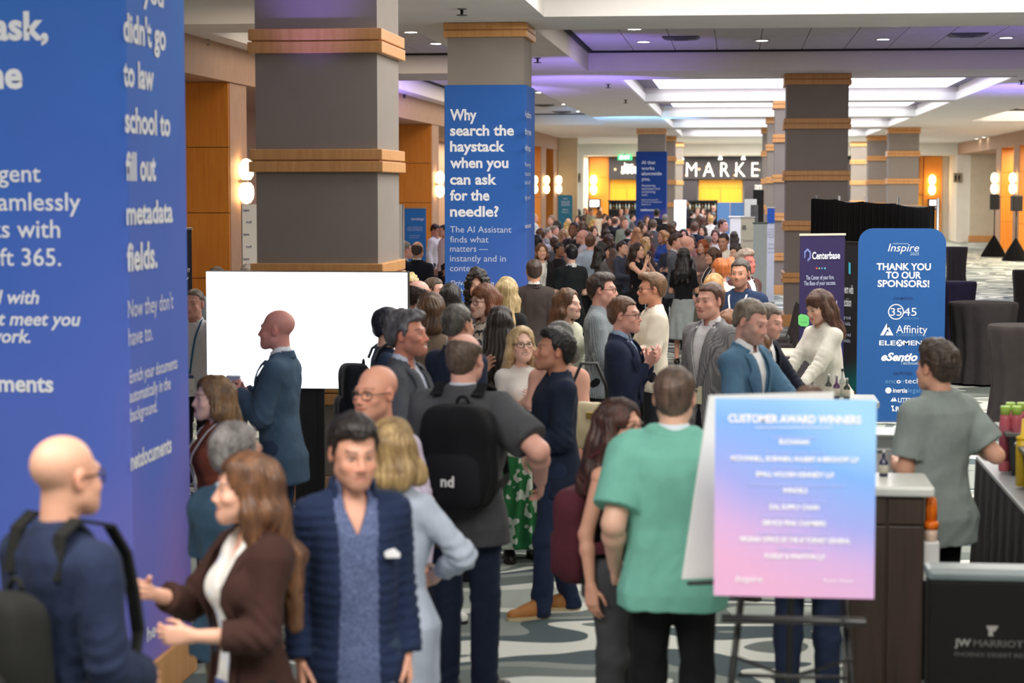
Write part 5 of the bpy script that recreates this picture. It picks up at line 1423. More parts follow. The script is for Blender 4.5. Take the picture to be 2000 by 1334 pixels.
def hair_mesh(B, P, h):
    st = P.get('hair', 'short'); hs = B.hs; R = B.headR; hc = B.hc
    if st in (None, 'bald'): return None
    L = P.get('len', .28)
    def W(x, y, z): return hc + (x * R[0] + y * R[1] + z * R[2]) * hs
    long_ = st in ('long', 'bob', 'pony', 'bun', 'curly')
    ext = (L if long_ else .1)
    lo = hc + np.array((-.24, -.24, -.20 - ext)) * hs; hi = hc + np.array((.24, .27, .22)) * hs
    if long_ and L > .16:
        for q_ in (-.14, .14):
            for z_ in (.47, .70 - L):
                pt_ = B.T(q_, .15, z_); lo = np.minimum(lo, pt_ - .07); hi = np.maximum(hi, pt_ + .07)
    G = Grid(lo, hi, h)
    vol = P.get('vol', 1.0); t = {'short': .011, 'buzz': .005, 'ring': .008, 'long': .016, 'bob': .024, 'pony': .012, 'bun': .012, 'curly': .04, 'quiff': .016}[st] * vol
    G.ell(W(0, .020, .038), [(.074 + t * .75) * hs, (.094 + t) * hs, (.080 + t * 1.15) * hs], 0, 'add', R)
    if not long_: G.ell(W(0, .045, -.01), [(.064 + t * .6) * hs, (.062 + t * .8) * hs, (.07) * hs], .02, 'add', R)
    if st == 'quiff':
        G.ell(W(.0, -.055, .10), [.052 * hs, .05 * hs, .033 * hs], .03, 'add', R)
    if st == 'short' and vol > 1.2:
        G.ell(W(0, -.03, .09), [.06 * hs, .06 * hs, .03 * hs * vol], .03, 'add', R)
    wd = P.get('wid', 1.0)
    if st in ('long', 'bob', 'curly'):
        # hair follows gravity down from the crown, in front of / behind the shoulders
        for q in (-1, 1):
            a = W(q * .066, .012, .02); m = W(q * .085 * wd, .008, -.07)
            e = m + np.array((0, 0, -max(L - .07, .02))) * hs + R[0] * q * .012 + (B.R[1] * .085 if not P.get('front') else -B.R[1] * .085) * min(max((L - .10) / .14, 0), 1)
            G.cone(a, m, .03 * hs, .034 * hs * wd, .03)
            G.cone(m, e, .034 * hs * wd, (.026 if st != 'bob' else .036) * hs * wd, .03)
        for q in (-.6, 0, .6):
            a = W(q * .075, .085, .03); m = W(q * .09 * wd, .092, -.08)
            G.cone(a, m, .04 * hs, .042 * hs * wd, .04)
            if L > .16 and st == 'long':
                p1 = B.T(q * .125 * wd, .135, .47); zend = .70 - L
                G.cone(m, p1, .042 * hs * wd, .040 * wd, .04)
                if zend < .45: G.cone(p1, B.T(q * .14 * wd, .15, zend + .02 * (q == 0)), .040 * wd, .026, .04)
            else:
                e = m + np.array((0, 0, -max(L - .08, .02))) * hs + np.array((0, .012, 0))
                G.cone(m, e, .042 * hs * wd, (.032 if st != 'bob' else .04) * hs, .04)
    if st == 'bun':
        G.ell(W(0, .11, .09), [.035 * hs] * 3, .01)
    if st == 'pony':
        G.cone(W(0, .11, .05), W(0, .15, -.02), .022 * hs, .03 * hs, .02)
        G.cone(W(0, .15, -.02), W(0, .13, -.02) + np.array((0, 0, -L)), .03 * hs, .012 * hs, .02)
    X = G.ax[0][:, None, None] - hc[0]; Y = G.ax[1][None, :, None] - hc[1]; Z = G.ax[2][None, None, :] - hc[2]
    x, y, z = ((R[i][0] * X + R[i][1] * Y + R[i][2] * Z) / hs for i in range(3))
    # clear the face and ears
    hl = P.get('hairline', .080); part = P.get('part', 0)
    if long_:
        b = P.get('bangs', 0)
        fx = P.get('facew', .056)
        kf = np.sqrt(((x) / fx) ** 2 + ((z + .03 - (hl - .06)) / (.098 - .028 * b)) ** 2)
        face = (kf - 1) * fx
        face = np.where(y < .02, face, .5)
        face = np.minimum(face, np.where((z < -.10) & (y < .03), np.abs(x) - .05, .5))
        G.F = np.maximum(G.F, (-face * hs).astype(np.float32))
    else:
        zl = np.interp(y, [-.12, -.085, -.06, -.035, -.022, -.006, .0, .018, .034, .05, .08, .12], [hl + .004, hl, hl - .012, hl - .028, .02, -.012, .028, .03, .012, -.035, -.062, -.085])
        zl = zl + part * x * (y < -.03) + .014 * np.clip((np.abs(x) - .022) / .025, 0, 1) * (y < -.03) + .0025 * np.sin(x * 260 + 3 * np.sin(x * 90)) + .0018 * np.sin(y * 300)
        keep = z - zl
        if st == 'ring': keep = np.minimum(keep, np.where(y < .11, P.get('ring', .055) + .35 * np.maximum(y - .0, 0) - z, .5))
        G.F = np.maximum(G.F, (-keep * hs * .8).astype(np.float32))
    V, Q = G.mesh()
    if len(V) == 0: return None
    N = vnormals(V, Q); q = ((V - hc) @ R.T) / hs
    ang = np.arctan2(q[:, 0], q[:, 1] + .0)
    if st == 'curly':
        d = snoise(V, 95, 5) * .010 + snoise(V, 40, 6) * .012
    elif long_:
        wv = P.get('wave', .6)
        d = np.sin(ang * 34 + 2 * snoise(V, 22, 3) + wv * 3 * np.sin(V[:, 2] * 28)) * .003 + snoise(V * np.array((1, 1, .35)), 55, 4) * .005 + wv * .006 * snoise(V, 30, 8)
    else:
        d = snoise(V, 160, 3) * .0016 * min(vol, 1.6) + snoise(V, 60, 4) * .002 * vol + np.sin(ang * 50 + 4 * snoise(V, 30, 7)) * .0012
    return V + N * d[:, None] * hs, Q

def hand_prims(G, w, fd, q, sc, pose, thumb=None):
    fd = unit(fd)
    ref = np.array((0, 0, 1.)) if abs(fd[2]) < .75 else np.array((0, -1., 0))
    if thumb is not None: ref = np.asarray(thumb, float)
    th = unit(ref - fd * (ref @ fd))
    pn = np.cross(fd, th) * (1 if q == 1 else -1)
    def W(a, b, c): return w + (fd * a + th * b + pn * c) * sc
    cur = {'relax': (18, 26, 18), 'grip': (52, 62, 38), 'fist': (75, 85, 55), 'flat': (6, 8, 5), 'point': (60, 70, 45), 'cup': (38, 46, 26)}[pose]
    spec = [(.030, .092, (.042, .026, .021), .0088), (.0095, .096, (.046, .029, .022), .009), (-.011, .092, (.042, .027, .021), .0085), (-.030, .084, (.033, .020, .018), .0075)]
    G.ell(W(.05, 0, 0), [.045 * sc] * 3 if False else (.046 * sc, .036 * sc, .016 * sc), .01, 'add', np.stack([fd, th, pn]))
    for i, (o, kz, seg, r) in enumerate(spec):
        G.cone(W(-.005, o * .45, 0), W(kz, o, 0), .0155 * sc, (r + .0035) * sc, .012)
        p = W(kz, o, .0); a = 0
        c = (8, 10, 8) if (pose == 'point' and i == 0) else cur
        rr = r
        for jn in range(3):
            a += math.radians(c[jn] * (1 + .08 * i))
            dirv = fd * math.cos(a) + pn * math.sin(a) + th * (o * .9)
            nx = p + unit(dirv) * seg[jn] * sc
            G.cone(p, nx, rr * sc, (rr - .001) * sc, .002 if jn else .004)
            p = nx; rr -= .0008
    tb = W(.022, .026, .004)
    gr = {'relax': .35, 'flat': .15}.get(pose, .85)
    d1 = unit(fd * .75 + th * (.75 - .25 * gr) + pn * (.15 + .45 * gr)); d2 = unit(fd * .9 + th * (.35 - .25 * gr) + pn * (.2 + .6 * gr)); d3 = unit(fd * .85 + th * (.1 - .3 * gr) + pn * (.25 + .6 * gr))
    G.cone(W(.0, .010, 0), tb, .017 * sc, .0135 * sc, .012)
    p = tb
    for dv, ln, r in ((d1, .042, .0115), (d2, .032, .0100), (d3, .025, .0088)):
        nx = p + dv * ln * sc
        G.cone(p, nx, r * sc, (r - .001) * sc, .004); p = nx
    return fd, th, pn, W(.085, .0, .03)

SLEEVE = {'long': 2.0, 'roll': 1.45, 'short': .78, 'cap': .45, 'none': 0.0, '34': 1.6}

def arm_point(a, t):
    s, e, w = (np.asarray(v) for v in a)
    return s + (e - s) * t if t <= 1 else e + (w - e) * (t - 1)

def garment(B, P, h, off, hem, sleeve, cutv=None, neck=True, lap=None, fold=.006, seed=1, flare=0., puff=0., vest=False, top=.60, fit=1.0):
    sc = B.sc; sl = SLEEVE[sleeve]
    pts = [B.T(-.25, 0, hem), B.T(.25, 0, hem), B.T(0, .2, hem), B.T(0, -.25, hem), B.neck]
    for q in (1, -1):
        for t in np.linspace(0, max(sl, .1), 5): pts.append(arm_point(B.arm[q], t))
    pts = np.array(pts); lo = pts.min(0) - .13; hi = pts.max(0) + .13
    hi[2] = max(hi[2], B.neck[2] + .08)
    G = Grid(lo, hi, h)
    tab = B.tab
    if hem < -.03: tab = [(z, a + .016 * min(max((.04 - z) / .08, 0), 1), b + .016 * min(max((.04 - z) / .08, 0), 1), c) for z, a, b, c in tab]
    if flare: tab = [(z, a + flare * max(.05 - z, 0), b + flare * max(.05 - z, 0), c) for z, a, b, c in tab]
    G.loft(B.hip, B.R, tab, off, hem, top, 0, 2.4, sc)
    if B.fem:
        for q in (1, -1):
            G.ell(B.T(.072 * q, -.078, .36), [(.062 + off) * sc, (.058 + off) * sc, (.06 + off) * sc], .045, 'add', B.R)
    for q in (1, -1):
        S, E, Wr = B.arm[q]
        n0 = B.T(.045 * q, .022, .538)
        G.cone(n0, S, (.036 + off) * sc, (.049 + off) * sc, .05)
        if sl > 0:
            aw = P.get('armw', 1.0) * (.86 if B.fem else 1.0)
            r0, r1, r2 = ((.060 + off * .9) * sc * aw, (.047 + off * 1.1) * sc * aw, (.034 + off * 1.3) * sc * aw)
            pe = arm_point(B.arm[q], sl - .02 if sl > 1 else sl).astype(np.float32)
            dv = unit((Wr - E) if sl > 1 else (E - S)).astype(np.float32)
            if sl <= 1:
                G.cone(S, arm_point(B.arm[q], sl + .12), r0, (r0 + (r1 - r0) * sl) * 1.08, .022, clip=(pe, dv))
            else:
                G.cone(S, E, r0, r1, .022)
                G.cone(E, arm_point(B.arm[q], sl), r1, r1 + (r2 - r1) * (sl - 1), .012, clip=(pe, dv))
        else:
            # arm hole
            ctr = S + B.R[0] * q * .045 * sc - np.array((0, 0, .03))
            G.ell(ctr, [.055 * sc, .09 * sc, .12 * sc], .01, 'cut', B.R)
    if neck:
        nr = (.052 if B.fem else .062) * (1 if neck is True else neck)
        G.cone(B.neck - B.R[2] * .0 - B.R[1] * .01, B.hc - B.headR[2] * .02 * 0 + np.array((0, 0, .05)), nr * sc, nr * sc * 1.1, .008, 'cut')
        if P.get('scoop'): G.ell(B.T(0, -.10, .50), [.07 * sc, .09 * sc, P['scoop'] * sc], .01, 'cut', B.R)
    if cutv is not None:
        zs, ws = cutv
        o = B.hip.astype(np.float32); R = B.R
        def wedge(X, Y, Z):
            x = X - o[0]; y = Y - o[1]; z = Z - o[2]
            x, y, z = ((R[i][0] * x + R[i][1] * y + R[i][2] * z) / sc for i in range(3))
            w = np.interp(z, zs, ws)
            return np.maximum((np.abs(x) - w) * sc, (y + .03) * sc).astype(np.float32)
        if lap:
            def lapel(X, Y, Z):
                x = X - o[0]; y = Y - o[1]; z = Z - o[2]
                x, y, z = ((R[i][0] * x + R[i][1] * y + R[i][2] * z) / sc for i in range(3))
                w = np.interp(z, zs, ws); lw = np.interp(z, [lap, lap + .05, .42, .46, .56], [0, .035, .075, .045, .04])
                return w, x, y, z, lw
            X = G.ax[0][:, None, None]; Y = G.ax[1][None, :, None]; Z = G.ax[2][None, None, :]
            w, x, y, z, lw = lapel(X, Y, Z)
            m = (np.abs(x) < w + lw) & (y < .0) & (z > lap) & (z < .56)
            G.F = np.where(m, G.F - .009, G.F).astype(np.float32)
        G.put(G.lo, G.lo + G.n * h, wedge, .004, 'cut')
    V, Q = G.mesh()
    if len(V) == 0: return V, Q
    N = vnormals(V, Q)
    loc = (V - B.hip) @ B.R.T / sc
    dg = loc + .03 * np.stack([snoise(loc, 9, seed + 1), snoise(loc, 9, seed + 2), snoise(loc, 8, seed + 3)], 1)
    rid = lambda v_: 1 - np.abs(v_)
    d = fold * (snoise(dg * np.array((1, 1, .5)), 16, seed) * .8 + (rid(snoise(dg * np.array((1, 1, .7)), 20, seed + 7)) - .5) * .9 * np.clip(1.2 - np.abs(loc[:, 2] - .1) * 1.6, .25, 1))
    if puff:
        d = d + puff * (np.abs(np.sin((loc[:, 2] + .012 * snoise(loc, 9, 2)) * math.pi / .040)) ** .6 - .6) * (1 + .4 * snoise(loc, 30, 5))
    # extra creases near elbows
    for q in (1, -1):
        S, E, Wr = B.arm[q]
        if sl > 1.2:
            r = np.linalg.norm(V - E, axis=1); ad = (V - E) @ unit(Wr - S)
            d = d + np.exp(-(r / .09) ** 2) * .006 * np.sin(ad * 150)
    V = V + N * d[:, None]
    return V.astype(np.float32), Q

def trousers_mesh(B, P, h, off=.010, seed=3):
    sc = B.sc; rl = P.get('legw', 1.0) * (.95 if B.fem else 1.0)
    xs = [B.foot[1][0], B.foot[-1][0], .19, -.19]; 
    lo = np.array((min(xs) - .16, -.28, .0)); hi = np.array((max(xs) + .16, .32, B.hip[2] + .14))
    lo[1] = min(lo[1], min(B.foot[1][1], B.foot[-1][1]) - .12); hi[1] = max(hi[1], max(B.foot[1][1], B.foot[-1][1]) + .12)
    G = Grid(lo, hi, h)
    G.loft(B.hip, B.R, B.tab, off, -.13, P.get('waist', .07), 0, 2.3, sc)
    for q in (1, -1):
        a = B.hipj[q]; k = B.knee[q]; f = B.foot[q] + np.array((0, .03, .03))
        G.cone(a, k, (.086 + off) * sc * rl, (.060 + off) * sc * rl, .04)
        G.cone(k, f, (.062 + off) * sc * rl, (.05 + off * 1.3) * sc * rl, .03)
    V, Q = G.mesh(); N = vnormals(V, Q)
    kz = B.knee[1][2]
    amp = .003 + .005 * np.exp(-((V[:, 2] - kz) / .10) ** 2) + .008 * np.exp(-((V[:, 2] - .1) / .1) ** 2)
    d = amp * (snoise(V * np.array((1, 1, .8)), 21, seed) * .7 + snoise(V * np.array((1.2, 1.2, 1.5)), 34, seed + 2) * .5)
    d[V[:, 2] < .02] = 0
    V = V + N * d[:, None]; V[:, 2] = np.maximum(V[:, 2], .012)
    return V.astype(np.float32), Q

def skirt_mesh(B, P, h, hem=.25, off=.02, seed=3):
    sc = B.sc
    lo = np.array((-.35, -.35, hem * sc - .02)); hi = np.array((.35, .38, B.hip[2] + .16))
    G = Grid(lo, hi, h)
    zb = (hem * sc - B.hip[2]) / sc
    fl = P.get('flare', .12)
    tab = [(zb, .185 + fl * -zb, .15 + fl * -zb, .02), (-.06, .18, .13, .026), (.06, .155, .105, .01), (.14, .138, .1, .004)]
    G.loft(B.hip, np.eye(3, dtype=np.float32), tab, off * .5, zb, .10, 0, 2.1, sc)
    V, Q = G.mesh(); N = vnormals(V, Q)
    ang = np.arctan2(V[:, 0], V[:, 1])
    t = np.clip((B.hip[2] - V[:, 2]) / .5, 0, 1)
    d = t * .022 * np.sin(ang * 11 + snoise(V, 6, seed)) + .004 * snoise(V, 25, seed)
    N[:, 2] = 0
    return (V + N * d[:, None]).astype(np.float32), Q

def shoe_mesh(B, q, h, boot=False, heel=False):
    sc = B.sc; f = B.foot[q]; toe = unit((.22 * q, -1, 0)); sd = np.array((-toe[1], toe[0], 0))
    G = Grid(f + np.array((-.2, -.25, -.01)), f + np.array((.2, .2, .2)), h)
    p = lambda a, z: f + toe * a * sc + np.array((0, 0, z * sc))
    G.cone(p(-.045, .04), p(.06, .038), .040 * sc, .043 * sc, .02)
    G.cone(p(.06, .038), p(.165, .03), .044 * sc, .036 * sc, .02)
    G.cone(p(-.035, .05), p(-.02, .14 if boot else .085), .042 * sc, .045 * sc if boot else .036 * sc, .02)
    G.cone(p(-.01, .09), p(.09, .05), .036 * sc, .036 * sc, .02)
    fz = np.float32(f[2])
    G.put(G.lo, G.lo + G.n * h, lambda X, Y, Z: Z - fz - .001 + 0 * X + 0 * Y, 0, 'cut')
    return G.mesh()

def backpack(B, loc, rz, label, c, c2=None, size=(.30, .44, .17), z0=.06, text=None, sidex=0.0, shoulder=(1, -1), group=None, cat='backpack'):
    """rounded day pack on the person's back, straps over the shoulders"""
    sc = B.sc; w, hh, dp = size
    o = empty(cat, loc, rz, label, cat, group)
    yb = .135
    h = .011
    G = Grid(B.T(-.3, -.05, z0 - .08) - .1, B.T(.3, .42, .66) + .1, h)
    c0 = B.T(sidex, yb + dp * .5, z0 + hh / 2)
    G.ell(c0, [w / 2, dp / 2, hh / 2], 0, 'add', B.R, 4.5)
    Gp = Grid(G.lo, G.lo + G.n * h, h)
    Gp.ell(B.T(sidex, yb + dp * .86, z0 + hh * .30), [w * .42, dp * .30, hh * .26], 0, 'add', B.R, 4.5)
    V, Q = G.mesh(); N = vnormals(V, Q); V = V + N * (snoise(V, 18, 4) * .006)[:, None]
    mesh_obj('pack_body', np_mesh('pack_body', V, Q), cloth(c), o)
    V, Q = Gp.mesh(); N = vnormals(V, Q); V = V + N * (snoise(V, 22, 9) * .004)[:, None]
    mesh_obj('front_pocket', np_mesh('front_pocket', V, Q), cloth(c2 or c), o)
    m = MB()
    m.tube([B.T(sidex + .03 * math.cos(t), yb + .04, z0 + hh - .005 + .035 * math.sin(t)) for t in np.linspace(0, math.pi, 7)], .008, 6)
    m.build('grab_handle', cloth(c), o)
    for q in shoulder:
        pts = []; nr = []
        for (y, z, n) in ((.10, z0 + hh * .98, (0, 1, .5)), (.075, .535, (0, .6, 1)), (.02, .575, (0, .1, 1)), (-.06, .545, (0, -.6, 1)), (-.115, .46, (0, -1, .4)), (-.142, .34, (0, -1, 0)), (-.14, .22, (0, -1, 0)), (-.08, .12, (q * 1.2, -.6, 0)), (.10, .08, (q * 1, .2, 0))):
            x = q * (.105 if z > .3 else .13) + (q * .05 if z < .13 else 0)
            pts.append(B.T(x, y - (.02 if n[1] < 0 else -.015), z + .035)); nr.append(n[0] * B.R[0] + n[1] * B.R[1] + n[2] * B.R[2])
        k = MB(); k.strip(pts, nr, .055, .012); k.build('strap', cloth(c), o)
    z = MB()
    arc = [B.T(sidex + w * .40 * math.cos(t), yb + dp * .92 - .004, z0 + hh * .62 + hh * .30 * math.sin(t)) for t in np.linspace(0, math.pi, 12)]
    z.tube(arc, .004, 5); z.build('zipper', plain('zip', (40, 40, 44), .4, .5), o)
    if text:
        g0 = B.T(sidex, yb + dp * 1.0 + dp * .17, z0 + hh * .30)
        Rz = np.array(Matrix.Rotation(rz, 3, 'Z')); L = np.array(loc)
        g0 = L + Rz @ g0; uu = Rz @ (-B.R[0]); ww = Rz @ B.R[2]
        letters(text, g0, uu, ww, -.03, -.02, .05, mat=plain('print', (225, 225, 228), .6), parent=o, bold=.03, lift=.010)
    return o

def person(label, px, py, d, face=0, h=None, **P):
    """px,py = pixel of the top of the head, d = depth of the head, face = heading in degrees (0 looks at the camera, 90 to +X, 180 away)"""
    top = at(px, py, d); ztop = top.z
    fem = P.get('sex') == 'f'
    lift = {'bald': 0, 'buzz': .004, 'ring': .0}.get(P.get('hair', 'short'), .016)
    sc = 1.0
    for _ in range(6):
        P['sc'] = sc; B = Body(P)
        zt = B.hc[2] + (.116 + lift) * B.hs
        sc *= 1 + (ztop - zt) / zt
    P['sc'] = sc; B = Body(P)
    rz = math.radians(face)
    Rz = np.array(Matrix.Rotation(rz, 3, 'Z'))
    off = Rz @ B.hc
    loc = Vector((top.x - off[0], d - off[1], 0.0))
    q = max(1.0, d / 9.0)
    if P.get('coarse'): q *= P['coarse']
    hv = min(.0042 * q, .013); bv = min(.0095 * q, .024)
    seed = int(px * 7 + py) % 997
    # body: head and neck, arms with hands, and a core, in one mesh
    parts = []
    G = Grid(B.hc + np.array((-.125, -.15, -.27)), B.hc + np.array((.125, .15, .14)), hv)
    head_parts(G, B, P); hp = G.mesh(); parts.append(hp)
    nh = len(hp[0])
    tops = P.get('sleeve', 'long')
    for s_ in (1, -1):
        S, E, Wr = B.arm[s_]
        a = np.array((S, E, Wr)) if SLEEVE[tops] < 1 else np.array((E * .6 + Wr * .4, Wr))
        aw = P.get('armw', 1.0) * (.85 if fem else 1.0)
        fd = unit(Wr - E); key = 'rh' if s_ == -1 else 'lh'
        hd = P.get(key + 'd')
        if hd is not None: fd = unit(fd + np.asarray(hd) * .8)
        pose = P.get(key, 'relax')
        lo = np.minimum(a.min(0), Wr + fd * .0) - .09; hi = np.maximum(a.max(0), Wr) + .09
        tip = Wr + fd * .2 * B.sc
        lo = np.minimum(lo, tip - .07); hi = np.maximum(hi, tip + .07)
        G = Grid(lo, hi, min(.0045 * q, .012))
        if SLEEVE[tops] < 1: G.cone(S, E, .056 * B.sc * aw, .044 * B.sc * aw, 0)
        mid = E + (Wr - E) * .3
        if SLEEVE[tops] < 2:
            G.cone(E, mid, .042 * B.sc * aw, .043 * B.sc * aw, .02)
        G.cone(mid, Wr, .042 * B.sc * aw, .027 * B.sc * aw, .02)
        info = hand_prims(G, Wr, fd, s_, B.sc * (.93 if fem else 1.0), pose, P.get(key + 't'))
        B.arm[s_] = (S, E, Wr)
        P['_' + key] = info
        vq = G.mesh()
        if len(vq[0]): parts.append(vq)
    # core below the clothes
    G = Grid((-.3, -.35, .03), (.3, .4, B.neck[2] + .06), .028)
    G.loft(B.hip, B.R, B.tab, -.018, -.12, .56, 0, 2.3, B.sc)
    for s_ in (1, -1):
        G.cone(B.hipj[s_], B.knee[s_], .072 * B.sc, .048 * B.sc, .03)
        G.cone(B.knee[s_], B.foot[s_] + np.array((0, .02, .06)), .048 * B.sc, .036 * B.sc, .03)
        G.cone(B.T(.04 * s_, .02, .54), B.sh[s_], .04 * B.sc, .05 * B.sc, .03)
    G.cone(B.T(0, .02, .45), B.neck, .07, .05, .03)
    core = G.mesh()
    if P.get('legs') == 'bare' or P.get('sleeve') == 'none':
        G2 = Grid((-.32, -.35, .03), (.32, .4, B.neck[2] + .06), max(.012, bv))
        G2.loft(B.hip, B.R, B.tab, -.006, -.12, .57, 0, 2.3, B.sc)
        for s_ in (1, -1):
            G2.cone(B.hipj[s_], B.knee[s_], .08 * B.sc, .05 * B.sc, .03)
            G2.cone(B.knee[s_], B.foot[s_] + np.array((0, .02, .05)), .05 * B.sc, .034 * B.sc, .03)
            G2.cone(B.T(.04 * s_, .02, .545), B.sh[s_], .042 * B.sc, .055 * B.sc, .03)
        G2.cone(B.T(0, .02, .45), B.neck, .07, .05, .03)
        core = G2.mesh()
    parts.append(core)
    V, Q = join_vq(parts)
    C = np.tile(np.array(lin(P.get('skin', (214, 160, 134)))[:3], np.float32), (len(V), 1))
    C[:nh] = skin_cols(V[:nh], B, P)
    body = mesh_obj('person', np_mesh('person', V, Q, C), skinmat(), None, loc, rz)
    tag(body, label, 'person', P.get('group'))
    hm = hair_mesh(B, P, min(hv * 1.15, .012))
    if hm: mesh_obj('hair', np_mesh('hair', *hm), hairmat(P.get('haircol', (60, 45, 35)), P.get('haircol2')), body)
    # clothes, from the skin outwards
    for g in P.get('wear', []):
        kind, mat = g[0], g[1]; kw = dict(g[2]) if len(g) > 2 else {}
        nm = kw.pop('name', kind)
        if kind == 'trousers': vq = trousers_mesh(B, P, bv * 1.2, kw.get('off', .010), seed)
        elif kind == 'skirt': vq = skirt_mesh(B, P, bv * 1.2, kw.get('hem', .25), .02, seed)
        elif kind == 'shoes':
            for s_ in (1, -1):
                vq = shoe_mesh(B, s_, min(.009 * q, .02), kw.get('boot', False))
                sh = mesh_obj('shoe', np_mesh('shoe', *vq), mat, body)
                if d < 14:
                    sole = MB(); f = B.foot[s_]; toe = unit((.22 * s_, -1, 0)); sd = np.array((-toe[1], toe[0], 0))
                    outl = [(-.085, .0), (-.07, .034), (0, .041), (.08, .047), (.15, .044), (.195, .022), (.20, 0)]
                    ring = outl + [(a, -b) for a, b in outl[-2:0:-1]]
                    n = len(ring); vv = [f + toe * a * B.sc + sd * b * B.sc + np.array((0, 0, z)) for z in (.0, .02) for a, b in ring]
                    sole.quadmesh(vv, [tuple(range(n - 1, -1, -1)), tuple(range(n, 2 * n))] + [(k_, (k_ + 1) % n, n + (k_ + 1) % n, n + k_) for k_ in range(n)])
                    sole.build('sole', plain('sole', kw.get('sole', (40, 34, 30)), .8), sh)
            continue
        elif kind == 'collar':
            vq = collar_mesh(B, P, min(.006 * q, .014), kw)
        elif kind == 'glasses':
            glasses(B, mat, body, kw); continue
        elif kind == 'lanyard':
            lanyard(B, mat, body, kw); continue
        elif kind == 'lapels':
            lapels(B, mat, body, kw); continue
        else:
            vq = garment(B, P, bv, kw.pop('off', .012), kw.pop('hem', -.10), kw.pop('sleeve', tops), seed=seed, **kw)
        if len(vq[0]): mesh_obj(nm, np_mesh(nm, *vq), mat, body)
    P['B'] = B; P['loc'] = loc; P['rz'] = rz; P['body'] = body
    if ztop < 1.48 or ztop > 2.0: print('HEIGHT', round(ztop, 2), label)
    return P

def collar_mesh(B, P, h, kw):
    """shirt collar: a band round the neck, open or closed at the throat"""
    sc = B.sc; ht = kw.get('h', .045); r = kw.get('r', .068 if not B.fem else .058); gap = kw.get('gap', .02); th = kw.get('t', .006)
    base = B.neck + B.R[2] * .004 - B.R[1] * .004
    ax = unit(B.R[2] * 1.0 + np.array((0, -.12, .2))).astype(np.float32)
    G = Grid(base - .15, base + .16, h)
    b = base.astype(np.float32); R0 = B.R[0]; bk = unit(np.cross(ax, R0)).astype(np.float32)
    def fn(X, Y, Z):
        x = X - b[0]; y = Y - b[1]; z = Z - b[2]
        u = x * R0[0] + y * R0[1] + z * R0[2]; v = x * bk[0] + y * bk[1] + z * bk[2]; w = x * ax[0] + y * ax[1] + z * ax[2]
        rr = np.sqrt(u * u + v * v)
        front = np.clip(-v / r, 0, 1)
        flare = kw.get('flare', .25)
        d = np.abs(rr - (r * sc + (.02 - w) * flare)) - th
        lo_ = -.02 - .045 * front * kw.get('points', 1.0)
        d = np.maximum(d, np.maximum(lo_ - w, w - (ht - .028 * front)))
        g = gap * (1 + np.clip((.03 - w) * 12 * 0, 0, 2)) + np.maximum(-(w), 0) * .5
        return np.maximum(d, np.where(v < 0, g - np.abs(u), -1))
    G.put(G.lo, G.lo + G.n * h, fn)
    return G.mesh()

def lapels(B, mat, body, kw):
    """turned-back lapels (or plain front edges) lying on the chest along the opening"""
    zs, ws, off = kw['zs'], kw['ws'], kw['off']; z0 = kw.get('lap', .10); edge = kw.get('edge', 0)
    m = MB(); n = 15
    for q in (-1, 1):
        v = []; f = []
        for i in range(n):
            z = z0 + (.545 - z0) * i / (n - 1)
            w = float(np.interp(z, zs, ws)); lw = edge or float(np.interp(z, [z0, z0 + .05, .405, .42, .435, .545], [.004, .030, .080, .082, .050, .040]))
            for k, x in enumerate((w - .006, w + lw * .5, w + lw)):
                p = B.front(q * x, min(z, .53), off + (.004 if k == 2 else .010)) + (B.R[2] * max(z - .53, 0) + B.R[1] * max(z - .53, 0) * 1.2) * B.sc
                v.append(p)
        for i in range(n - 1):
            for k in range(2):
                a = i * 3 + k; qd = (a, a + 1, a + 4, a + 3); f.append(qd if q == 1 else qd[::-1])
        m.quadmesh(v, f, True)
    o = m.build('lapel' if not edge else 'front_edge', mat, body)
    md = o.modifiers.new('t', 'SOLIDIFY'); md.thickness = .006; md.offset = 1
    return o

def glasses(B, mat, body, kw):
    hs = B.hs; R = B.headR
    W = lambda x, y, z: B.hc + (x * R[0] + y * R[1] + z * R[2]) * hs
    r = kw.get('r', .0021); m = MB(); up = kw.get('up', 0)
    dz = .085 * (1 if up else 0); dy = .03 * (1 if up else 0)
    for q in (-1, 1):
        ring = [W(q * .033 + .024 * math.copysign(abs(math.cos(t)) ** .7, math.cos(t)), -.098 + dy + .012 * (abs(q * .033 + .024 * math.cos(t)) / .057) ** 2, -.003 + dz + .0185 * math.copysign(abs(math.sin(t)) ** .8, math.sin(t))) for t in np.linspace(0, 2 * math.pi, 18, endpoint=False)]
        m.tube(ring, r, 6, closed=True)
        m.tube([W(q * .057, -.086 + dy, .004 + dz), W(q * .074, -.06 + dy, .005 + dz), W(q * .081, .0 + dy, .006 + dz), W(q * .08, .018 + dy, -.012 + dz)], r * 1.1, 6)
    m.tube([W(-.009, -.099 + dy, .0 + dz), W(0, -.104 + dy, .004 + dz), W(.009, -.099 + dy, .0 + dz)], r, 6)
    g = m.build('glasses', mat, body)
    if kw.get('dark'):
        l = MB()
        for q in (-1, 1):
            pts = [W(q * .033 + .023 * math.cos(t), -.0975 + dy, -.003 + dz + .0175 * math.sin(t)) for t in np.linspace(0, 2 * math.pi, 14, endpoint=False)]
            l.quadmesh(pts, [tuple(range(14))])
        l.build('lens', plain('lens', (18, 20, 24), .1), g)

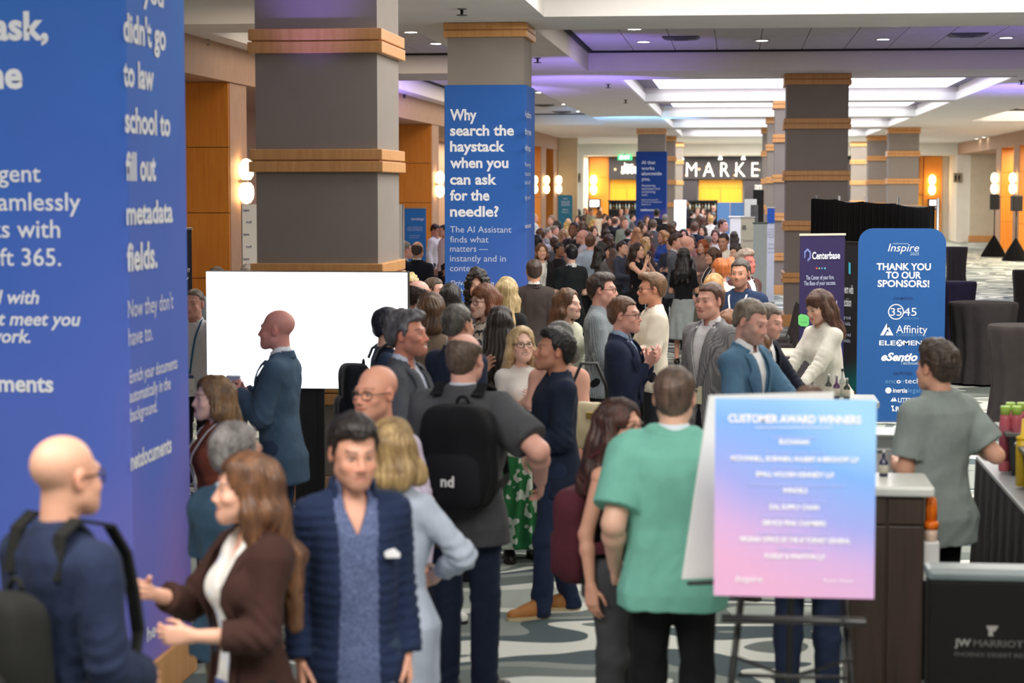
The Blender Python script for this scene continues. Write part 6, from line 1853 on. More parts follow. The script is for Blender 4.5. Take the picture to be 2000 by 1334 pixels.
def lanyard(B, mat, body, kw):
    off = kw.get('off', .03); zb = kw.get('z', .12); m = MB()
    for q in (-1, 1):
        pts = [B.T(q * .055, .05, .58), B.T(q * .07, .0, .585)]
        for t in np.linspace(0, 1, 9):
            pts.append(B.front(q * .072 * (1 - t) + q * .008, .53 + (zb - .53) * t, off))
        nr = [-B.R[1] * (1 if i > 1 else .2) + B.R[2] * (.2 if i > 1 else 1) for i in range(len(pts))]
        m.strip(pts, nr, kw.get('w', .016), .003)
    ly = m.build('lanyard', mat, body)
    c = B.front(0, zb - .07, off); b = MB()
    u = B.R[0]; w = B.R[2]; n = -B.R[1]
    for (x0, x1, z0, z1, t, mi) in ((-.048, .048, -.07, .06, .006, 0), (-.044, .044, .03, .056, .009, 1)):
        v = [c + u * x + w * z + n * (t * k) + n * .008 for k in (0, 1) for x, z in ((x0, z0), (x1, z0), (x1, z1), (x0, z1))]
        b.cur = mi
        b.quadmesh(v, [(3, 2, 1, 0), (4, 5, 6, 7), (0, 1, 5, 4), (1, 2, 6, 5), (2, 3, 7, 6), (3, 0, 4, 7)])
    b.build('badge', [plain('badge', kw.get('bc', (232, 232, 228)), .4), plain('badge_band', kw.get('bc2', (60, 80, 130)), .4)], body)
# ------------------------------------------------------------------ the guests
SUITV = ((-.24, .02, .09, .10, .3, .45, .58), (.05, .012, 0, 0, .036, .062, .072))
OPENV = ((-.4, .05, .3, .58), (.075, .06, .07, .08))
SHOE_B = plain('black_shoe', (28, 24, 22), .35); SHOE_T = plain('brown_shoe', (92, 58, 34), .4); SHOE_W = plain('white_sneaker', (226, 226, 222), .5)
HB, HD, HG, HBL, HGR, HR, HBK = (70, 46, 32), (40, 28, 22), (120, 116, 112), (196, 158, 104), (92, 86, 80), (160, 84, 40), (22, 18, 17)
GLS = plain('glasses_frame', (26, 22, 22), .25)
ALL = []
def guest(label, px, py, d, face, sex, hair, hc, top, c, c2=None, pants=(36, 38, 46), shoes=None, glass=False, lan=None, pat=None, pc=None, psc=1.0, **k):
    if d > 22: d = F_PX * (CAM_H - k.get('ht', 1.66 if sex == 'f' else 1.77)) / (py - 366)
    P = dict(sex=sex, hair=hair, haircol=hc, **k)
    wear = []
    col = cloth(c, pat, pc, psc); hem = k.get('hem', None); fem = sex == 'f'
    bigoff = k.get('loose', 0)
    P['sleeve'] = k.get('sleeve', {'polo': 'short', 'tee': 'short', 'sleeveless': 'none'}.get(top, 'long'))
    sl = P['sleeve']
    if top in ('suit', 'open', 'puffer'):
        sh = cloth(c2 or (226, 228, 232), k.get('spat'), k.get('spc'), 2.0)
        wear.append(('shirt', sh, dict(off=.006 if k.get('shem', 0) > -.05 else .015, hem=k.get('shem', -.02), fold=.003, sleeve='cap', cutv=((.0, k.get('vneck', .44), .52, .60), (0, 0, .040, .055)) if (k.get('vneck') or k.get('gap', 0) > .03) else None)))
        if not fem or k.get('col'): wear.append(('collar', sh, dict(h=.060, r=.066 if not fem else .057, gap=k.get('gap', .022))))
        if top == 'suit':
            wear.append(('jacket', col, dict(off=.019, hem=hem or -.20, cutv=SUITV, neck=1.12, fold=.0085)))
            wear.append(('lapels', col, dict(zs=SUITV[0], ws=SUITV[1], off=.024)))
            wear.append(('collar', col, dict(h=.032, r=.080 if not fem else .070, gap=.055, t=.006, name='jacket_collar', points=.2)))
        elif top == 'open':
            wear.append(('cardigan' if fem else 'jacket', col, dict(off=k.get('joff', .020), hem=hem or -.20, cutv=(OPENV[0], tuple(v_ * k.get('openw', 1.0) for v_ in OPENV[1])), neck=1.15, fold=.010)))
            wear.append(('lapels', col, dict(zs=OPENV[0], ws=tuple(v_ * k.get('openw', 1.0) for v_ in OPENV[1]), off=k.get('joff', .020) + .004, lap=(hem or -.20) + .01, edge=.022)))
        else:
            wear.append(('puffer_jacket', col, dict(off=.023, hem=hem or -.13, cutv=((-.4, .1, .35, .58), (.085, .075, .07, .085)), neck=1.2, puff=.007, fold=.004)))
            wear.append(('collar', col, dict(h=.060, r=.082, gap=.065, t=.011, points=.3, flare=.15)))
    elif top == 'vest':
        wear.append(('shirt', cloth(c2 or (226, 220, 226), k.get('spat'), k.get('spc'), 2.0), dict(off=.010, hem=-.06, fold=.005)))
        wear.append(('collar', cloth(c2 or (226, 220, 226)), dict(h=.045, gap=.02)))
        wear.append(('vest', col, dict(off=.024, hem=hem or -.10, sleeve='none', cutv=((-.3, .3, .42, .58), (0, .0, .03, .07)), neck=1.1)))
    else:
        off = {'sweater': .018, 'shirt': .013, 'polo': .014, 'tee': .012, 'blouse': .012, 'sleeveless': .004}[top] + bigoff
        wear.append(({'sweater': 'sweater', 'polo': 'polo_shirt', 'tee': 't_shirt', 'blouse': 'blouse', 'sleeveless': 'sleeveless_top'}.get(top, 'shirt'), col, dict(off=off, hem=hem if hem is not None else -.11, fold=k.get('fold', .010), flare=k.get('tflare', 0))))
        if top in ('shirt', 'polo') or c2:
            wear.append(('collar', cloth(c2) if c2 else col, dict(h=k.get('colh', .040), gap=.025, r=.069 if not fem else .058)))
    if k.get('skirt'): wear.append(('skirt', k['skirt'], dict(hem=k.get('skhem', .1))))
    else: wear.append(('trousers', cloth(pants), {}))
    wear.append(('shoes', shoes or SHOE_B, dict(boot=k.get('boot', False), sole=k.get('sole', (40, 34, 30)))))
    if glass: wear.append(('glasses', GLS, dict(glass) if isinstance(glass, dict) else {}))
    if lan: wear.append(('lanyard', cloth(lan), dict(off=k.get('lanoff', .034 if top != 'suit' else .026), z=k.get('lanz', .14), bc=k.get('bc', (232, 232, 228)), bc2=k.get('bc2', (60, 80, 130)))))
    P['wear'] = wear
    P['armw'] = k.get('armw', 1.0)
    r = person(label, px, py, d, face, **P)
    ALL.append(r)
    return r
def at_hand(r, key='_rh', fwd=0.0, up=0.0):
    fd, th, pn, w = r[key]
    Rz = np.array(Matrix.Rotation(r['rz'], 3, 'Z'))
    return Vector(Rz @ (w + fd * fwd) + np.array(r['loc'])) + Vector((0, 0, up))
SK1, SK2, SK3, SK4, SK5, SKR = (230, 190, 172), (220, 174, 152), (200, 150, 126), (132, 94, 72), (236, 198, 180), (224, 170, 154)

# --- nearest people
r = guest('bald man in a navy jacket with a black backpack, back turned, by the huge banner', 129, 850, 5.7, 146, 'm', 'bald', (190, 160, 140), 'sweater', (34, 46, 76), pants=(30, 34, 50), skin=(222, 168, 142), bald=1, glass=dict(r=.0032), ra='low', la='low', broad=1.06, colh=.03, c2=(30, 42, 78), shaved=.18, ring=.05)
backpack(r['B'], r['loc'], r['rz'], 'dark charcoal backpack on the bald man beside the huge banner', (34, 35, 34), size=(.32, .46, .18), z0=-.04)
r = guest('woman with very long brown hair in a brown cardigan over a white blouse, gesturing', 478, 884, 6.6, -50, 'f', 'long', (88, 58, 42), 'open', (66, 40, 34), c2=(236, 234, 230), pants=(34, 34, 34), haircol2=(142, 98, 66), len=.50, wid=1.05, openw=1.35, vneck=.36, joff=.028, turn=-22, smile=.9, skin=(228, 176, 152), ra=(-.02, .38, -.13), la='bent', lh='cup', rh='point', sleeve='34', hem=-.24, lan=(205, 214, 236), lanz=.02, lanoff=.012, bc2=(90, 110, 190), hairline=.074, shem=-.08, facew=.060)
hpos = at_hand(r, '_lh')
r = guest('dark haired man in an open navy puffer jacket over a heathered blue shirt', 690, 809, 6.95, 22, 'm', 'short', (32, 26, 26), 'puffer', (28, 44, 78), c2=(62, 76, 118), spat='heather', spc=(110, 122, 160), pants=(44, 62, 88), shoes=SHOE_T, vol=1.5, nod=10, turn=6, skin=(216, 160, 136), beard=.28, ra=(.05, .02, -.54), la=(.05, .02, -.54), shem=-.16, hairline=.074, gap=.045, broad=.93, vneck=.42)
B_ = r['B']; cpos = B_.front(.12, .36, .052)
m_ = MB(); pts = [cpos + B_.R[0] * x + B_.R[2] * z for x, z in ((-.024, -.012), (.026, -.014), (.028, .002), (.012, .016), (-.01, .012), (-.026, .002))]
m_.quadmesh([tuple(p_ - B_.R[1] * .006) for p_ in pts] + [tuple(p_ + B_.R[1] * .02) for p_ in pts], [(0, 1, 2, 3, 4, 5)] + [(i, (i + 1) % 6, 6 + (i + 1) % 6, 6 + i) for i in range(6)])
m_.build('chest_emblem', plain('emblem_white', (226, 226, 232), .6), r['body'])
r = guest('grey haired man in a petrol blue polo, back turned, behind the long haired woman', 464, 820, 7.45, 145, 'm', 'short', (104, 100, 100), 'polo', (40, 72, 98), pants=(120, 106, 84), haircol2=(150, 146, 146), c2=(170, 196, 214), skin=SK3, loose=.012, ra='hang', la='bent', broad=1.05, hem=-.14)
r = guest('woman in a pale blue blazer with short blonde hair, back turned', 768, 823, 7.9, 172, 'f', 'bob', (136, 106, 70), 'suit', (166, 178, 200), c2=(190, 196, 210), haircol2=(206, 176, 122), len=.10, vol=1.15, wid=1.15, pants=(30, 34, 46), ra=(.03, .20, -.34), rav=(1.0, .5, -.1), la='near', hem=-.34, fat=1.12, broad=1.05, skin=SK1)
r = guest('bald man with glasses in a navy vest over a pale checked shirt', 733, 715, 8.75, -32, 'm', 'bald', (120, 90, 70), 'vest', (36, 42, 62), c2=(216, 206, 222), spat='check', spc=(170, 150, 190), glass=True, beard=.35, beardcol=(150, 110, 86), skin=(222, 160, 136), bald=1, smile=.35, la='hang', ra='hang', shaved=.12, ring=.045)
r = guest('balding man in a charcoal polo wearing a black backpack with white letters', 909, 652, 9.6, 166, 'm', 'ring', (84, 70, 60), 'polo', (74, 76, 82), pants=(34, 46, 72), c2=(196, 206, 224), colh=.055, ring=.062, shaved=.35, skin=SKR, fat=1.14, broad=1.12, ra=(.17, .12, -.34), rah=1.2, la='bent', armw=1.15, hem=-.15, loose=.012, neckw=1.1)
backpack(r['B'], r['loc'], r['rz'], 'black backpack printed with white letters on the charcoal polo man', (20, 21, 26), (26, 27, 34), size=(.36, .50, .20), z0=.04, text='nd', sidex=-.06)
r = guest('man in a navy overshirt, dark jeans and tan boots, laughing in profile', 1081, 640, 11.6, -72, 'm', 'short', (26, 24, 26), 'shirt', (28, 40, 62), pants=(34, 46, 76), shoes=plain('tan_boot', (170, 112, 54), .6), boot=True, sole=(200, 180, 140), vol=1.5, nod=-8, smile=.8, skin=(196, 138, 112), ra='hold', la=(-.06, .26, -.32), hem=-.17, beard=.2, loose=.010, step=.12, fold=.009)
r = guest('woman with dark wavy hair, glasses and a sleeveless black top beside the green polo', 1214, 778, 8.8, 62, 'f', 'long', (44, 28, 26), 'sleeveless', (24, 22, 24), pants=(74, 74, 80), haircol2=(96, 56, 44), glass=True, len=.30, wid=1.12, wave=1.2, nod=-4, skin=(220, 164, 140), la='bent', ra='hang', fat=1.08, hem=-.06, legw=1.12, hairline=.068)
backpack(r['B'], r['loc'], r['rz'], 'burgundy backpack on the sleeveless woman with dark wavy hair', (88, 34, 48), size=(.30, .44, .17), z0=-.06)
r = guest('man in a sea green polo with a pale collar, back turned, hand in pocket', 1318, 710, 8.2, 176, 'm', 'short', (66, 52, 46), 'polo', (98, 180, 162), pants=(24, 24, 28), c2=(206, 218, 232), haircol2=(124, 98, 84), skin=SK2, fat=1.16, broad=1.12, loose=.022, colh=.06, la='pocket', ra='near', armw=1.12, hem=-.13, lh='fist', neckw=1.1, fold=.009, vol=.8)
r = guest('barman with thick dark hair in a grey green polo, seen from behind at the bar', 1829, 665, 10.35, -142, 'm', 'short', (58, 46, 36), 'polo', (142, 156, 152), pants=(24, 24, 26), vol=1.9, skin=(222, 168, 142), ra=(.16, .10, -.20), rav=(.6, .2, -1), la=(-.10, .26, -.30), lh='fist', rh='fist', loose=.022, hem=-.20, fat=1.04, fold=.009)
# --- by the screen
r = guest('bald man in a dusty blue blazer holding a cup before the bright screen', 540, 605, 12.0, -94, 'm', 'bald', (150, 120, 110), 'suit', (60, 88, 116), c2=(220, 228, 240), pants=(40, 60, 90), skin=(214, 150, 142), bald=1, la='hold', ra='hold', lh='grip', rh='grip', shaved=.15, ring=.04, hem=-.22)
hp = at_hand(r, '_lh')
cu = empty('plastic_cup', (hp.x - .01, hp.y - .0, hp.z - .045), 0, 'clear bluish plastic cup in the hand of the man before the screen', 'cup')
m_ = MB(); m_.lathe([(.030, 0), (.044, .11), (.046, .112), (.046, .118)], 18); m_.build('cup', plain('pale_cup', (176, 200, 236), .2), cu); m_ = MB(); m_.lathe([(.0455, .110), (.048, .114), (.0455, .119)], 18); m_.build('rim', plain('cup_rim', (210, 224, 246), .3), cu)
r = guest('grey haired bearded man laughing in profile, charcoal blazer and open pale shirt', 797, 606, 11.2, 78, 'm', 'quiff', (66, 64, 68), 'suit', (80, 84, 94), c2=(196, 208, 230), haircol2=(140, 140, 146), vol=1.5, smile=1, beard=.5, beardcol=(110, 84, 74), skin=(210, 140, 118), la='bent', ra='bent', pants=(40, 42, 52), shoes=SHOE_W, gap=.05, nod=-4, step=.1)
r = guest('dark haired man in a blue jacket behind the laughing man at the screen', 762, 598, 13.0, 112, 'm', 'short', (22, 26, 44), 'sweater', (48, 66, 100), skin=SK2, la='bent', ra='hang')
backpack(r['B'], r['loc'], r['rz'], 'black backpack on the man beside the screen edge', (22, 26, 36), size=(.34, .50, .20), z0=-.02)
guest('grey haired man in a white shirt with a blue lanyard, between banner and screen', 378, 565, 16.4, -8, 'm', 'buzz', (96, 84, 78), 'shirt', (226, 228, 232), lan=(40, 110, 164), skin=SKR, fat=1.06, bc=(236, 236, 236), lanz=.10, lanoff=.03)
guest('woman with brown hair in a rust top at the edge of the huge banner', 413, 733, 10.35, -58, 'f', 'long', (96, 68, 46), 'blouse', (132, 62, 36), haircol2=(160, 124, 84), len=.22, wid=1.1, lan=(220, 216, 210), skin=SK1, la='hang', ra='hang', hem=-.12)
guest('person behind the screen with just a dark head top showing, near the timber niche', 425, 520, 19, 170, 'm', 'short', (52, 40, 34), 'shirt', (170, 190, 214))
guest('grey haired person behind the screen against the white press wall', 487, 513, 20.2, 175, 'm', 'short', HG, 'suit', (60, 66, 80))
# --- cluster left of centre
guest('balding man with dark side hair, back turned, beside the screen edge', 820, 548, 15.5, 140, 'm', 'ring', (52, 40, 36), 'suit', (44, 44, 52), ring=.05, shaved=.2, skin=SKR)
guest('person with tousled brown bob, back turned, in front of the balding man', 842, 575, 13.9, 178, 'f', 'bob', (76, 54, 40), 'blouse', (130, 110, 92), len=.09, vol=1.2, haircol2=(124, 92, 64))
guest('grey cropped man in navy, back of head showing above the black backpack', 896, 592, 12.6, 148, 'm', 'short', (72, 68, 64), 'suit', (38, 50, 76), haircol2=(120, 116, 110), skin=SK3, la='chest')
guest('woman with straight black hair, back turned, between brown bob and glasses woman', 880, 553, 16.6, 178, 'f', 'long', (26, 22, 22), 'blouse', (40, 38, 42), len=.26)
guest('woman with dark curly hair facing the camera under the haystack banner', 932, 531, 18.4, 4, 'f', 'curly', (30, 24, 24), 'open', (30, 30, 34), c2=(60, 60, 66), len=.2, skin=SK2)
guest('woman with auburn hair, glasses and a cream floral top', 944, 555, 15.0, -48, 'f', 'long', (110, 66, 42), 'blouse', (218, 208, 190), pat='floral', pc=(60, 56, 60), len=.30, glass=True, bangs=.5, hairline=.06, skin=SK1)
guest('woman with long pale blonde hair, back turned, in black', 991, 541, 17.0, 166, 'f', 'long', (186, 158, 108), 'blouse', (34, 34, 38), haircol2=(226, 206, 158), len=.46, wave=.3)
guest('woman with long near-black hair and a beige top, back turned', 978, 598, 13.9, 176, 'f', 'long', (36, 28, 24), 'blouse', (150, 134, 112), len=.42, wave=.3, wid=1.05)
guest('blond curly haired guest peeking past the screen edge', 800, 540, 19.7, 20, 'f', 'curly', (200, 176, 130), 'blouse', (120, 110, 100), len=.1)
guest('brown haired man in glasses looking at the dark curly woman', 850, 541, 18.8, 70, 'm', 'short', (84, 68, 56), 'shirt', (70, 72, 80), skin=SKR)
guest('balding man in a black suit with white collar, back turned, by the small blue roll-up', 816, 472, 28, 172, 'm', 'ring', (60, 50, 46), 'suit', (30, 34, 48), ring=.04, shaved=.3, c2=(236, 236, 238), skin=SK3)
guest('grey haired man in profile by the small blue roll-up', 792, 470, 29.5, 120, 'm', 'short', HG, 'suit', (54, 50, 54), skin=SKR)
guest('dark haired man in a white shirt looking down beside the haystack pillar', 851, 437, 38, 70, 'm', 'short', (50, 32, 28), 'shirt', (226, 230, 232), nod=25, pants=(60, 60, 70))
guest('man in a pinkish white shirt half hidden by the haystack pillar', 866, 438, 39.5, -60, 'm', 'short', (36, 28, 28), 'shirt', (226, 208, 210))
# --- centre group
r = guest('blonde woman with glasses in a white top and long green floral skirt', 1019, 637, 13.3, 22, 'f', 'long', (196, 164, 116), 'tee', (226, 224, 220), haircol2=(230, 206, 160), glass=True, smile=.8, len=.30, skin=SK5, skirt=cloth((24, 130, 66), 'floral', (214, 226, 214), .8), skhem=.11, sleeve='roll', ra='hold', la='hold', nod=-6, hem=-.02)
r = guest('woman in a peach top with sunglasses in grey hair behind the tan boots', 1094, 631, 12.75, 165, 'f', 'bob', (86, 84, 82), 'tee', (238, 172, 146), len=.06, sleeve='short', glass=dict(up=1, dark=1), skin=SK5, la='hang', ra='hang', fat=1.12, broad=1.1)
hbx = at(1140, 830, 12.3)
hg = empty('handbag', (hbx.x + .02, 12.45, hbx.z - .17), .3, 'beige leather handbag with a dark strap beside the tan boots man', 'handbag')
G = Grid((-.2, -.12, -.02), (.2, .12, .36), .012); G.ell((0, 0, .15), (.15, .06, .15), 0, 'add', None, 3.5); V, Q = G.mesh(); N_ = vnormals(V, Q); mesh_obj('bag_body', np_mesh('bag_body', V + N_ * (snoise(V, 24, 3) * .006)[:, None], Q), plain('beige_leather', (196, 180, 144), .5), hg)
m_ = MB(); m_.tube([(-.12, 0, .28), (-.11, 0, .40), (-.05, 0, .54), (.05, 0, .54), (.11, 0, .40), (.12, 0, .28)], .011, 6); m_.build('strap', plain('black_leather', (26, 24, 24), .4), hg)
m_ = MB(); m_.box(-.03, .03, -.075, -.06, .2, .24, .004); m_.build('clasp', plain('brass', (190, 160, 90), .3, .9), hg)
guest('man in a navy blazer and glasses gesturing with raised hands', 1221, 577, 13.9, 78, 'm', 'short', (96, 66, 48), 'suit', (36, 46, 74), c2=(150, 178, 214), glass=True, skin=SKR, la='chest', ra='chest', pants=(34, 44, 70), beard=.15, beardcol=(130, 90, 66))
guest('tall dark haired man in a grey checked shirt with glasses, profile', 1178, 532, 16.0, 82, 'm', 'short', (52, 40, 36), 'shirt', (150, 160, 166), pat='check', pc=(92, 100, 108), psc=1.6, glass=True, skin=SKR, sleeve='roll', ra='bent', la='bent', pants=(28, 28, 34), vol=1.4, loose=.012)
guest('smiling man with glasses in a cream sweater and white collar', 1272, 532, 16.6, -74, 'm', 'quiff', (104, 76, 52), 'sweater', (214, 204, 184), c2=(230, 228, 224), glass=True, smile=.9, skin=(206, 148, 120), ra='bent', la='bent')
guest('ruddy man in a grey plaid blazer with a pale badge', 1386, 550, 14.35, -38, 'm', 'short', (84, 56, 46), 'suit', (150, 150, 152), c2=(226, 226, 230), pat='check', pc=(92, 92, 98), psc=1.8, skin=(224, 170, 152), lan=(226, 226, 226), lanz=.16, bc=(226, 222, 190), bc2=(226, 222, 190), fat=1.12, broad=1.06, smile=.4)
guest('grey bearded man in a teal blue blazer looking down at the bar', 1468, 583, 12.3, 58, 'm', 'short', (116, 104, 92), 'suit', (70, 116, 150), c2=(236, 238, 242), beard=.7, beardcol=(150, 134, 122), nod=18, lean=6, skin=SKR, ra='bent', la='reach', pants=(40, 50, 70))
guest('man in a dark navy suit leaning over the bar behind the teal blazer', 1503, 592, 14.95, 62, 'm', 'short', (96, 86, 78), 'suit', (26, 32, 48), lean=14, nod=14, la='reach', ra='reach', skin=SKR, beard=.3)
guest('woman with long brown hair in black, between teal blazer and navy suit', 1480, 652, 13.98, 110, 'f', 'long', (104, 70, 46), 'blouse', (28, 28, 32), len=.28, wave=1.0, nod=15)
guest('brown haired woman half hidden behind the teal blazer shoulder', 1424, 604, 15.9, 160, 'f', 'long', (120, 78, 50), 'blouse', (90, 70, 60), len=.25)
r = guest('woman in a cream sweater with long brown hair reaching over the bar', 1598, 567, 15.95, -52, 'f', 'long', (78, 52, 42), 'sweater', (218, 214, 202), len=.26, bangs=.6, hairline=.058, nod=22, lean=12, la='reach', ra='reach', pants=(30, 30, 34), hem=-.04, skin=SK2)
guest('bearded man in a navy quarter-zip with a white lanyard, facing the camera', 1446, 505, 18.6, -18, 'm', 'short', (66, 58, 54), 'sweater', (36, 56, 92), c2=(36, 56, 92), beard=.55, beardcol=(90, 80, 76), skin=(200, 144, 120), lan=(226, 226, 226), lanz=.25, broad=1.08, fat=1.06, vol=1.2)
guest('smiling woman with long brown hair in profile, cream blouse', 1111, 563, 16.2, 62, 'f', 'long', (92, 64, 44), 'blouse', (206, 208, 182), len=.28, smile=1, skin=SK1, wave=.2)
guest('guest behind the award poster whose brown crown shows over the board', 1583, 753, 9.15, 178, 'f', 'long', (96, 66, 48), 'blouse', (170, 186, 214), pants=(40, 52, 84), len=.2, hem=-.14, head=.95)
# --- middle distance
guest('woman in a black blazer over white, lanyard, beside the haystack pillar', 1058, 475, 28.5, 14, 'f', 'long', (100, 66, 46), 'open', (30, 30, 34), c2=(230, 230, 226), len=.2, lan=(230, 230, 230), lanz=.12, smile=.6, skin=SK2)
guest('man in a black polo with dark hair holding a drink, back turned', 1114, 476, 28.0, -150, 'm', 'short', (22, 20, 22), 'polo', (30, 34, 36), c2=(226, 226, 226), la='bent', ra='bent', lh='grip', skin=SK2)
guest('dark haired guest in black between the blazer woman and the black polo', 1093, 474, 29.6, 60, 'f', 'short', (24, 20, 22), 'blouse', (28, 28, 32), skin=SK4, ht=1.58)
guest('man in a light blue shirt with cropped brown hair, back turned', 1154, 457, 30.5, 168, 'm', 'short', (88, 60, 44), 'shirt', (160, 182, 212), skin=SKR, loose=.01)
guest('bald man with glasses in a pale checked shirt', 1137, 449, 33.0, -95, 'm', 'bald', (120, 90, 80), 'shirt', (206, 206, 218), pat='check', pc=(150, 150, 176), glass=True, bald=1, skin=SKR, beard=.3)
guest('woman with black hair and dark top behind the light blue shirt', 1177, 474, 28.8, 110, 'f', 'long', (24, 20, 22), 'blouse', (96, 94, 98), len=.24, skin=SK3)
guest('woman with long dark hair in a sleeveless black top, both hands raised to her mouth', 1246, 474, 27.2, 60, 'f', 'long', (44, 28, 26), 'sleeveless', (24, 24, 28), len=.34, ra='face', la='face', rh='cup', lh='cup', skin=SK2, pants=(24, 24, 28))
guest('woman with light brown hair in a tan jacket, back turned', 1244, 444, 36, 172, 'f', 'long', (150, 104, 66), 'sweater', (176, 146, 116), len=.22)
guest('woman with golden hair in a royal blue blouse', 1294, 450, 34.0, -55, 'f', 'long', (170, 124, 76), 'blouse', (36, 88, 176), len=.18, skirt=cloth((50, 66, 96)), skhem=.45, ra='bent', la='bent')
r = guest('balding man with a black backpack, back turned, in the middle of the crowd', 1201, 423, 42, 178, 'm', 'ring', (90, 70, 62), 'shirt', (50, 62, 92), c2=(226, 226, 230), shaved=.3, ring=.05, broad=1.1, fat=1.1)
backpack(r['B'], r['loc'], r['rz'], 'black backpack with a small white mark in the middle of the crowd', (28, 32, 46), size=(.34, .48, .19), z0=.04, text='nd')
guest('stocky man in a sage shirt facing the camera', 1221, 424, 44, 8, 'm', 'short', (80, 62, 52), 'shirt', (130, 146, 134), skin=SKR, fat=1.15)
guest('man in a grey suit, back turned, near the small far blue banner', 1276, 428, 41.5, 175, 'm', 'short', (84, 70, 60), 'suit', (84, 84, 90))
guest('man in a black suit with white collar, back turned', 1299, 418, 46, 176, 'm', 'short', HG, 'suit', (38, 38, 42), skin=SK3, c2=(236, 236, 236))
guest('man in a white shirt raising a hand, beside the haystack pillar', 1055, 445, 33.5, -160, 'm', 'short', (96, 70, 54), 'shirt', (222, 228, 240), glass=True, la='face', skin=SKR)
guest('person with a round black head of hair under the white shirt man', 1050, 459, 31.0, 175, 'f', 'bob', (16, 15, 17), 'blouse', (176, 176, 184), len=.02)
guest('woman with bright blonde hair in a cream blouse', 1111, 432, 38.5, 60, 'f', 'bob', (210, 176, 110), 'blouse', (222, 216, 200), len=.1, haircol2=(240, 214, 150))
guest('woman with curly blond hair and glasses facing the camera', 1101, 451, 34.5, 5, 'f', 'curly', (190, 160, 116), 'blouse', (150, 130, 110), len=.12, glass=True, skin=SKR)
guest('woman with black curly hair in black by the blonde', 1089, 434, 38.0, 150, 'f', 'curly', (24, 20, 20), 'blouse', (80, 82, 90), len=.14, skin=SK4)
guest('heavy man in a pale shirt beside the haystack pillar edge', 1044, 417, 45, 120, 'm', 'buzz', (190, 160, 140), 'shirt', (206, 220, 232), skin=SKR, fat=1.2)
guest('man with a grey jacket and lanyard looking left near the timber wall', 1076, 420, 46, -40, 'm', 'short', (130, 110, 96), 'suit', (110, 104, 100), skin=SK2, lan=(230, 230, 230))
guest('woman in a bright white blouse, back turned, arms bent', 1171, 412, 52, 170, 'f', 'bob', (106, 70, 50), 'blouse', (236, 234, 228), len=.05, la='hip', ra='hip')
guest('black haired woman in a black tee and pale skirt, back turned', 1336, 484, 26.5, 172, 'f', 'long', (24, 19, 20), 'tee', (26, 27, 32), len=.36, skirt=cloth((150, 158, 160)), skhem=.4, la='bent', ra='bent', hem=-.03)
guest('woman with brown hair and bangs smiling to her side', 1391, 483, 26.8, -62, 'f', 'long', (76, 48, 36), 'blouse', (60, 54, 58), len=.2, bangs=.7, hairline=.055, smile=.7, lan=(230, 230, 230))
guest('ginger haired man in a white shirt, back turned', 1406, 503, 23.6, -150, 'm', 'short', (170, 92, 44), 'shirt', (228, 228, 228), skin=SKR, vol=1.2)
guest('woman with strawberry blonde long hair, back turned', 1396, 534, 19.2, 165, 'f', 'long', (196, 138, 80), 'blouse', (84, 84, 72), haircol2=(224, 176, 116), len=.26)
guest('man with swept dark hair in a grey suit holding a wine glass', 1321, 456, 29.8, 75, 'm', 'quiff', (58, 38, 32), 'suit', (96, 102, 116), ra='chest', la='chest', skin=SKR)
guest('bald man in a grey jacket beside the swept hair man', 1343, 461, 30.6, 105, 'm', 'bald', (120, 90, 80), 'suit', (120, 120, 126), bald=1, skin=SKR)
guest('tall man in a dark navy suit, back turned, brown cropped hair', 1357, 433, 37, 178, 'm', 'short', (90, 64, 50), 'suit', (30, 38, 62), skin=SKR)
guest('blond man in a crisp white shirt, back turned', 1388, 420, 44.5, -168, 'm', 'buzz', (206, 160, 104), 'shirt', (240, 240, 240), skin=SKR)
guest('man in a white shirt beside the light blue booth', 1413, 427, 42.5, 60, 'm', 'short', (70, 50, 42), 'shirt', (232, 236, 244), skin=SKR, ht=1.86)
guest('woman with chestnut hair facing the camera in white', 1397, 448, 34.8, -5, 'f', 'long', (74, 42, 34), 'blouse', (226, 222, 220), len=.18, skin=SKR)
guest('man with dark hair in a white shirt looking down', 1413, 455, 31.8, -25, 'm', 'short', (40, 28, 24), 'shirt', (232, 228, 216), nod=10, skin=SK3)
guest('grey haired guest behind the chestnut haired woman', 1404, 438, 38.8, 150, 'm', 'short', HG, 'shirt', (226, 226, 226), skin=SKR, ht=1.69)
guest('grey curly haired man by the off-white booth banner', 1458, 487, 21.9, 50, 'm', 'short', (140, 124, 112), 'suit', (96, 60, 60), skin=(190, 110, 100), vol=1.8, lan=(230, 230, 230))
guest('bald sunburnt man behind the ginger haired man', 1430, 501, 24.6, 40, 'm', 'bald', (170, 120, 90), 'shirt', (110, 116, 130), ht=1.66, skin=(222, 146, 108), bald=1)
guest('woman with reddish hair in a wine red top', 1374, 424, 42.5, 160, 'f', 'long', (80, 46, 38), 'blouse', (150, 36, 52), len=.16)
guest('black haired woman facing the camera between grey and navy suits', 1335, 447, 34.2, 2, 'f', 'long', (26, 20, 20), 'blouse', (150, 130, 116), len=.12, skin=SKR)
guest('dark brown suit guest hugging the haystack pillar edge, back turned', 1043, 505, 23.2, -170, 'm', 'short', (60, 46, 40), 'suit', (66, 56, 54))
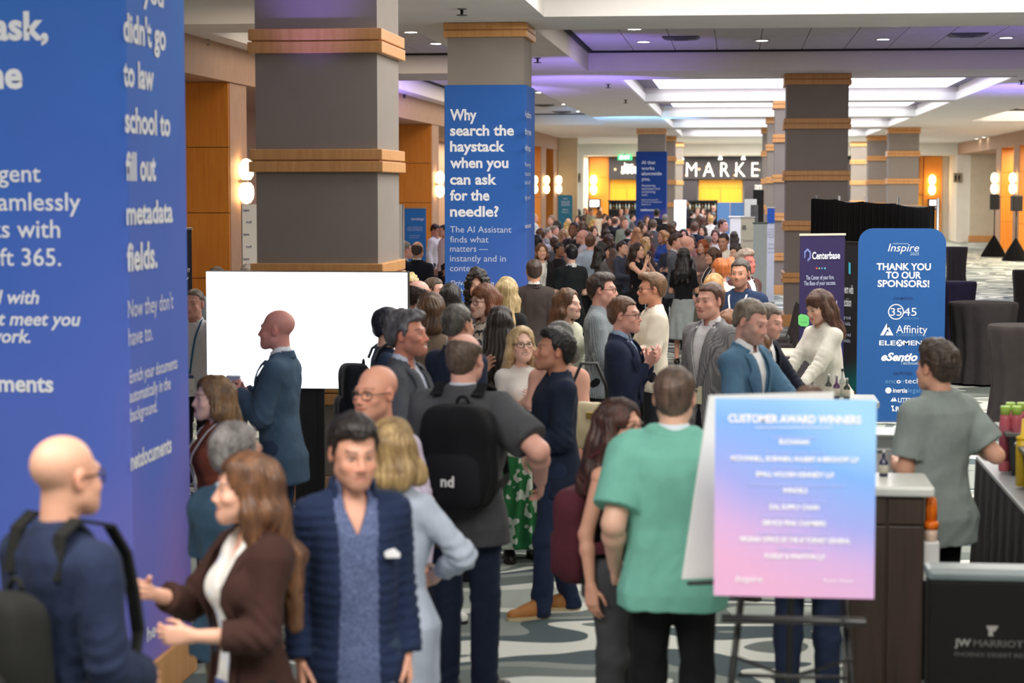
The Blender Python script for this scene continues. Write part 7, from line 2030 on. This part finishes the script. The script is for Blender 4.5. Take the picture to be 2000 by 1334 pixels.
# wine glass in the grey suit man's hands
# --- far crowd: a few figures copied with their own clothes colours
TPL = {}
def template(key, px, py, d, *a, **k):
    r = guest('x', px, py, d, *a, **k); TPL[key] = r; return r
def rebuild_far(key, label, px, py, d, face, c, hc, group='guests far down the hall'):
    src = TPL[key]; new = not src.get('used'); src['used'] = True
    b0 = src['body']
    top = at(px, py, d)
    if new: b = b0
    else:
        b = b0.copy(); COL.objects.link(b)
        for ch in KIDS[key]:
            q = ch.copy(); COL.objects.link(q); q.parent = b
    s = top.z / src['ztop']
    s = min(max(s, .9), 1.12)
    rz = math.radians(face)
    off = Matrix.Rotation(rz, 3, 'Z') @ Vector(src['B'].hc)
    b.location = (top.x - off.x * s, d - off.y * s, 0); b.rotation_euler = (0, 0, rz); b.scale = (s, s, s)
    tag(b, label, 'person', group)
    for q in (KIDS[key] if new else [o for o in COL.objects[-len(KIDS[key]):]]):
        nm = q.name.split('.')[0]
        if nm in ('jacket', 'shirt', 'blouse', 'polo_shirt', 'sweater', 't_shirt') and not (nm == 'shirt' and key == 'ms'):
            q.material_slots[0].link = 'OBJECT'; q.material_slots[0].material = cloth(c)
        elif nm == 'jacket_collar': q.material_slots[0].link = 'OBJECT'; q.material_slots[0].material = cloth(c)
        elif nm == 'hair': q.material_slots[0].link = 'OBJECT'; q.material_slots[0].material = hairmat(hc)
KIDS = {}
n0 = len(ALL)
for key, a, k in (('ms', ('m', 'short', HD, 'suit', (40, 40, 46)), dict(skin=SKR)), ('mh', ('m', 'short', HB, 'shirt', (150, 170, 190)), dict(skin=SK2, la='bent', ra='bent')), ('mb', ('m', 'bald', HB, 'shirt', (120, 130, 150)), dict(skin=SKR, bald=1)),
                  ('fl', ('f', 'long', HB, 'blouse', (60, 56, 60)), dict(len=.2, skin=SKR, ra='bent')), ('fb', ('f', 'bob', HB, 'blouse', (60, 56, 60)), dict(len=.06, skin=SK2, la='bent')), ('md', ('m', 'buzz', HBK, 'suit', (40, 40, 46)), dict(skin=SK4))):
    r = template(key, 1230, 400 + 2 * len(TPL), 62 + 3 * len(TPL), 0, *a, **k)
    r['ztop'] = at(1230, 400 + 2 * (len(TPL) - 1), 62 + 3 * (len(TPL) - 1)).z
    KIDS[key] = [o for o in COL.objects if o.parent == r['body']]
FAR = [
 # key, px, py, face, top colour, hair, label
 ('fb', 1131, 406, 150, (60, 58, 64), HBK, 'far guest with black bobbed hair against the white column'), ('fl', 1128, 415, 0, (150, 110, 110), HB, 'far smiling woman in muted rose below the teal sign'), ('fl', 1136, 424, 160, (92, 70, 56), HB, 'far brown haired woman in brown, back turned, below the kiosk column'),
 ('mh', 1149, 438, 120, (150, 130, 120), HB, 'small crouched guest in taupe under the white blouse woman'), ('mh', 1155, 401, 30, (176, 180, 160), HD, 'far man in sage near the lit kiosk screen'), ('mh', 1171, 396, 120, (120, 170, 206), HD, 'far man in sky blue with his head against the kiosk screen'),
 ('fb', 1143, 404, -30, (120, 90, 84), HR, 'far guest with reddish hair beside the kiosk'), ('ms', 1188, 410, 170, (48, 44, 48), HD, 'far man in a charcoal suit left of the bottle bar'), ('mb', 1213, 404, 0, (120, 96, 90), HB, 'far bald man with a ruddy face before the bottle bar'),
 ('mb', 1224, 403, -160, (150, 184, 206), HB, 'far bald man in pale blue, back turned, by the small blue banner'), ('fl', 1251, 422, 175, (62, 50, 50), HBK, 'far woman with long black hair under the small blue banner'), ('fb', 1264, 418, 20, (140, 90, 100), HD, 'far guest in dusty pink under the small blue banner'),
 ('mh', 1236, 410, 90, (90, 92, 98), HD, 'far man in slate at the edge of the small blue banner'), ('md', 1283, 416, 170, (32, 32, 38), HBK, 'far guest with close cropped black hair under the small blue banner'), ('ms', 1311, 401, 172, (36, 42, 66), HD, 'far man in a navy suit just past the small blue banner'),
 ('fl', 1327, 407, 0, (70, 56, 60), HBK, 'far woman with dark hair before the glowing panel'), ('md', 1340, 397, 80, (40, 46, 60), HBK, 'far dark skinned man in a navy suit beside the glowing panel'), ('ms', 1351, 404, 150, (44, 44, 52), HD, 'far man in a dark suit under the bottle bar canopy'),
 ('mh', 1363, 398, 0, (214, 214, 218), HD, 'far barkeeper in white at the bottle bar'), ('mb', 1362, 407, 175, (90, 84, 80), HG, 'far grey headed guest, back turned, facing the bar'), ('fl', 1374, 402, -20, (150, 120, 116), HB, 'far woman in blush beside the barkeeper'),
 ('fl', 1385, 408, 10, (50, 48, 52), HB, 'far woman facing the camera left of the light blue booth'), ('fb', 1366, 417, 170, (96, 84, 70), HB, 'far guest with a tawny bob, back turned, before the bar'), ('mb', 1394, 398, 150, (70, 66, 74), HD, 'far bald man right at the light blue booth edge'),
 ('ms', 1394, 405, 160, (40, 40, 46), HG, 'far grey haired man in black at the light blue booth edge'), ('mh', 1327, 437, -60, (150, 116, 84), HB, 'far guest in camel below the dark haired woman'), ('fl', 1343, 437, 20, (200, 160, 150), HR, 'far woman with copper hair, face toward the camera'),
 ('fb', 1313, 431, 150, (60, 60, 66), HB, 'far guest with brown bob beside the black suit'), ('mh', 1101, 417, 140, (96, 90, 84), HD, 'far man in drab olive below the teal sign'), ('mb', 1110, 421, 175, (110, 84, 74), HB, 'far bald man, back turned, below the teal sign'),
 ('ms', 1085, 428, 60, (120, 116, 108), HG, 'far grey suited man by the timber wall'), ('fl', 1192, 417, -20, (64, 52, 56), HD, 'far woman in plum beside the backpack man'), ('mh', 1182, 409, 80, (176, 120, 90), HB, 'far man in terracotta left of the bottle bar'),
 ('ms', 1205, 414, 110, (50, 46, 54), HG, 'far silver haired man in black before the backpack man'), ('fb', 1257, 432, 40, (84, 78, 84), HB, 'far guest in grey behind the tan jacket woman'), ('mh', 1420, 419, 20, (210, 214, 224), HD, 'far man in white before the booth counter'),
 ('fl', 1434, 441, 180, (40, 40, 46), HD, 'far woman in black by the booth counter'), ('md', 1441, 424, -40, (60, 76, 120), HBK, 'far man in denim blue beside the booth counter'), ('fb', 1160, 425, 60, (190, 180, 170), HBL, 'far blonde in oatmeal behind the white blouse woman'),
 ('ms', 1228, 432, 150, (44, 46, 54), HD, 'far man in charcoal between sage shirt and tan jacket'), ('fl', 1268, 440, 130, (96, 56, 60), HB, 'far woman in maroon left of the royal blue blouse'),
 ('fb', 1372, 436, -20, (214, 190, 180), HD, 'far guest in pale pink behind the navy suit'), ('ms', 1317, 420, 175, (66, 62, 66), HBK, 'far man in taupe suit right of the black suit'),
 ('mh', 1083, 448, 170, (96, 100, 110), HB, 'guest in steel grey, back turned, left of the curly blonde'), 
 ('fb', 1190, 452, 150, (120, 96, 84), HB, 'guest in mocha right of the light blue shirt'), ('mh', 1216, 455, 60, (60, 66, 84), HD, 'guest in indigo under the backpack man'), 
 
 ('fb', 1372, 462, -30, (150, 120, 110), HR, 'guest with copper bob behind the bangs woman'), ('ms', 1384, 443, 160, (90, 92, 98), HG, 'guest in pewter suit behind the chestnut haired woman'),
 ('mh', 1437, 462, -60, (200, 204, 210), HD, 'guest in off-white before the printed booth banner'), ('fb', 1160, 437, 30, (160, 140, 130), HB, 'guest in fawn behind the bald checked shirt'),
 ('ms', 1185, 433, 170, (60, 58, 64), HD, 'guest in a smoky suit left of the backpack man'), ('mh', 1310, 449, -20, (54, 60, 78), HB, 'guest in petrol right of the royal blue blouse'), ('fl', 1262, 451, 140, (80, 70, 70), HBL, 'fair haired guest between tan jacket and royal blue'),
 ('mh', 1070, 433, 100, (130, 134, 140), HG, 'silver haired guest in grey beside the haystack pillar crowd'), ('md', 1120, 447, -30, (60, 60, 70), HBK, 'dark skinned guest in charcoal right of the curly blonde'), ('fl', 1350, 448, 10, (150, 100, 100), HB, 'guest in brick pink behind the bald grey jacket')]
random.seed(3)
for i_, (key, px, py, face, c, hc, lab) in enumerate(FAR):
    h = 1.66 if key[0] == 'f' else 1.75
    d = F_PX * (CAM_H - h) / (py - 366)
    rebuild_far(key, lab, px, py, min(d, 87) - ((i_ % 5) * .8 if py < 412 else 0), face, c, hc)
